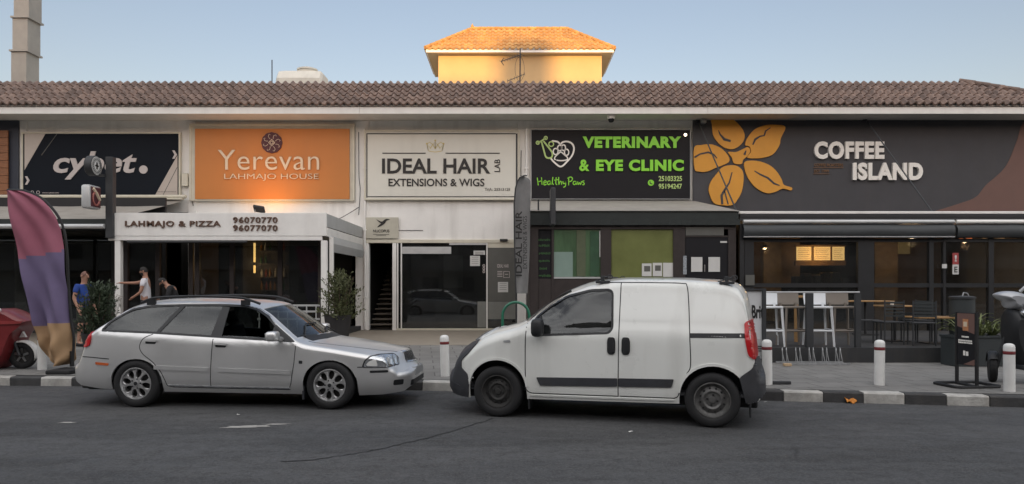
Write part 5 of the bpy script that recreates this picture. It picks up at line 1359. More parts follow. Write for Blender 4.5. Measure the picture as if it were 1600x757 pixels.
for sg in (-1, 1):
    ib = inset(dlo, .022)
    ring_patch(bv, inset(dlo, -.004), ib, sg, .002).build('window_surround', M['trim_black'], est, smooth=40)
    # black pillars between the panes
    for pl in ([(.235, .965), (.29, .965), (.575, 1.355), (.505, 1.355)], [(1.0, .925), (1.15, .918), (1.17, 1.355), (1.075, 1.355)], [(1.80, .90), (1.835, .90), (1.86, 1.075), (1.835, 1.11)]):
        patch(bv, pl, 'side', sg, -.001, .014).build('pillar', M['trim_black'], est, smooth=40)
    for nm, pl in (('rear_quarter_window', [(-.50, 1.0), (-.40, 1.13), (-.145, 1.288), (.09, 1.328), (.53, 1.342), (.26, .975)]),
                   ('rear_door_window', [(.26, .97), (.55, 1.342), (1.10, 1.345), (1.03, .93)])):
        patch(bv, rounded(pl, .03), 'side', sg, -.008).build(nm, M['car_glass'], est, smooth=60)
    patch(bv, [(1.13, .90), (1.13, .955), (1.55, .945), (1.80, .925), (1.83, .88)] if sg < 0 else [(1.13, .92), (1.14, 1.345), (1.42, 1.33), (1.72, 1.19), (1.83, 1.08), (1.83, .9)], 'side', sg, -.02).build('front_door_window', M['car_glass'], est, smooth=60)
    patch(bv, [(1.835, .895), (1.85, 1.075), (2.12, .872)], 'side', sg, -.006, .01).build('mirror_base', M['trim_black'], est, smooth=60)
    # doors: seams, handles, rubbing strips
    g = MB()
    for pts in (catmull([(.225, .965), (.10, .905), (.056, .80), (.105, .705), (.235, .605), (.345, .48), (.402, .36), (.43, .29), (.52, .275)], 5, False), [(1.045, .905), (1.03, .6), (1.012, .272)], [(2.155, .845), (2.135, .6), (2.09, .34), (2.06, .265)],
                [(.50, .272), (1.2, .262), (2.07, .252)]):
        q = surf_line(bv, pts, .010, 'side', sg, .0015); g.add(q.v, q.f)
    g.build('door_seam', M['trim_black'], est)
    for xa, xb in ((.16, 1.0), (1.03, 2.09)):
        za = .545 - .028 * (xa - .1); zb_ = .545 - .028 * (xb - .1)
        surf_line(bv, [(xa + .1, za - .012), (xb, zb_ - .012)], .05, 'side', sg, .014, .016).build('rubbing_strip', M['silver_paint'], est, smooth=50)
    surf_line(bv, [(.44, .298), (1.2, .281), (2.07, .272)], .018, 'side', sg, .009, .01).build('sill_trim', M['lamp_silver'], est, smooth=50)
    for hx, hz in ((.205, .868), (1.155, .828)):
        q = patch(bv, rounded([(hx - .075, hz - .028), (hx + .07, hz - .033), (hx + .075, hz + .018), (hx - .07, hz + .025)], .02), 'side', sg, .002, .004, .03)
        h = q.build('door_handle', M['trim_black'], est, smooth=40)
        surf_line(bv, [(hx - .085, hz + .014), (hx + .085, hz + .006)], .022, 'side', sg, .028, .018).build('grip', M['silver_paint'], h, smooth=40)
    # lamps and bumper details
    patch(bv, rounded([(-.755, .79), (-.70, .785), (-.645, .81), (-.625, .93), (-.655, .985), (-.735, .99)], .02), 'side', sg, .016, .02, .03).build('tail_lamp', M['red_lens'], est, smooth=50)
    patch(bv, rounded([(-.55, .562), (-.37, .548), (-.36, .580), (-.55, .596)], .008), 'side', sg, .008, .01, .04).build('side_marker', M['amber_lens'], est, smooth=50)
    patch(bv, rounded([(2.20, .595), (2.245, .592), (2.245, .632), (2.20, .635)], .008), 'side', sg, .006, .01, .03).build('side_repeater', M['trim_black'], est, smooth=50)
    g = MB()
    for pts in ([(-.90, .668), (-.6, .655), (-.36, .636)], [(2.96, .55), (3.2, .552), (3.4, .565)]):
        q = surf_line(bv, pts, .012, 'side', sg, .002); g.add(q.v, q.f)
    g.build('bumper_seam', M['trim_black'], est)
    # wheel arch lip
    for cx in (.01, AX):
        pts = [(cx - .362 * math.cos(math.pi * i / 20), .30 + .348 * max(0, math.sin(math.pi * i / 20)) ** .9) for i in range(-1 + 2, 19)]
        surf_line(bv, pts, .016, 'side', sg, .006, .012).build('arch_lip', M['silver_paint'], est, smooth=50)
    # door mirror
    g = MB(); ym = sg * .93
    g.box(1.85, 1.99, min(ym, ym + sg * .19), max(ym, ym + sg * .19), .895, 1.02, .035); g.tube([(1.95, sg * .80, .90), (1.93, ym + sg * .02, .93)], .035, 8)
    mi = g.build('door_mirror', M['silver_paint'], est, smooth=50)
    g = MB(); g.box(1.846, 1.850, min(ym + sg * .02, ym + sg * .17), max(ym + sg * .02, ym + sg * .17), .915, 1.0); g.build('mirror_glass', M['lamp_silver'], mi)
    # roof rail
    pts = [(-.06, 1.375), (.04, 1.415), (.18, 1.442), (.7, 1.460), (1.25, 1.445), (1.42, 1.415), (1.58, 1.36)]
    g = MB(); g.tube([(x, sg * .60, z) for x, z in catmull(pts, 5, False)], .017, 8); g.box(.02, .14, sg * .60 - .015, sg * .60 + .015, 1.34, 1.42); g.box(1.32, 1.44, sg * .60 - .015, sg * .60 + .015, 1.34, 1.41)
    g.build('roof_rail', M['trim_black'], est, smooth=50)
    # headlamp: projected from the corner direction
    d = Vector((-.80, -sg * .60, 0)).normalized(); e1 = Vector((-sg * d.y * -1, 0, 0)); right = Vector((0, 0, 1)).cross(-d)
    org = Vector((3.25, sg * .70, 0)) - d * 2
    def corner(a, b, o=org, r_=right): return o + r_ * a + Vector((0, 0, b))
    q = rounded([(-.225 * -sg, .55), (-.20 * -sg, .635), (-.14 * -sg, .682), (.02 * -sg, .695), (.26 * -sg, .69), (.32 * -sg, .64), (.30 * -sg, .56), (.05 * -sg, .545)], .03)
    hl = patch(bv, q, 'x', sg, .006, .012, .03, corner, d).build('headlamp', M['lamp_silver'], est, smooth=60)
    q = rounded([(-.24 * -sg, .54), (-.213 * -sg, .642), (-.148 * -sg, .694), (.02 * -sg, .707), (.27 * -sg, .702), (.335 * -sg, .645), (.315 * -sg, .55), (.05 * -sg, .535)], .03)
    patch(bv, q, 'x', sg, .002, .006, .03, corner, d).build('bezel', M['trim_black'], hl, smooth=60)
    q = rounded([(-.20 * -sg, .57), (-.17 * -sg, .625), (-.10 * -sg, .65), (-.08 * -sg, .56)], .02)
    patch(bv, q, 'x', sg, .011, .004, .03, corner, d).build('indicator', M['paper'], hl, smooth=60)
    q = rounded([(.05 * -sg, .575), (.05 * -sg, .655), (.12 * -sg, .66), (.13 * -sg, .575)], .03)
    patch(bv, q, 'x', sg, .011, .004, .03, corner, d).build('reflector', M['lamp_clear'], hl, smooth=60)
    # bumper slots
    q = rounded([(-.16 * -sg, .475), (.04 * -sg, .475), (.04 * -sg, .505), (-.16 * -sg, .505)], .012)
    patch(bv, q, 'x', sg, .004, .006, .03, corner, d).build('bumper_marker', M['trim_black'], est, smooth=60)
    q = rounded([(.12 * -sg, .30), (.27 * -sg, .30), (.27 * -sg, .37), (.12 * -sg, .37)], .02)
    patch(bv, q, 'x', sg, .004, .006, .03, corner, d).build('fog_lamp_recess', M['trim_black'], est, smooth=60)
fx = lambda a, b: Vector((6, a, b))
dn = Vector((-1, 0, 0))
patch(bv, rounded([(-.27, .565), (.27, .565), (.24, .70), (-.24, .70)], .03), 'x', 1, .004, .006, .04, fx, dn).build('grille', M['trim_black'], est, smooth=60)
g = ring_patch  # noqa
gb = MB()
for i in range(9):
    q = patch(bv, [(-.235 + i * .0585, .575), (-.228 + i * .0585, .575), (-.228 + i * .0585, .69), (-.235 + i * .0585, .69)], 'x', 1, .010, .006, .05, fx, dn); gb.add(q.v, q.f)
q = patch(bv, [(-.26, .695), (.26, .695), (.255, .712), (-.255, .712)], 'x', 1, .012, .01, .05, fx, dn); gb.add(q.v, q.f)
q = patch(bv, [(-.27, .56), (.27, .56), (.27, .572), (-.27, .572)], 'x', 1, .012, .01, .05, fx, dn); gb.add(q.v, q.f)
gb.build('grille_bars', M['lamp_silver'], est)
patch(bv, rounded([(-.42, .27), (.42, .27), (.42, .345), (-.42, .345)], .02), 'x', 1, .004, .006, .05, fx, dn).build('lower_intake', M['trim_black'], est, smooth=60)
patch(bv, [(-.26, .39), (.26, .39), (.26, .49), (-.26, .49)], 'x', 1, .010, .01, .05, fx, dn).build('number_plate', M['galv'], est)
g = MB()
q = surf_line(bv, [(2.26, -.66), (2.7, -.60), (3.2, -.46), (3.37, -.33)], .010, 'top', 1, .0015); g.add(q.v, q.f)
q = surf_line(bv, [(2.26, .66), (2.7, .60), (3.2, .46), (3.37, .33)], .010, 'top', 1, .0015); g.add(q.v, q.f)
g.build('bonnet_seam', M['trim_black'], est)
patch(bv, inset(wsp, -.012), 'top', 1, -.006).build('windscreen', M['screen_glass'], est, smooth=60)
patch(bv, inset(rwp, -.012), 'top', 1, -.006).build('rear_window', M['car_glass'], est, smooth=60)
g = MB()
for y0_, y1_, xo in ((-.62, -.02, 2.20), (-.02, .52, 2.30)):
    pts = [(xo, y0_), (xo - .10, (y0_ + y1_) / 2), (xo - .06, y1_)]
    h = [cast(bv, (x, y, 3), (0, 0, -1))[0] or Vector((x, y, .95)) for x, y in pts]
    g.tube([p + Vector((0, 0, .02)) for p in h], .011, 6)
g.build('wiper', M['trim_black'], est)
patch(bv, [(2.14, -.62), (2.30, -.60), (2.40, -.3), (2.43, 0), (2.40, .3), (2.30, .6), (2.14, .62), (2.20, .5), (2.28, .3), (2.32, 0), (2.28, -.3), (2.20, -.5)], 'top', 1, .003, .005).build('scuttle', M['trim_black'], est, smooth=60)
g = MB(); g.box(-.85, 3.3, -.56, .56, .19, .30, .02); g.box(-.8, 2.2, -.76, .76, .235, .31, .02); g.box(-.5, .5, -.5, .5, .25, .70, .05); g.box(2.15, 3.1, -.5, .5, .25, .72, .05); g.box(3.06, 3.36, -.45, .45, .25, .62, .05)
g.build('underbody', M['black'], est)
g = MB(); g.box(1.80, 2.28, -.70, .70, .60, .875, .05); g.box(1.70, 1.85, -.62, .62, .66, .86, .05); g.box(-.75, .1, -.68, .68, .30, .78, .03)
for sgn in (-1, 1): g.box(.15, 2.15, sgn * .79 - .02, sgn * .79 + .02, .32, .84)
g.build('cabin_trim', M['seat_cloth'], est)
for x_, y_ in ((1.18, -.36), (1.18, .36)): seat_mb(x_, y_).build('seat', M['seat_cloth'], est, smooth=50)
g = MB(); g.box(.18, .68, -.62, .62, .32, .52, .05); a_ = len(g.v); g.box(-.08, .08, -.62, .62, 0, .56, .05)
for y_ in (-.36, .36): g.box(-.05, .05, y_ - .12, y_ + .12, .58, .74, .04)
g.xf(Matrix.Translation((.20, 0, .48)) @ Matrix.Rotation(R(-18), 4, 'Y'), a_); g.build('seat', M['seat_cloth'], est, smooth=50)
g = MB(); c0 = Vector((1.62, .36, .83)); ax_ = Vector((-.92, 0, .4)).normalized(); u_ = Vector((0, 1, 0)); w_ = ax_.cross(u_)
g.tube([c0 + (u_ * math.cos(t) + w_ * math.sin(t)) * .185 for t in [2 * math.pi * i / 24 for i in range(25)]], .016, 7); g.tube([c0, c0 - ax_ * .2], .03, 8); g.tube([c0 - u_ * .18, c0 + u_ * .18], .018, 6)
g.build('steering_wheel', M['trim_black'], est, smooth=50)
g = MB(); g.box(1.62, 1.70, -.10, .10, 1.24, 1.30, .02); g.build('rear_view_mirror', M['trim_black'], est)
for x_ in (0.0, AX):
    for sg in (-1, 1): wheel(est, x_, sg * .755, wzc, wzc, .206, .20, sg, 'alloy')
for y_ in (-.80, .58): g = MB(); g.box(2.22, 2.25, y_, y_ + .22, .12, .30, .008); g.build('mud_flap', M['trim_grey'], est)

# ================================================================== the white van
VAX = 2.53
van = Car(
    top=[(-.57, .58), (-.55, .68), (-.525, .70), (-.50, .74), (-.485, 1.18), (-.455, 1.35), (-.41, 1.53), (-.33, 1.622), (-.18, 1.672), (.3, 1.702), (1.04, 1.708), (1.34, 1.682), (1.57, 1.632), (1.83, 1.53), (2.12, 1.332), (2.37, 1.142),
         (2.5, 1.105), (2.71, 1.052), (2.88, .985), (3.02, .885), (3.18, .782), (3.255, .70), (3.30, .60), (3.315, .50)],
    bot=[(-.57, .40), (-.5, .31), (-.36, .27), (.35, .255), (2.2, .235), (2.9, .21), (3.2, .24), (3.28, .33), (3.315, .42)],
    plan=[(-.57, .66), (-.54, .73), (-.47, .785), (-.35, .815), (0, .835), (1, .84), (2.2, .838), (2.7, .815), (2.95, .765), (3.12, .67), (3.24, .52), (3.295, .36), (3.315, .22)],
    belt=[(-.6, 1.02), (1.0, 1.03), (2.2, 1.0), (2.7, .95), (3.3, .6)],
    lean=.16, crown=.03, bow_f=.13, bow_r=.06, xmid=.8, rc=.13, side_bulge=.03, taper=.05, shoulder=.012)
va = R(164.23)
axis = Vector((math.cos(va), math.sin(va), 0)); nrm = Vector((math.sin(va), -math.cos(va), 0))   # nrm points away from the camera
vn = thing('panel_van', Vector((2.256, 8.29, 0)) + nrm * .82, 'dusty white panel van with black bumpers and plain steel wheels parked along the kerb', 'van', 'vehicles parked at the kerb', rz=va, local=True)
NS = 1                                                                # the side facing the camera is +y of the van
vwin = rounded([(2.085, 1.0), (2.075, 1.21), (1.92, 1.352), (1.69, 1.482), (1.40, 1.555), (1.175, 1.562), (1.135, 1.525), (1.122, 1.10), (1.165, 1.04), (1.6, 1.02)], .04)
archR = arch(-.01, .31, .372, .388, .05); archF = arch(VAX, .31, .372, .388, .05)
cut = [side_prism(vwin, -2, 2), side_prism(archR, -2, -.55), side_prism(archR, .55, 2), side_prism(archF, -2, -.55), side_prism(archF, .55, 2)]
wsp = screen_poly(van, 1.66, 2.20, .03, .08, .13)
cut.append(plan_prism(wsp, 1.10, 1.66))
body, bv = body_from(van, cut, vn, M['van_paint'])
for sg in (-1, 1):
    ring_patch(bv, inset(vwin, -.006), inset(vwin, .020), sg, .003).build('window_surround', M['trim_black'], vn, smooth=40)
    patch(bv, inset(vwin, .012), 'side', sg, -.008).build('door_window', M['car_glass'], vn, smooth=60)
    patch(bv, [(2.075, 1.01), (2.065, 1.20), (2.0, 1.27), (1.965, 1.03)], 'side', sg, -.004, .008).build('mirror_base', M['trim_black'], vn, smooth=60)
    g = MB()
    seams = [catmull([(1.52, 1.632), (1.66, 1.580), (1.92, 1.452), (2.08, 1.33), (2.145, 1.26), (2.17, 1.10), (2.175, .8), (2.17, .42), (2.155, .345), (2.11, .315), (2.04, .31)], 5, False), [(2.04, .31), (1.05, .315)], [(1.045, 1.635), (1.052, 1.0), (1.058, .315)],
             catmull([(1.30, 1.640), (1.045, 1.640), (.6, 1.636), (.34, 1.628), (.285, 1.60), (.262, 1.4), (.246, 1.0), (.238, .70), (.28, .60), (.345, .48), (.37, .36), (.41, .322), (.5, .318), (1.04, .316)], 5, False)]
    for pts in seams:
        q = surf_line(bv, pts, .011, 'side', sg, .0015); g.add(q.v, q.f)
    g.build('door_seam', M['trim_black'], vn)
    for a_, b_, pl in ((1.13, 1.0, rounded([(1.175, 1.0), (1.185, .96), (1.185, .83), (1.165, .80), (1.11, .80), (1.09, .83), (1.09, .96), (1.105, 1.0)], .02)),
                       (.97, 1.0, rounded([(1.005, 1.0), (1.017, .96), (1.017, .83), (1.0, .80), (.94, .80), (.92, .83), (.92, .96), (.935, 1.0)], .02))):
        h = patch(bv, pl, 'side', sg, .012, .014, .03).build('door_handle', M['trim_black'], vn, smooth=40)
        surf_line(bv, [(pl[0][0] - .04, .97), (pl[0][0] - .04, .83)], .035, 'side', sg, .03, .02).build('grip', M['trim_black'], h, smooth=40)
    for pl in ([(2.035, .505), (1.99, .41), (1.066, .43), (1.066, .525)], [(1.050, .526), (1.050, .43), (.448, .443), (.422, .535)]):
        patch(bv, rounded(pl, .012), 'side', sg, .016, .018, .05).build('rubbing_strip', M['trim_grey'], vn, smooth=50)
    surf_line(bv, [(.243, 1.035), (-.352, 1.042)], .052, 'side', sg, .003, .01).build('sliding_door_track', M['trim_black'], vn)
    surf_line(bv, [(2.12, .285), (1.2, .290), (.42, .295)], .02, 'side', sg, .010, .012).build('sill_trim', M['van_paint'], vn, smooth=50)
    patch(bv, rounded([(2.36, .915), (2.445, .91), (2.45, .935), (2.37, .945)], .008), 'side', sg, .006, .008, .03).build('side_repeater', M['galv'], vn, smooth=50)
    for cx in (-.01, VAX):
        pts = [(cx - .385 * math.cos(math.pi * i / 20), .31 + .400 * max(0, math.sin(math.pi * i / 20)) ** .9) for i in range(1, 20)]
        surf_line(bv, pts, .03, 'side', sg, .012, .02).build('arch_lip', M['van_paint'], vn, smooth=50)
    # bumpers
    patch(bv, rounded([(3.308, .60), (3.20, .78), (3.05, .85), (2.835, .915), (2.80, .90), (2.93, .75), (3.02, .67), (3.02, .58), (2.93, .51), (2.905, .40), (2.93, .20), (3.2, .23), (3.305, .40)], .02), 'side', sg, .014, .03, .04).build('front_bumper_corner', M['trim_grey'], vn, smooth=50)
    patch(bv, rounded([(-.29, .575), (-.43, .68), (-.47, .80), (-.56, .74), (-.565, .45), (-.51, .30), (-.365, .272), (-.33, .42)], .02), 'side', sg, .014, .03, .04).build('rear_bumper_corner', M['trim_grey'], vn, smooth=50)
    patch(bv, rounded([(-.345, 1.19), (-.42, 1.215), (-.475, 1.20), (-.49, 1.0), (-.50, .80), (-.45, .775), (-.385, .82), (-.35, 1.0)], .03), 'side', sg, .016, .03, .04).build('tail_lamp', M['red_lens'], vn, smooth=50)
    g = MB(); q = rounded([(2.83, .915), (2.70, 1.045), (2.78, 1.05), (2.90, 1.01), (3.02, .905), (3.05, .87)], .02)
    patch(bv, q, 'side', sg, .017, .03, .025).build('headlamp', M['lamp_clear'], vn, smooth=50)
    g = MB(); ym = sg * .96
    g.box(1.92, 2.055, min(ym - sg * .08, ym + sg * .12), max(ym - sg * .08, ym + sg * .12), 1.0, 1.215, .05); g.tube([(2.03, sg * .80, 1.03), (2.0, ym, 1.04)], .04, 8)
    g.build('door_mirror', M['trim_black'], vn, smooth=50)
    # roof bar feet
    for rx in (1.27, -.16):
        g = MB(); zr = van.zt(rx, 1) - .02
        g.box(rx - .085, rx + .085, sg * .60 - .03, sg * .60 + .03, zr - .02, zr + .012, .006); g.box(rx - .02, rx + .02, sg * .61 - .02, sg * .61 + .02, zr + .01, zr + .07, .006)
        g.tube([(rx - .085 + .03 * math.cos(t), sg * .60, zr + .055 + .025 * math.sin(t)) for t in [2 * math.pi * i / 12 for i in range(13)]], .006, 5)
        g.tube([(rx - .055, sg * .6, zr + .05), (rx + .03, sg * .6, zr + .06)], .008, 6); g.tube([(rx + .02, sg * .6, zr + .03), (rx + .10, sg * .6, zr + .01)], .007, 5)
        g.build('roof_bar_clamp', M['charcoal'], vn)
for rx in (1.27, -.16):
    g = MB(); zr = van.zt(rx, 0); g.box(rx - .018, rx + .018, -.60, .60, zr + .012, zr + .03, .004); g.build('roof_bar', M['charcoal'], vn)
patch(bv, inset(wsp, -.012), 'top', 1, -.006).build('windscreen', M['screen_glass'], vn, smooth=60)
patch(bv, rounded([(-.72, .26), (.72, .26), (.72, .55), (.60, .78), (-.60, .78), (-.72, .55)], .05), 'x', 1, .008, .03, .05, fx, dn).build('front_bumper', M['trim_grey'], vn, smooth=60)
bx = lambda a, b: Vector((-6, a, b))
patch(bv, rounded([(-.74, .30), (.74, .30), (.74, .72), (-.74, .72)], .04), 'x', 1, .012, .03, .05, bx, Vector((1, 0, 0))).build('rear_bumper', M['trim_grey'], vn, smooth=60)
g = MB(); g.box(-.5, 3.1, -.56, .56, .20, .32, .02); g.box(.36, 2.16, -.76, .76, .25, .34, .02); g.box(-.45, .5, -.54, .54, .3, .8, .05); g.box(2.1, 2.95, -.54, .54, .3, .85, .05)
g.build('underbody', M['black'], vn)
g = MB(); g.box(1.95, 2.38, -.70, .70, .55, 1.03, .06); g.box(1.88, 2.0, -.60, .60, .70, .98, .05)
for s_ in (-1, 1): g.box(.95, 2.1, s_ * .78 - .02, s_ * .78 + .02, .32, .99)
g.box(.90, .93, -.68, .68, .30, 1.50)
g.build('cabin_trim', M['seat_cloth'], vn)
for y_ in (-.36, .36): seat_mb(1.38, y_, .46, .64, .42).build('seat', M['seat_cloth'], vn, smooth=50)
g = MB(); c0 = Vector((1.78, .36, 1.03)); ax_ = Vector((-.85, 0, .52)).normalized(); u_ = Vector((0, 1, 0)); w_ = ax_.cross(u_)
g.tube([c0 + (u_ * math.cos(t) + w_ * math.sin(t)) * .185 for t in [2 * math.pi * i / 24 for i in range(25)]], .017, 7); g.tube([c0, c0 - ax_ * .2], .03, 8); g.tube([c0 - u_ * .18, c0 + u_ * .18], .02, 6)
g.build('steering_wheel', M['trim_black'], vn, smooth=50)
for x_, k_ in ((0.0, 'steel'), (VAX, 'dusty')):
    for sg in (-1, 1): wheel(vn, x_, sg * .74, .31, .31, .196, .19, sg, k_)
g = MB(); g.box(-.42, -.40, .62, .80, .13, .33, .006); g.build('mud_flap', M['trim_black'], vn)
g = MB(); g.box(2.13, 2.15, .64, .80, .11, .30, .006); g.build('mud_flap', M['trim_black'], vn)
# ------------------------------------------------------------------ street furniture
bol = thing('bollard', (0, 0, 0), 'white bollard', 'bollard', 'white bollards along the kerb', local=True)
g = MB(); g.lathe([(0, 0), (.072, 0), (.072, .51)], n=20); g.lathe([(.072, .556), (.072, .61), (.066, .635), (.05, .652), (.025, .66), (0, .662)], n=20); g.build('post', M['bollard_white'], bol, smooth=40)
g = MB(); g.lathe([(.072, .51), (.0735, .512), (.0735, .554), (.072, .556)], n=20); g.build('band', M['red_band'], bol, smooth=40)
sp = [((1374, 602), 'white bollard with a red band, directly left of the black pavement sign'), ((1577, 612), 'white bollard with a red band nearest the right edge, in front of the scooter'),
      ((1199, 601), 'white bollard mostly hidden behind the Brit board and the rear of the van'), ((695.5, 588), 'white bollard with a red band in the gap between the silver car and the van'), ((66, 586), 'white bollard behind the foot of the pink and purple feather flag')]
for i, ((px, py), lb) in enumerate(sp):
    o = bol if i == 0 else copy_tree(bol)
    D = 1.45 * F / (py - 447); D = 12.75 if i == 4 else D; o.location = (X(px, D), D, .15); o['label'] = lb
    o.rotation_euler = (R(random.uniform(-1, 1)), R(random.uniform(-1.2, 1.2)), random.uniform(0, 6))

# green hoop
hx, hy = X(806, 16.6), 16.6
g = MB(); pts = [(hx - .30, hy, .15), (hx - .30, hy, .85)] + [(hx - .30 * math.cos(math.pi * i / 14), hy, .93 + .30 * math.sin(math.pi * i / 14)) for i in range(15)] + [(hx + .30, hy, .85), (hx + .30, hy, .15)]
g.tube(pts, .032, 10); g.lathe([(0, 0), (.08, 0), (.08, .012), (.03, .015)], (hx - .3, hy, .15), n=14); g.lathe([(0, 0), (.08, 0), (.08, .012), (.03, .015)], (hx + .3, hy, .15), n=14)
tag(g.build('bicycle_hoop', M['green_metal'], smooth=40), 'green painted metal hoop standing behind the bonnet of the white van', 'bike hoop')

# bicycle rack of paired loops
t = thing('bicycle_rack', (5.75, 13.5, .15), 'low galvanised bicycle rack on the pavement below the bar stools', 'bicycle rack')
ry = 13.45; r0, r1 = X(1222, ry), X(1328, ry)
g = MB(); g.box(r0, r1, ry - .02, ry + .02, .16, .19); g.box(r0, r1, ry + .28, ry + .32, .16, .19); g.build('base_rail', M['galv'], t)
for i in range(5):
    xx = r0 + .05 + i * (r1 - r0 - .25) / 4
    g = MB(); pts = [(xx, ry, .17), (xx - .035, ry + .02, .38), (xx - .03, ry + .05, .45), (xx + .05, ry + .25, .45), (xx + .06, ry + .28, .40), (xx + .07, ry + .3, .17)]
    g.tube(catmull(pts, 4, False), .008, 6); g.tube([(p[0] + .075, p[1], p[2]) for p in catmull(pts, 4, False)], .008, 6); g.build('loop', M['galv'], t, smooth=50)
g = MB(); g.box(X(1224, 13.3), X(1236, 13.3), 13.25, 13.34, .15, .20, .01); tag(g.build('wood_block', mat('raw_wood', (.42, .30, .18), .7, var=.25)), 'small pale wooden block on the pavement at the left end of the bicycle rack', 'block')
g = MB(); kx = X(1330, kerb_y(4.8)); ky = kerb_y(kx)
g.grid([[(kx - .07 + .022 * i, ky - .07 + .05 * j, .012 + .02 * math.sin(i * 1.3 + j) + .02 * j) for i in range(7)] for j in range(3)]); 
md = g.build('plastic_scrap', M['amber_scrap']); sm = md.modifiers.new('s', 'SOLIDIFY'); sm.thickness = .012
tag(md, 'broken amber plastic scrap lying in the gutter against the kerb', 'scrap')
rr_ = random.Random(8)
for k, (px, py) in enumerate([(1196, 629), (985, 676), (445, 617), (372, 649), (1445, 622)]):
    D = 1.6 * F / (py - 447); x_ = X(px, D); n = 5; s_ = .010 + .012 * rr_.random()
    g = MB(); g.grid([[(x_ + s_ * (i - 2) * .7 + rr_.uniform(-.004, .004), D + s_ * (j - 1), .006 + rr_.random() * s_ * .6) for i in range(n)] for j in range(3)])
    o = g.build('litter', M['paper'])
    tag(o, 'tiny pale scrap of litter on the grey asphalt', 'litter', 'paper scraps on the road')

# Brit board
t = thing('pavement_board', (3.4, 10.9, .15), 'white advertising board reading Brit in a dark stand behind the van', 'sign')
g = MB(); g.box(2.72, 3.70, 10.90, 10.93, .52, 1.52, .004); g.build('panel', mat('board_white', (.58, .59, .60), .4, var=.04), t)
g = MB(); g.box(3.70, 3.755, 10.87, 10.96, .15, 1.53); g.box(2.66, 2.715, 10.87, 10.96, .15, 1.53); g.box(2.66, 3.755, 10.87, 10.96, 1.531, 1.56); g.build('frame', M['charcoal'], t)
g = MB(); g.box(3.66, 4.10, 10.80, 10.86, .152, .20, .01); g.box(3.70, 3.90, 11.15, 11.21, .152, .19, .01); g.box(3.70, 3.755, 10.86, 11.15, .152, .19); g.build('foot', M['charcoal'], t)
g = MB(); textp(g, 'Brit', 1174.5, 1193, 477, 498, 10.899, depth=.006, offset=.028); g.build('lettering', M['letter_black'], t)
g = MB(); B(g, 1150, 1193, 530, 556, 10.896, .003); gp = g.build('grey_band', M['grey_trim'], t)
g = MB()
for k in range(3): B(g, 1165, 1191, 541 + 3.6 * k, 542.2 + 3.6 * k, 10.892, .003)
g.build('small_print', M['letter_black'], gp)

# black sandwich board on a looped steel base
t = thing('pavement_sign', (6.585, 10.66, .15), 'black pavement sign with a brown top on a looped steel base near the right edge', 'sign', rz=R(-84), local=True)
g = MB()
for x_ in (-.2, .2): g.box(x_ - .018, x_ + .018, -.018, .018, .02, 1.07)
g.build('upright', M['black'], t)
g = MB(); pts = [(-.22, .34, .02), (.22, .34, .02), (.27, .29, .02), (.27, -.29, .02), (.22, -.34, .02), (-.22, -.34, .02), (-.27, -.29, .02), (-.27, .29, .02), (-.22, .34, .02)]
g.tube(pts, .022, 7); g.tube([(-.27, 0, .02), (.27, 0, .02)], .018, 6); g.build('base_loop', M['black'], t)
g = MB(); g.box(-.18, .18, -.012, .012, .30, 1.06, .004); pn = g.build('panel', M['black_panel'], t)
g = MB(); g.prism([(-.175, 1.05), (-.175, .86), (-.07, .84), (.04, .79), (.175, .76), (.175, 1.05)], -.0155, -.0125); g.build('brown_patch', M['brown_paint'], pn); g = MB(); g.prism([(-.05, .31), (.175, .31), (.175, .40), (.08, .36)], -.0155, -.0125); g.build('brown_patch', M['brown_paint'], pn)
g = MB(); g.box(-.055, .055, -.020, -.016, .80, .97); b_ = g.build('cup_emblem', mat('tan_print', (.50, .22, .10), .5, var=.3, vscale=40), pn); 
g = MB(); g.box(-.035, .035, -.0235, -.0205, .86, .93); g.build('cup_mark', M['letter_cream'], b_)
for z_, w_ in ((.70, .08), (.645, .15), (.615, .15)):
    g = MB(); x_ = -w_
    while x_ < w_ - .02: ww = random.uniform(.015, .035); g.box(x_, min(w_, x_ + ww), -.0165, -.0125, z_, z_ + .022); x_ += ww + .008
    g.build('print_line', M['letter_white'], pn)
g = MB(); g.box(-.05, -.01, -.0165, -.0125, .44, .51); g.box(.005, .05, -.0165, -.0125, .44, .50); g.build('print_mark', M['letter_white'], pn)

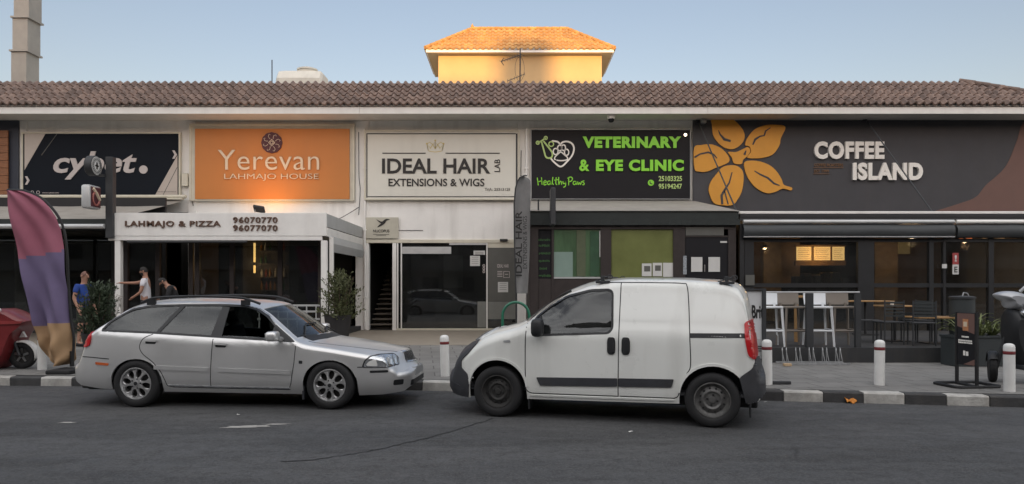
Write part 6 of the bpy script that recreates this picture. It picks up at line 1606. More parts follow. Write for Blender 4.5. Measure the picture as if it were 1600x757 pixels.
# planter with spiky plants
PD = 13.2
t = thing('planter', (X(1529, PD), PD, .15), 'dark grey rectangular planter on the pavement in front of the café terrace', 'planter')
px0, px1 = X(1492, PD), X(1569, PD); zt = Z(525, PD)
g = MB(); g.box(px0, px1, PD, PD + .45, .15, zt - .04, .012); g.build('box', M['planter_grey'], t)
g = MB(); g.box(px0 - .015, px1 + .015, PD - .015, PD + .03, zt - .04, zt, .006); g.box(px0 - .015, px1 + .015, PD + .42, PD + .465, zt - .04, zt, .006); g.box(px0 - .015, px0 + .03, PD + .031, PD + .419, zt - .04, zt); g.box(px1 - .03, px1 + .015, PD + .031, PD + .419, zt - .04, zt); g.build('rim', M['planter_grey'], t)
g = MB(); g.box(px0 + .03, px1 - .03, PD + .03, PD + .42, zt - .06, zt - .05); g.build('earth', M['soil'], t)
rr_ = random.Random(5)
for pc in (1508, 1532, 1552):
    g = MB(); cx, cy = X(pc, PD + .2), PD + .22
    for k in range(34):
        a = rr_.uniform(0, 2 * math.pi); L_ = rr_.uniform(.45, .78); up = rr_.uniform(.55, 1.2); w = rr_.uniform(.014, .024)
        dx, dy = math.cos(a), math.sin(a) * .8; rows = []
        for i in range(8):
            s_ = i / 7; r_ = L_ * (s_ * .75); h = L_ * up * (s_ - .55 * s_ ** 2.6 * (1.5 - up * .5))
            ww = w * (1 - s_) ** .6 + .001
            rows.append([(cx + dx * r_ - dy * ww, cy + dy * r_ + dx * ww, zt - .05 + h), (cx + dx * r_, cy + dy * r_, zt - .05 + h - .006), (cx + dx * r_ + dy * ww, cy + dy * r_ - dx * ww, zt - .05 + h)])
        g.grid(rows)
    o = g.build('spiky_plant', M['leaf_blade'], smooth=60, normals=False)
    tag(o, {1508: 'spiky plant at the left end of the dark planter, behind the black sign', 1532: 'spiky plant with arching leaves in the middle of the dark planter', 1552: 'spiky plant with arching leaves at the right end of the dark planter'}[pc], 'plant', 'spiky plants in the planter')

# litter bin / cask behind
t = thing('litter_bin', (X(1508, 14.6), 14.6, .43), 'dark round bin on the café platform behind the planter', 'bin')
bx, by = X(1508, 14.6), 14.7; zb_ = Z(463, 14.6)
g = MB(); g.lathe([(0, .43), (.20, .43), (.23, .8), (.225, zb_ - .06), (.21, zb_ - .05)], (bx, by, 0), n=24); g.build('drum', M['planter_grey'], t, smooth=40)
g = MB(); g.lathe([(.24, zb_ - .06), (.245, zb_ - .02), (.18, zb_), (0, zb_ + .01)], (bx, by, 0), n=24); g.build('lid', M['charcoal'], t, smooth=40)
g = MB(); g.tube([(bx - .05, by - .1, zb_), (bx - .03, by - .1, zb_ + .07), (bx + .05, by - .1, zb_ + .05), (bx + .07, by - .1, zb_)], .014, 6); g.build('handle', M['galv'], t)

# bar stools behind the balustrade
def make_stool(m):
    s = thing('bar_stool', (0, 0, 0), 'bar stool', 'bar stool', 'bar stools behind the steel rail', local=True)
    g = MB(); g.box(-.21, .21, -.20, .19, .735, .775, .014); g.build('seat', m, s, smooth=40)
    g = MB(); rows = []
    for i in range(13):
        a = -1.05 + 2.1 * i / 12; x_ = .215 * math.sin(a) / math.sin(1.05); y_ = .19 + .07 * math.cos(a) - .04
        rows.append([(x_ * .97, y_ - .01, .80), (x_, y_ + .02, .93), (x_ * 1.0, y_ + .035, 1.06), (x_ * 1.0, y_ + .055, 1.06), (x_, y_ + .04, .93), (x_ * .97, y_ + .01, .80)])
    g.grid(rows, close=True); g.add(rows[0], [tuple(range(6))]); g.add(rows[-1], [tuple(range(6))]); 
    for x_ in (-.15, .15): g.box(x_ - .02, x_ + .02, .17, .20, .76, .84)
    g.build('backrest', m, s, smooth=50)
    for sx in (-1, 1):
        for sy in (-1, 1):
            g = MB(); g.tube([(sx * .185, sy * .17, .74), (sx * .225, sy * .215, 0)], [.027, .020], 4); g.build('leg', m, s)
    g = MB()
    for sy in (-1, 1): g.tube([(-.207, sy * .195, .30), (.207, sy * .195, .30)], .017, 4)
    for sx in (-1, 1): g.tube([(sx * .207, -.195, .32), (sx * .207, .195, .32)], .015, 4)
    g.build('footrest', m, s)
    return s
sw, st = make_stool(M['stool_white']), make_stool(M['stool_taupe'])
used = set()
for px, k, lb in ((1205, 0, 'white bar stool next to the Brit board, leftmost of the stools'), (1241, 1, 'taupe bar stool between the two white stools'),
                  (1282, 0, 'white bar stool standing between the two taupe stools'), (1318, 1, 'taupe bar stool at the right end of the row, beside the dark post')):
    src = (sw, st)[k]; o = src if k not in used else copy_tree(src); used.add(k)
    o.location = (X(px, 14.25), 14.35, .43); o['label'] = lb; o.rotation_euler = (0, 0, R(random.uniform(-5, 3)))
# wooden bar ledge inside, tables and chairs in the dusk of the terrace
g = MB(); g.box(X(1236, 15.2), X(1262, 15.2), 15.2, 15.6, 1.36, 1.40); g.box(X(1247, 15.2), X(1252, 15.2), 15.35, 15.42, .43, 1.36); tag(g.build('bar_table', M['table_wood']), 'small orange-brown wooden bar table glimpsed between the stools', 'table')
def cafe_table(px, D, w, zt, lb, rz=0):
    t = thing('cafe_table', (X(px, D), D, .43), lb, 'table', 'wooden tables on the café terrace')
    x_ = X(px, D); g = MB(); g.box(x_ - w / 2, x_ + w / 2, D - .3, D + .3, zt - .03, zt, .006); g.build('tabletop', M['table_wood'], t)
    g = MB(); g.tube([(x_, D, .45), (x_, D, zt - .03)], .03, 8); g.build('pedestal', M['black'], t)
    g = MB(); g.box(x_ - .22, x_ + .22, D - .22, D + .22, .431, .45); g.build('base', M['black'], t)
cafe_table(1398, 15.6, .62, 1.19, 'small wooden table with a white cup, right of the tall dark post')
cafe_table(1352, 17.6, 1.1, 1.25, 'wooden table furthest back, just right of the tall dark post')
cafe_table(1462, 14.9, 1.0, .98, 'wooden table edge low down, left of the bin')
g = MB(); g.lathe([(0, 0), (.03, 0), (.04, .08), (.037, .08), (.028, .01), (0, .01)], (X(1392, 15.55), 15.5, 1.19), n=14); tag(g.build('cup', M['paper'], smooth=40), 'white cup on the small wooden café table', 'cup')
def cafe_chair(px, D, rz, lb):
    s = thing('cafe_chair', (X(px, D), D, .43), lb, 'chair', 'dark slatted chairs on the café terrace', rz=rz, local=True)
    m = M['charcoal']
    g = MB(); g.box(-.22, .22, -.22, .22, .43, .46, .01); g.build('seat', m, s)
    g = MB()
    for k in range(5): g.box(-.21, .21, .19, .205, .56 + .065 * k, .595 + .065 * k)
    g.build('backrest', M['planter_grey'], s)
    for sx in (-1, 1):
        g = MB(); g.tube([(sx * .2, .2, 0), (sx * .2, .2, .88)], .016, 6); g.build('leg', m, s)
        g = MB(); g.tube([(sx * .2, -.2, 0), (sx * .2, -.2, .45)], .016, 6); g.build('leg', m, s)
cafe_chair(1357, 15.5, R(75), 'dark slatted chair at the left of the small table with the cup')
cafe_chair(1432, 15.5, R(-70), 'dark slatted chair at the right of the small table with the cup')
cafe_chair(1388, 14.8, R(185), 'dark slatted chair in front of the small table with the cup')
cafe_chair(1440, 14.5, R(165), 'dark slatted chair nearest the low table edge left of the bin')

# ------------------------------------------------------------------ feather flags
def feather(name, label, left, right, D0, cols, split, pole, twist, mats, par_label=None):
    t = thing(name, (pole[-1][0], pole[-1][1], pole[-1][2]), label, 'flag')
    return t
t = thing('feather_flag', (X(111, 12.4), 12.4, .15), 'tall feather flag in pink, purple and tan bands on a black pole', 'flag')
FDp = 12.4
Lf = lin([(298, 10), (320, 14), (350, 20.5), (400, 30.5), (450, 42), (500, 52), (520, 56), (540, 60), (555, 65), (563, 71), (568, 79), (571, 88)])
Rf = lin([(298, 14), (299, 36), (304, 52), (312, 66), (325, 79), (340, 90), (360, 98), (390, 102.5), (440, 105), (500, 109), (530, 113.5), (550, 114.5), (558, 113.5), (564, 110), (568, 105), (571, 99)])
rows = []; cols = 26
ys = [298.2, 299, 300.5, 303, 307] + [310 + 5 * i for i in range(51)] + [563, 566, 569, 570.8]
for y in ys:
    row = []
    for c in range(cols + 1):
        u = c / cols; px = Lf(y) + (Rf(y) - Lf(y)) * u; tt = (y - 298) / 272
        rip = .085 * math.sin(u * 7 + y * .012) * (.3 + tt) + .022 * math.sin(u * 17 - y * .03) * tt + .045 * math.sin(y * .16 + u * 11) * max(0, (y - 490) / 70) + .02 * math.sin(y * .07 - u * 13) + .012 * math.sin(u * 4 + y * .05)
        D = FDp - .06 * math.sin(math.pi * u) + rip
        row.append((X(px, FDp) , D, Z(y, FDp)))
    rows.append(row)
g = MB(); k = cols + 1
g.v = [p for r in rows for p in r]
for i in range(len(rows) - 1):
    for j in range(cols):
        y = (ys[i] + ys[i + 1]) / 2; u = j / cols
        g.m = 0 if y < 404 - 12 * u else (1 if y < 511 - 9 * u + 2 * math.sin(u * 9) else 2)
        g.f.append((i * k + j, i * k + j + 1, (i + 1) * k + j + 1, (i + 1) * k + j)); g.mi.append(g.m)
g.build('banner', [M['flag_pink'], M['flag_purple'], M['flag_tan']], t, smooth=60, normals=False)
g = MB(); pts = [(X(Rf(y) + (1.5 if y > 302 else 0), FDp), FDp + .01, Z(y - (1 if y < 304 else 0), FDp)) for y in [298.4, 299, 300.5, 304, 312, 325, 340, 360, 390, 440, 500, 530]]
pts = [(X(11, FDp), FDp + .01, Z(297, FDp))] + pts + [(X(112.5, FDp), FDp + .01, .30)]
g.tube(catmull(pts, 3, False), .022, 7); g.build('pole', M['black'], t, smooth=50)
g = MB(); x_ = X(112, FDp); g.tube([(x_, FDp + .01, .24), (x_, FDp + .01, .50)], .035, 8); g.build('socket', M['black'], t)
g = MB(); g.box(X(82, 12.2), X(120, 12.2), 12.0, 12.5, .151, .22, .02); g.build('base_plate', M['rubber'], t)

t = thing('feather_flag', (X(816, 19.0), 18.8, .15), 'narrow grey feather flag with black upright letters reading IDEAL HAIR', 'flag')
GD = 18.6
Lg = lin([(275, 819), (278, 813), (284, 809), (295, 806), (320, 804), (380, 804.5), (420, 805.5), (459, 807)])
Rg = lin([(275, 822), (279, 829), (290, 830), (320, 829), (380, 828.5), (420, 827), (459, 824.5)])
rows = []; ys = [275, 276, 278, 281, 285] + [290 + 6 * i for i in range(28)] + [459]
for y in ys:
    rows.append([(X(Lg(y) + (Rg(y) - Lg(y)) * c / 12, GD), GD + .05 * math.sin(c / 12 * 5 + y * .02) + .25 * c / 12, Z(y, GD)) for c in range(13)])
g = MB(); g.grid(rows); g.build('banner', M['flag_grey'], t, smooth=60, normals=False)
g = MB(); lettering(t, M['letter_black'], GD - .03, 'IDEAL HAIR', 805.5, 815.5, 330, 432, depth=.004, offset=.016, rot=1); lettering(t, M['letter_black'], GD + .03, 'EXTENSIONS & WIGS', 817, 823.5, 338, 420, depth=.004, rot=1)
g = MB(); pts = [(X(806.5, GD), GD - .02, .2)] + [(X(Lg(y) - .6, GD), GD - .02, Z(y, GD)) for y in (470, 440, 380, 320, 295, 284, 278, 275)] + [(X(823, GD), GD + .02, Z(274.6, GD))]
g.tube(pts, .018, 6); g.build('pole', M['charcoal'], t, smooth=50)
g = MB(); g.box(X(800, GD), X(818, GD), GD - .2, GD + .2, .158, .22, .02); g.build('base_plate', M['rubber'], t)

# ------------------------------------------------------------------ scooters
SCD = 12.9
t = thing('motor_scooter', (-8.9, SCD, .15), 'dark red cargo scooter with a white front mudguard, cut off by the left edge', 'scooter')
wx, wz = X(36, SCD), .15 + .235
g = MB(); g.v = tyre_mb(.235, .135, .12).v; g.f = tyre_mb(.235, .135, .12).f; g.mi = [0] * len(g.f); g.v = [(x + wx, y + SCD, z + wz) for x, y, z in g.v]; w_ = g.build('wheel', M['rubber'], t, smooth=40)
g = MB(); g.lathe([(0, -.05), (.03, -.05), (.04, -.03), (.12, -.025), (.137, -.05), (.137, .05), (.12, .02), (0, .02)], (wx, SCD, wz), axis='y', n=24); g.build('rim', M['dusty_steel'], w_, smooth=40)
g = MB()
for k in range(5):
    a = k * 1.256; g.box(-.018, .018, -.045, -.03, .03, .125); g.xf(Matrix.Translation((wx, SCD, wz)) @ Matrix.Rotation(a, 4, 'Y'), len(g.v) - 8)
g.build('spokes', M['steel'], w_)
g = MB(); rows = []
for i in range(13):
    a = R(-12 + 125 * i / 12)
    rows.append([(wx + .265 * math.cos(a), SCD + y_, wz + .265 * math.sin(a) - (.03 if abs(y_) > .07 else 0)) for y_ in (-.085, -.06, 0, .06, .085)])
g.grid(rows); o = g.build('mudguard', M['white_paint'], t, smooth=60); o.modifiers.new('s', 'SOLIDIFY').thickness = .01
g = MB()   # wedge shaped cargo box and leg shield
prof = catmull([(56, 500.5), (50, 508), (36, 519), (28, 536), (20, 556), (8, 572), (-6, 577), (-40, 572), (-70, 560)], 3, False) + [(-90, 485), (0, 483), (14, 482), (26, 486), (40, 494)]
pp = pxs(prof, SCD)
n_ = len(pp); cx_ = sum(p[0] for p in pp) / n_; cz2 = sum(p[1] for p in pp) / n_
rings = []
for y_, s_ in ((-.30, .90), (-.26, .97), (-.15, 1.0), (.15, 1.0), (.26, .97), (.30, .90)): rings.append([(cx_ + (a - cx_) * s_, SCD + y_, cz2 + (b - cz2) * s_) for a, b in pp])
g.grid(rings, close=True)
for rg in (rings[0], rings[-1]):
    for tr in tessellate_polygon([[Vector((p[0], p[2], 0)) for p in rg]]): g.add([rg[q] for q in tr], [(0, 1, 2)])
g.build('body', M['scooter_red'], t, smooth=40)
g = MB(); g.prism(pxs([(-60, 500), (55, 501), (50, 505), (-60, 508)], SCD), SCD - .325, SCD - .29); g.build('edge_strip', mat('red_edge', (.26, .035, .035), .4, var=.15, coat=.3), t)
g = MB(); stroke(g, pxs([(-20, 538), (0, 528), (10, 522)], SCD), .07, SCD - .306, SCD - .299); stroke(g, pxs([(-20, 520), (2, 514)], SCD), .04, SCD - .306, SCD - .299); g.build('pale_stripe', mat('dull_pink', (.30, .10, .10), .5, var=.2), t)
g = MB(); g.tube([(X(2, SCD), SCD - .2, Z(484, SCD)), (X(12, SCD), SCD - .3, Z(478, SCD)), (X(24, SCD), SCD - .38, Z(484, SCD))], .022, 8); g.build('handlebar_lever', M['white_paint'], t, smooth=50)
g = MB(); g.tube([(wx, SCD + .09, wz), (X(20, SCD), SCD + .08, Z(520, SCD))], .03, 8); g.tube([(wx, SCD - .09, wz), (X(26, SCD), SCD - .08, Z(530, SCD))], .025, 8); g.build('fork', M['charcoal'], t, smooth=50)
g = MB(); g.prism(pxs([(33, 527), (38, 518), (43, 527)], SCD), SCD - .05, SCD); g.build('badge', M['white_paint'], t)

RSD = 10.9
t = thing('motor_scooter', (7.4, RSD, .15), 'black scooter with a silver rounded fairing, cut off by the right edge', 'scooter')
wx, wz = X(1568, RSD), .15 + .22
g = MB(); q_ = tyre_mb(.22, .13, .11); g.add([tuple(Matrix.Translation((wx, RSD + .25, wz)) @ Matrix.Rotation(R(62), 4, 'Z') @ Vector(p)) for p in q_.v], q_.f); w_ = g.build('wheel', M['rubber'], t, smooth=40)
g = MB(); g.lathe([(0, -.05), (.10, -.04), (.13, -.05), (.13, .05), (.10, .04), (0, .05)], axis='y', n=20); g.xf(Matrix.Translation((wx, RSD + .25, wz)) @ Matrix.Rotation(R(62), 4, 'Z')); g.build('rim', M['dusty_steel'], w_, smooth=40)
def blob(mb, pts, y0, y1, round_=.75):
    n_ = len(pts); cx_ = sum(p[0] for p in pts) / n_; cz_2 = sum(p[1] for p in pts) / n_; rings = []
    for k in range(9):
        u = -1 + 2 * k / 8; s_ = (1 - abs(u) ** 2.6 * round_) ** .6
        rings.append([(cx_ + (a - cx_) * s_, (y0 + y1) / 2 + (y1 - y0) / 2 * u, cz_2 + (b - cz_2) * s_) for a, b in pts])
    mb.grid(rings, close=True); mb.add(rings[0], [tuple(range(n_))]); mb.add(rings[-1], [tuple(range(n_))])
    return mb
g = MB(); blob(g, pxs(catmull([(1556, 461), (1562, 457), (1575, 455), (1590, 457), (1602, 462), (1608, 470), (1603, 480), (1590, 484), (1576, 482), (1571, 472), (1562, 467)], 4), RSD), RSD - .15, RSD + .2); g.build('fairing', mat('fairing_silver', (.42, .43, .45), .35, .35, var=.08, coat=.6), t, smooth=60)
g = MB(); blob(g, pxs(catmull([(1578, 483), (1592, 485), (1606, 500), (1608, 530), (1604, 562), (1596, 574), (1586, 562), (1578, 542), (1574, 520), (1574, 500)], 4), RSD), RSD - .17, RSD + .24, .55); g.build('leg_shield', M['trim_black'], t, smooth=60)
g = MB(); rows = []
for i in range(10):
    a = R(20 + 125 * i / 9); c_ = (wx, RSD + .25, wz); rr2 = .245
    rows.append([tuple(Matrix.Translation(c_) @ Matrix.Rotation(R(62), 4, 'Z') @ Vector((rr2 * math.cos(a), y_, rr2 * math.sin(a) - (.03 if abs(y_) > .05 else 0)))) for y_ in (-.07, -.045, 0, .045, .07)])
g.grid(rows); g.build('mudguard', M['trim_black'], t, smooth=60)
g = MB(); g.box(X(1590, RSD), X(1690, RSD), RSD - .12, RSD + .20, .36, .44, .03); g.build('floorboard', M['charcoal'], t, smooth=40)
g = MB(); blob(g, pxs(catmull([(1630, 530), (1680, 515), (1760, 512), (1775, 540), (1750, 575), (1660, 578), (1632, 560)], 4), RSD), RSD - .16, RSD + .24, .5); g.build('rear_body', M['trim_black'], t, smooth=60)
g = MB(); g.box(X(1635, RSD), X(1755, RSD), RSD - .11, RSD + .19, Z(514, RSD), Z(503, RSD), .04); g.build('seat', M['seat_cloth'], t, smooth=40)
g = MB(); q_ = tyre_mb(.22, .13, .11); g.add([(p[0] + X(1735, RSD), p[1] + RSD + .04, p[2] + wz) for p in q_.v], q_.f); g.build('wheel', M['rubber'], t, smooth=40)
g = MB(); g.prism(pxs([(1585, 538), (1615, 540), (1615, 545), (1587, 543.5)], RSD), RSD - .14, RSD - .11); g.build('side_strip', M['silver_edge'], t)
for px, py, r_ in ((1591, 489, .065), (1600, 499, .05)):
    g = MB(); c = pxs([(px, py)], RSD)[0]; g.lathe([(0, -.08), (r_ * .6, -.07), (r_, -.02), (r_, .02), (r_ * .8, .06), (0, .07)], (c[0], RSD - .14, c[1]), axis='y', n=18); g.build('lamp', M['lamp_silver'], t, smooth=50)
g = MB(); g.tube([(X(1594, RSD), RSD, Z(456, RSD)), (X(1598, RSD), RSD - .05, Z(449, RSD)), (X(1612, RSD), RSD - .1, Z(448, RSD))], .025, 8); g.build('mirror_stalk', M['silver_edge'], t, smooth=50)
g = MB(); g.tube([(wx + .01, RSD + .18, wz), (X(1580, RSD), RSD + .1, Z(520, RSD))], .03, 8); g.build('fork', M['charcoal'], t, smooth=50)

# ------------------------------------------------------------------ plants
def leafy(mb, cx, cy, z0, z1, rx, ry, n, size, seed, shape):
    """many small leaf faces on outward shoots"""
    rr = random.Random(seed)
    for k in range(n):
        a = rr.uniform(0, 2 * math.pi); tip = Vector((math.cos(a) * rx * rr.uniform(.15, 1), math.sin(a) * ry * rr.uniform(.15, 1), 0))
        hz = rr.uniform(0, 1); s_ = shape(hz)
        base = Vector((cx + tip.x * .35, cy + tip.y * .35, z0 + (z1 - z0) * max(0, hz - .25)))
        end = Vector((cx + tip.x * s_, cy + tip.y * s_, z0 + (z1 - z0) * min(1, hz + .06 * rr.random())))
        nl = 14
        for j in range(nl):
            u = (j + .5) / nl; p = base.lerp(end, u) + Vector((rr.gauss(0, .02), rr.gauss(0, .02), rr.gauss(0, .02)))
            d = (end - base).normalized() + Vector((rr.gauss(0, .7), rr.gauss(0, .7), rr.gauss(.25, .5))); d.normalize()
            l_ = size * rr.uniform(.6, 1.25); w_ = l_ * .17
            sd_ = d.cross(Vector((rr.gauss(0, 1), rr.gauss(0, 1), rr.gauss(0, 1)))).normalized() * w_
            mb.add([p, p + d * l_ * .5 + sd_, p + d * l_, p + d * l_ * .5 - sd_], [(0, 1, 2, 3)])
t = thing('potted_bush', (X(531, 18.7), 18.7, .157), 'tall olive green bush in a dark pot at the right corner of the pizza booth', 'plant')
bx, by = X(531, 18.7), 18.7
g = MB(); leafy(g, bx, by, .75, 1.98, .62, .55, 170, .10, 3, lambda h: .62 + .55 * math.sin(math.pi * min(1, h * .9 + .12))); g.build('foliage', M['leaf_olive'], t, normals=False)
g = MB(); g.lathe([(0, .157), (.25, .157), (.34, .82), (.35, .86), (.31, .86), (.30, .80), (0, .80)], (bx - .05, by, 0), n=20); g.build('pot', M['pot_dark'], t, smooth=40)
g = MB(); rr_ = random.Random(2)
for k in range(9):
    a = k * .7; g.tube([(bx + .05 * math.cos(a), by + .05 * math.sin(a), .78), (bx + .2 * math.cos(a), by + .2 * math.sin(a), 1.2), (bx + .36 * math.cos(a), by + .36 * math.sin(a), 1.6 + .25 * rr_.random())], [.014, .010, .004], 5)
g.build('stem', M['bark'], t)
t = thing('potted_bush', (X(151, 15.6), 15.6, .157), 'dark green bush in front of the man in the blue shirt', 'plant')
bx, by = X(152, 15.6), 15.6
g = MB(); leafy(g, bx, by, .50, 1.66, .48, .45, 190, .10, 9, lambda h: .70 + .40 * math.sin(math.pi * min(1, h * .85 + .15))); g.build('foliage', M['leaf_dark'], t, normals=False)
g = MB(); g.lathe([(0, .157), (.22, .157), (.30, .55), (.31, .60), (.27, .60), (.26, .55), (0, .55)], (bx, by, 0), n=20); g.build('pot', M['pot_dark'], t, smooth=40)
g = MB()
for k in range(7):
    a = k * .9; g.tube([(bx + .04 * math.cos(a), by + .04 * math.sin(a), .5), (bx + .15 * math.cos(a), by + .15 * math.sin(a), 1.0), (bx + .28 * math.cos(a), by + .28 * math.sin(a), 1.45)], [.013, .009, .004], 5)
g.build('stem', M['bark'], t)
# pale flower heads on the bush beside the post
t = thing('flower_stems', (X(182, 15.9), 15.9, .157), 'few thin stems with pale dry flower heads beside the dark bush', 'plant')
g = MB(); rr_ = random.Random(6); hd = MB()
for k in range(7):
    x_ = X(176 + 2.2 * k, 15.9); zt_ = 1.25 + .25 * rr_.random()
    g.tube([(X(172, 15.9), 15.9, .4), (x_, 15.9, zt_)], .005, 4)
    for j in range(7): p = Vector((x_ + rr_.gauss(0, .025), 15.88 + rr_.gauss(0, .02), zt_ + rr_.gauss(0, .04))); hd.lathe([(0, -.012), (.012, 0), (0, .012)], p, n=6)
g.build('stem', M['bark'], t); hd.build('flower_head', mat('dry_flower', (.42, .38, .34), .8, var=.2), t)
# ------------------------------------------------------------------ people
def skin_mesh(name, verts, edges, radii, mat_, parent, root=0, sub=2):
    me = bpy.data.meshes.new(name); me.from_pydata(verts, edges, [])
    o = bpy.data.objects.new(name, me); COL.objects.link(o)
    o.modifiers.new('k', 'SKIN'); sv = me.skin_vertices[0].data
    for v, r in zip(sv, radii): v.radius = r if isinstance(r, tuple) else (r, r)
    sv[root].use_root = True
    sb = o.modifiers.new('s', 'SUBSURF'); sb.levels = sub; sb.render_levels = sub
    dg = bpy.context.evaluated_depsgraph_get()
    m2 = bpy.data.meshes.new_from_object(o.evaluated_get(dg)); m2.name = name
    bpy.data.objects.remove(o); bpy.data.meshes.remove(me)
    m2.materials.clear(); m2.materials.append(mat_)
    m2.polygons.foreach_set('use_smooth', [True] * len(m2.polygons))
    r = bpy.data.objects.new(name, m2); COL.objects.link(r)
    if parent is not None: r.parent = parent
    ORG[r.name] = Vector((0, 0, 0)); return r
def person(loc, rz, label, J, top, bottom, hair, beard=None, h=1.78, sleeves=.55, cap=None, shorts=True):
    """J: joint positions in body space (facing -y), metres for a 1.78 m figure"""
    t = thing('person', loc, label, 'person', rz=rz, local=True)
    k = h / 1.78
    J = {a: Vector(b) * k for a, b in J.items()}
    names = ['pelvis', 'waist', 'chest', 'neck', 'headlow', 'headmid', 'headtop', 'nose']
    V, E_, Rr, ix = [], [], [], {}
    def add(n, p, r): ix[n] = len(V); V.append(tuple(p)); Rr.append(tuple(q * k for q in r) if isinstance(r, tuple) else r * k)
    def link(a, b): E_.append((ix[a], ix[b]))
    up = (J['head'] - J['neck']).normalized()
    add('pelvis', J['pelvis'], (.155, .115)); add('waist', J['pelvis'].lerp(J['chest'], .45), (.140, .105)); add('chest', J['chest'], (.165, .115)); add('neck', J['neck'], .062)
    add('headlow', J['neck'].lerp(J['head'], .45), .066); add('headmid', J['head'], (.078, .098)); add('headtop', J['head'] + up * .10 * k, (.058, .075))
    for a, b in zip(['pelvis', 'waist', 'chest', 'neck', 'headlow', 'headmid'], ['waist', 'chest', 'neck', 'headlow', 'headmid', 'headtop']): link(a, b)
    for s in 'lr':
        add('sh' + s, J['sh' + s], .058); add('el' + s, J['el' + s], .043); add('wr' + s, J['wr' + s], .029); add('pa' + s, J['wr' + s] + (J['wr' + s] - J['el' + s]).normalized() * .08 * k, .034)
        link('chest', 'sh' + s); link('sh' + s, 'el' + s); link('el' + s, 'wr' + s); link('wr' + s, 'pa' + s)
        d = (J['wr' + s] - J['el' + s]).normalized(); sd_ = d.cross(Vector((0, 0, 1))); sd_ = sd_.normalized() if sd_.length > .1 else Vector((1, 0, 0))
        for f in range(4):
            b = J['wr' + s] + d * .09 * k + sd_ * (f - 1.5) * .02 * k; add(f'f{s}{f}', b + d * .03 * k, .0095); add(f'g{s}{f}', b + d * (.07 + .01 * (f in (1, 2))) * k + Vector((0, 0, -.015)), .0085)
            link('pa' + s, f'f{s}{f}'); link(f'f{s}{f}', f'g{s}{f}')
        add('th' + s, J['wr' + s] + d * .05 * k - sd_ * .045 * k, .011); add('ti' + s, J['wr' + s] + d * .09 * k - sd_ * .06 * k, .009); link('pa' + s, 'th' + s); link('th' + s, 'ti' + s)
        add('hi' + s, J['hi' + s], .092); add('kn' + s, J['kn' + s], .058); add('an' + s, J['an' + s], .040); add('to' + s, J['an' + s] + Vector((0, -.17, -.045)) * k, .034)
        link('pelvis', 'hi' + s); link('hi' + s, 'kn' + s); link('kn' + s, 'an' + s); link('an' + s, 'to' + s)
    skin_mesh('body', V, E_, Rr, M['skin'], t)
    # nose, ears, eyes on the head
    f = Vector(J['face']).normalized() if 'face' in J else Vector((0, -1, 0)); side = f.cross(up).normalized(); c = J['head'] + up * .015 * k
    g = MB(); g.lathe([(0, -.03), (.014, -.024), (.018, -.006), (.009, .03), (0, .034)], c + f * .098 * k - up * .012, n=8)
    for s in (-1, 1): g.lathe([(0, -.034), (.016, -.02), (.02, .012), (0, .034)], c + side * .084 * k * s - f * .005, n=8)
    g.build('face', M['skin'], t, smooth=60)
    g = MB()
    for s in (-1, 1): g.lathe([(0, -.007), (.010, 0), (0, .007)], c + f * .086 * k + side * .030 * s + up * .016, n=8)
    g.tube([c + f * .092 * k - up * .052 + side * .024, c + f * .096 * k - up * .052, c + f * .092 * k - up * .052 - side * .024], .005, 5); g.build('eyes', M['hair_dark'], t)
    # hair: shell over the back and top of the skull
    g = MB(); rows = []
    for i in range(9):
        th = R(-15 + 100 * i / 8)
        row = []
        for j in range(21):
            a = R(-150 + 300 * j / 20); lift = (.012 if abs(a) < R(60) else 0)
            dirv = (-f * math.cos(a) + side * math.sin(a))
            fr = max(0, -math.cos(a)); e = th if th > R(35) * fr + R(-15) else R(35) * fr + R(-15)
            row.append(c + dirv * .100 * k * math.cos(e) * (.80 + .20 * abs(math.cos(a))) + up * (.112 * k * math.sin(e) + .010))
        rows.append(row)
    rows.append([c + up * .124 * k] * 21)
    g.grid(rows); g.build('hair', hair, t, smooth=60)
    if beard:
        g = MB(); g.grid([[c + (f * math.cos(a) * .100 + side * math.sin(a) * .083) * k * s - up * z * k for a in [R(-80 + 16 * j) for j in range(11)]] for s, z in ((1.0, .035), (1.02, .06), (.95, .09), (.72, .112), (.3, .118))]); g.build('beard', beard, t, smooth=60)
    # shirt: torso and sleeves
    V, E_, Rr, ix = [], [], [], {}
    add('a0', J['pelvis'] + Vector((0, 0, -.08)) * k, (.172, .132)); add('a', J['pelvis'] + Vector((0, 0, .04)) * k, (.168, .130)); link('a0', 'a'); add('b', J['pelvis'].lerp(J['chest'], .45), (.160, .124)); add('c', J['chest'], (.182, .130)); add('n', J['chest'].lerp(J['neck'], .72), (.085, .080))
    link('a', 'b'); link('b', 'c'); link('c', 'n')
    for s in 'lr':
        add('s' + s, J['sh' + s], .074); add('e' + s, J['sh' + s].lerp(J['el' + s], sleeves), .066); link('c', 's' + s); link('s' + s, 'e' + s)
        if sleeves >= 1: add('w' + s, J['el' + s].lerp(J['wr' + s], .9), .044); link('e' + s, 'w' + s)
    skin_mesh('shirt', V, E_, Rr, top, t)
    V, E_, Rr, ix = [], [], [], {}
    add('u', J['pelvis'] + Vector((0, 0, .10)) * k, (.150, .112)); add('p', J['pelvis'], (.160, .120)); link('u', 'p')
    for s in 'lr':
        add('h' + s, J['hi' + s] + Vector((0, 0, -.10)) * k, .100); add('m' + s, J['hi' + s].lerp(J['kn' + s], .6), .088)
        add('k' + s, J['kn' + s] if not shorts else J['hi' + s].lerp(J['kn' + s], .95), .080 if shorts else .070); link('p', 'h' + s); link('h' + s, 'm' + s); link('m' + s, 'k' + s)
        if not shorts: add('z' + s, J['kn' + s].lerp(J['an' + s], .9), .062); link('k' + s, 'z' + s)
    skin_mesh('trousers', V, E_, Rr, bottom, t)
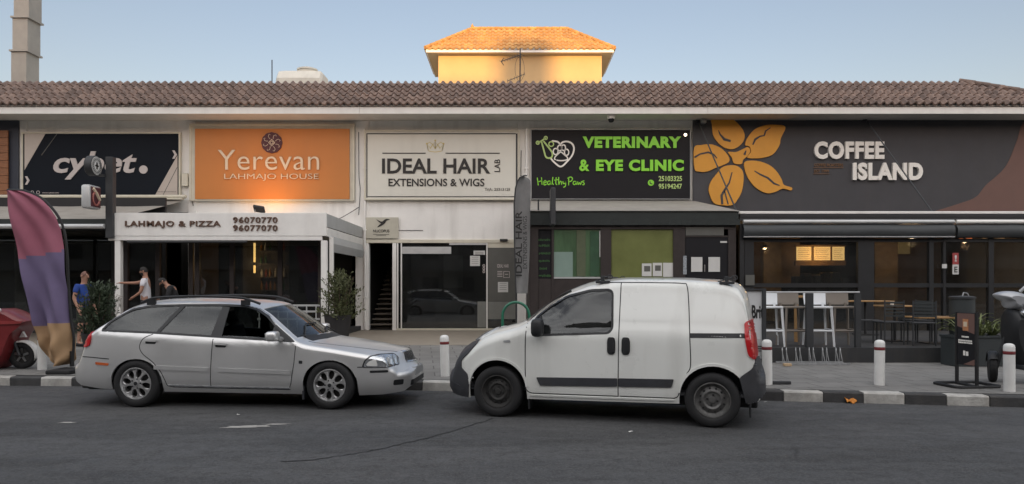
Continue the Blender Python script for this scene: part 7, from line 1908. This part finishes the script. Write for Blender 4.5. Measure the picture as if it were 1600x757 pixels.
    for s in 'lr':
        g = MB(); a = J['an' + s]; g.box(a.x - .05, a.x + .05, a.y - .21, a.y + .09, a.z - .085, a.z - .01, .03); g.build('shoe', M['cloth_black'], t, smooth=50)
    return t
stand = dict(pelvis=(0, 0, .95), chest=(0, -.01, 1.30), neck=(0, -.01, 1.50), head=(0, -.03, 1.64), face=(0, -1, -.05),
             shl=(.19, 0, 1.42), shr=(-.19, 0, 1.42), ell=(.25, .03, 1.13), elr=(-.25, .03, 1.13), wrl=(.24, -.08, .90), wrr=(-.24, -.08, .90),
             hil=(.09, 0, .90), hir=(-.09, 0, .90), knl=(.10, -.02, .50), knr=(-.10, .0, .50), anl=(.11, .02, .09), anr=(-.11, .04, .09))
# man in blue looks to the right of the picture (+x): body turned by +90 degrees from facing -y
person((X(131, 17.6), 17.6, .157), R(75), 'man in a blue shirt and dark shorts standing behind the bush at left', dict(stand, chest=(0, .02, 1.30)), M['cloth_blue'], M['cloth_shorts'], mat('cropped_hair', (.17, .085, .065), .7, var=.15), h=1.80, sleeves=.6)
# man in white reaches out to the booth post with his right-hand side arm
white = dict(stand, shr=(-.19, -.02, 1.42), elr=(-.20, -.30, 1.36), wrr=(-.17, -.58, 1.36), ell=(.24, -.05, 1.13), wrl=(.16, -.22, 1.02), head=(0, -.04, 1.64))
person((X(228, 19.0), 19.0, .30), R(-80), 'man in a white T-shirt reaching out to the booth post', white, M['cloth_white'], M['cloth_black'], M['hair_dark'], M['hair_dark'], h=1.80, sleeves=.55)
bent = dict(stand, pelvis=(0, .06, .92), chest=(0, -.06, 1.22), neck=(0, -.17, 1.36), head=(0, -.26, 1.46), face=(0, -.85, -.55), shl=(.19, -.06, 1.32), shr=(-.19, -.06, 1.32), ell=(.24, -.12, 1.04), elr=(-.24, -.12, 1.04), wrl=(.10, -.34, 1.02), wrr=(-.10, -.34, 1.02))
person((X(272, 18.6), 18.6, .30), R(-75), 'man in dark clothes looking down, beside the man in the white T-shirt', bent, M['cloth_black'], M['cloth_black'], M['hair_dark'], M['hair_dark'], h=1.70, sleeves=1, shorts=False)
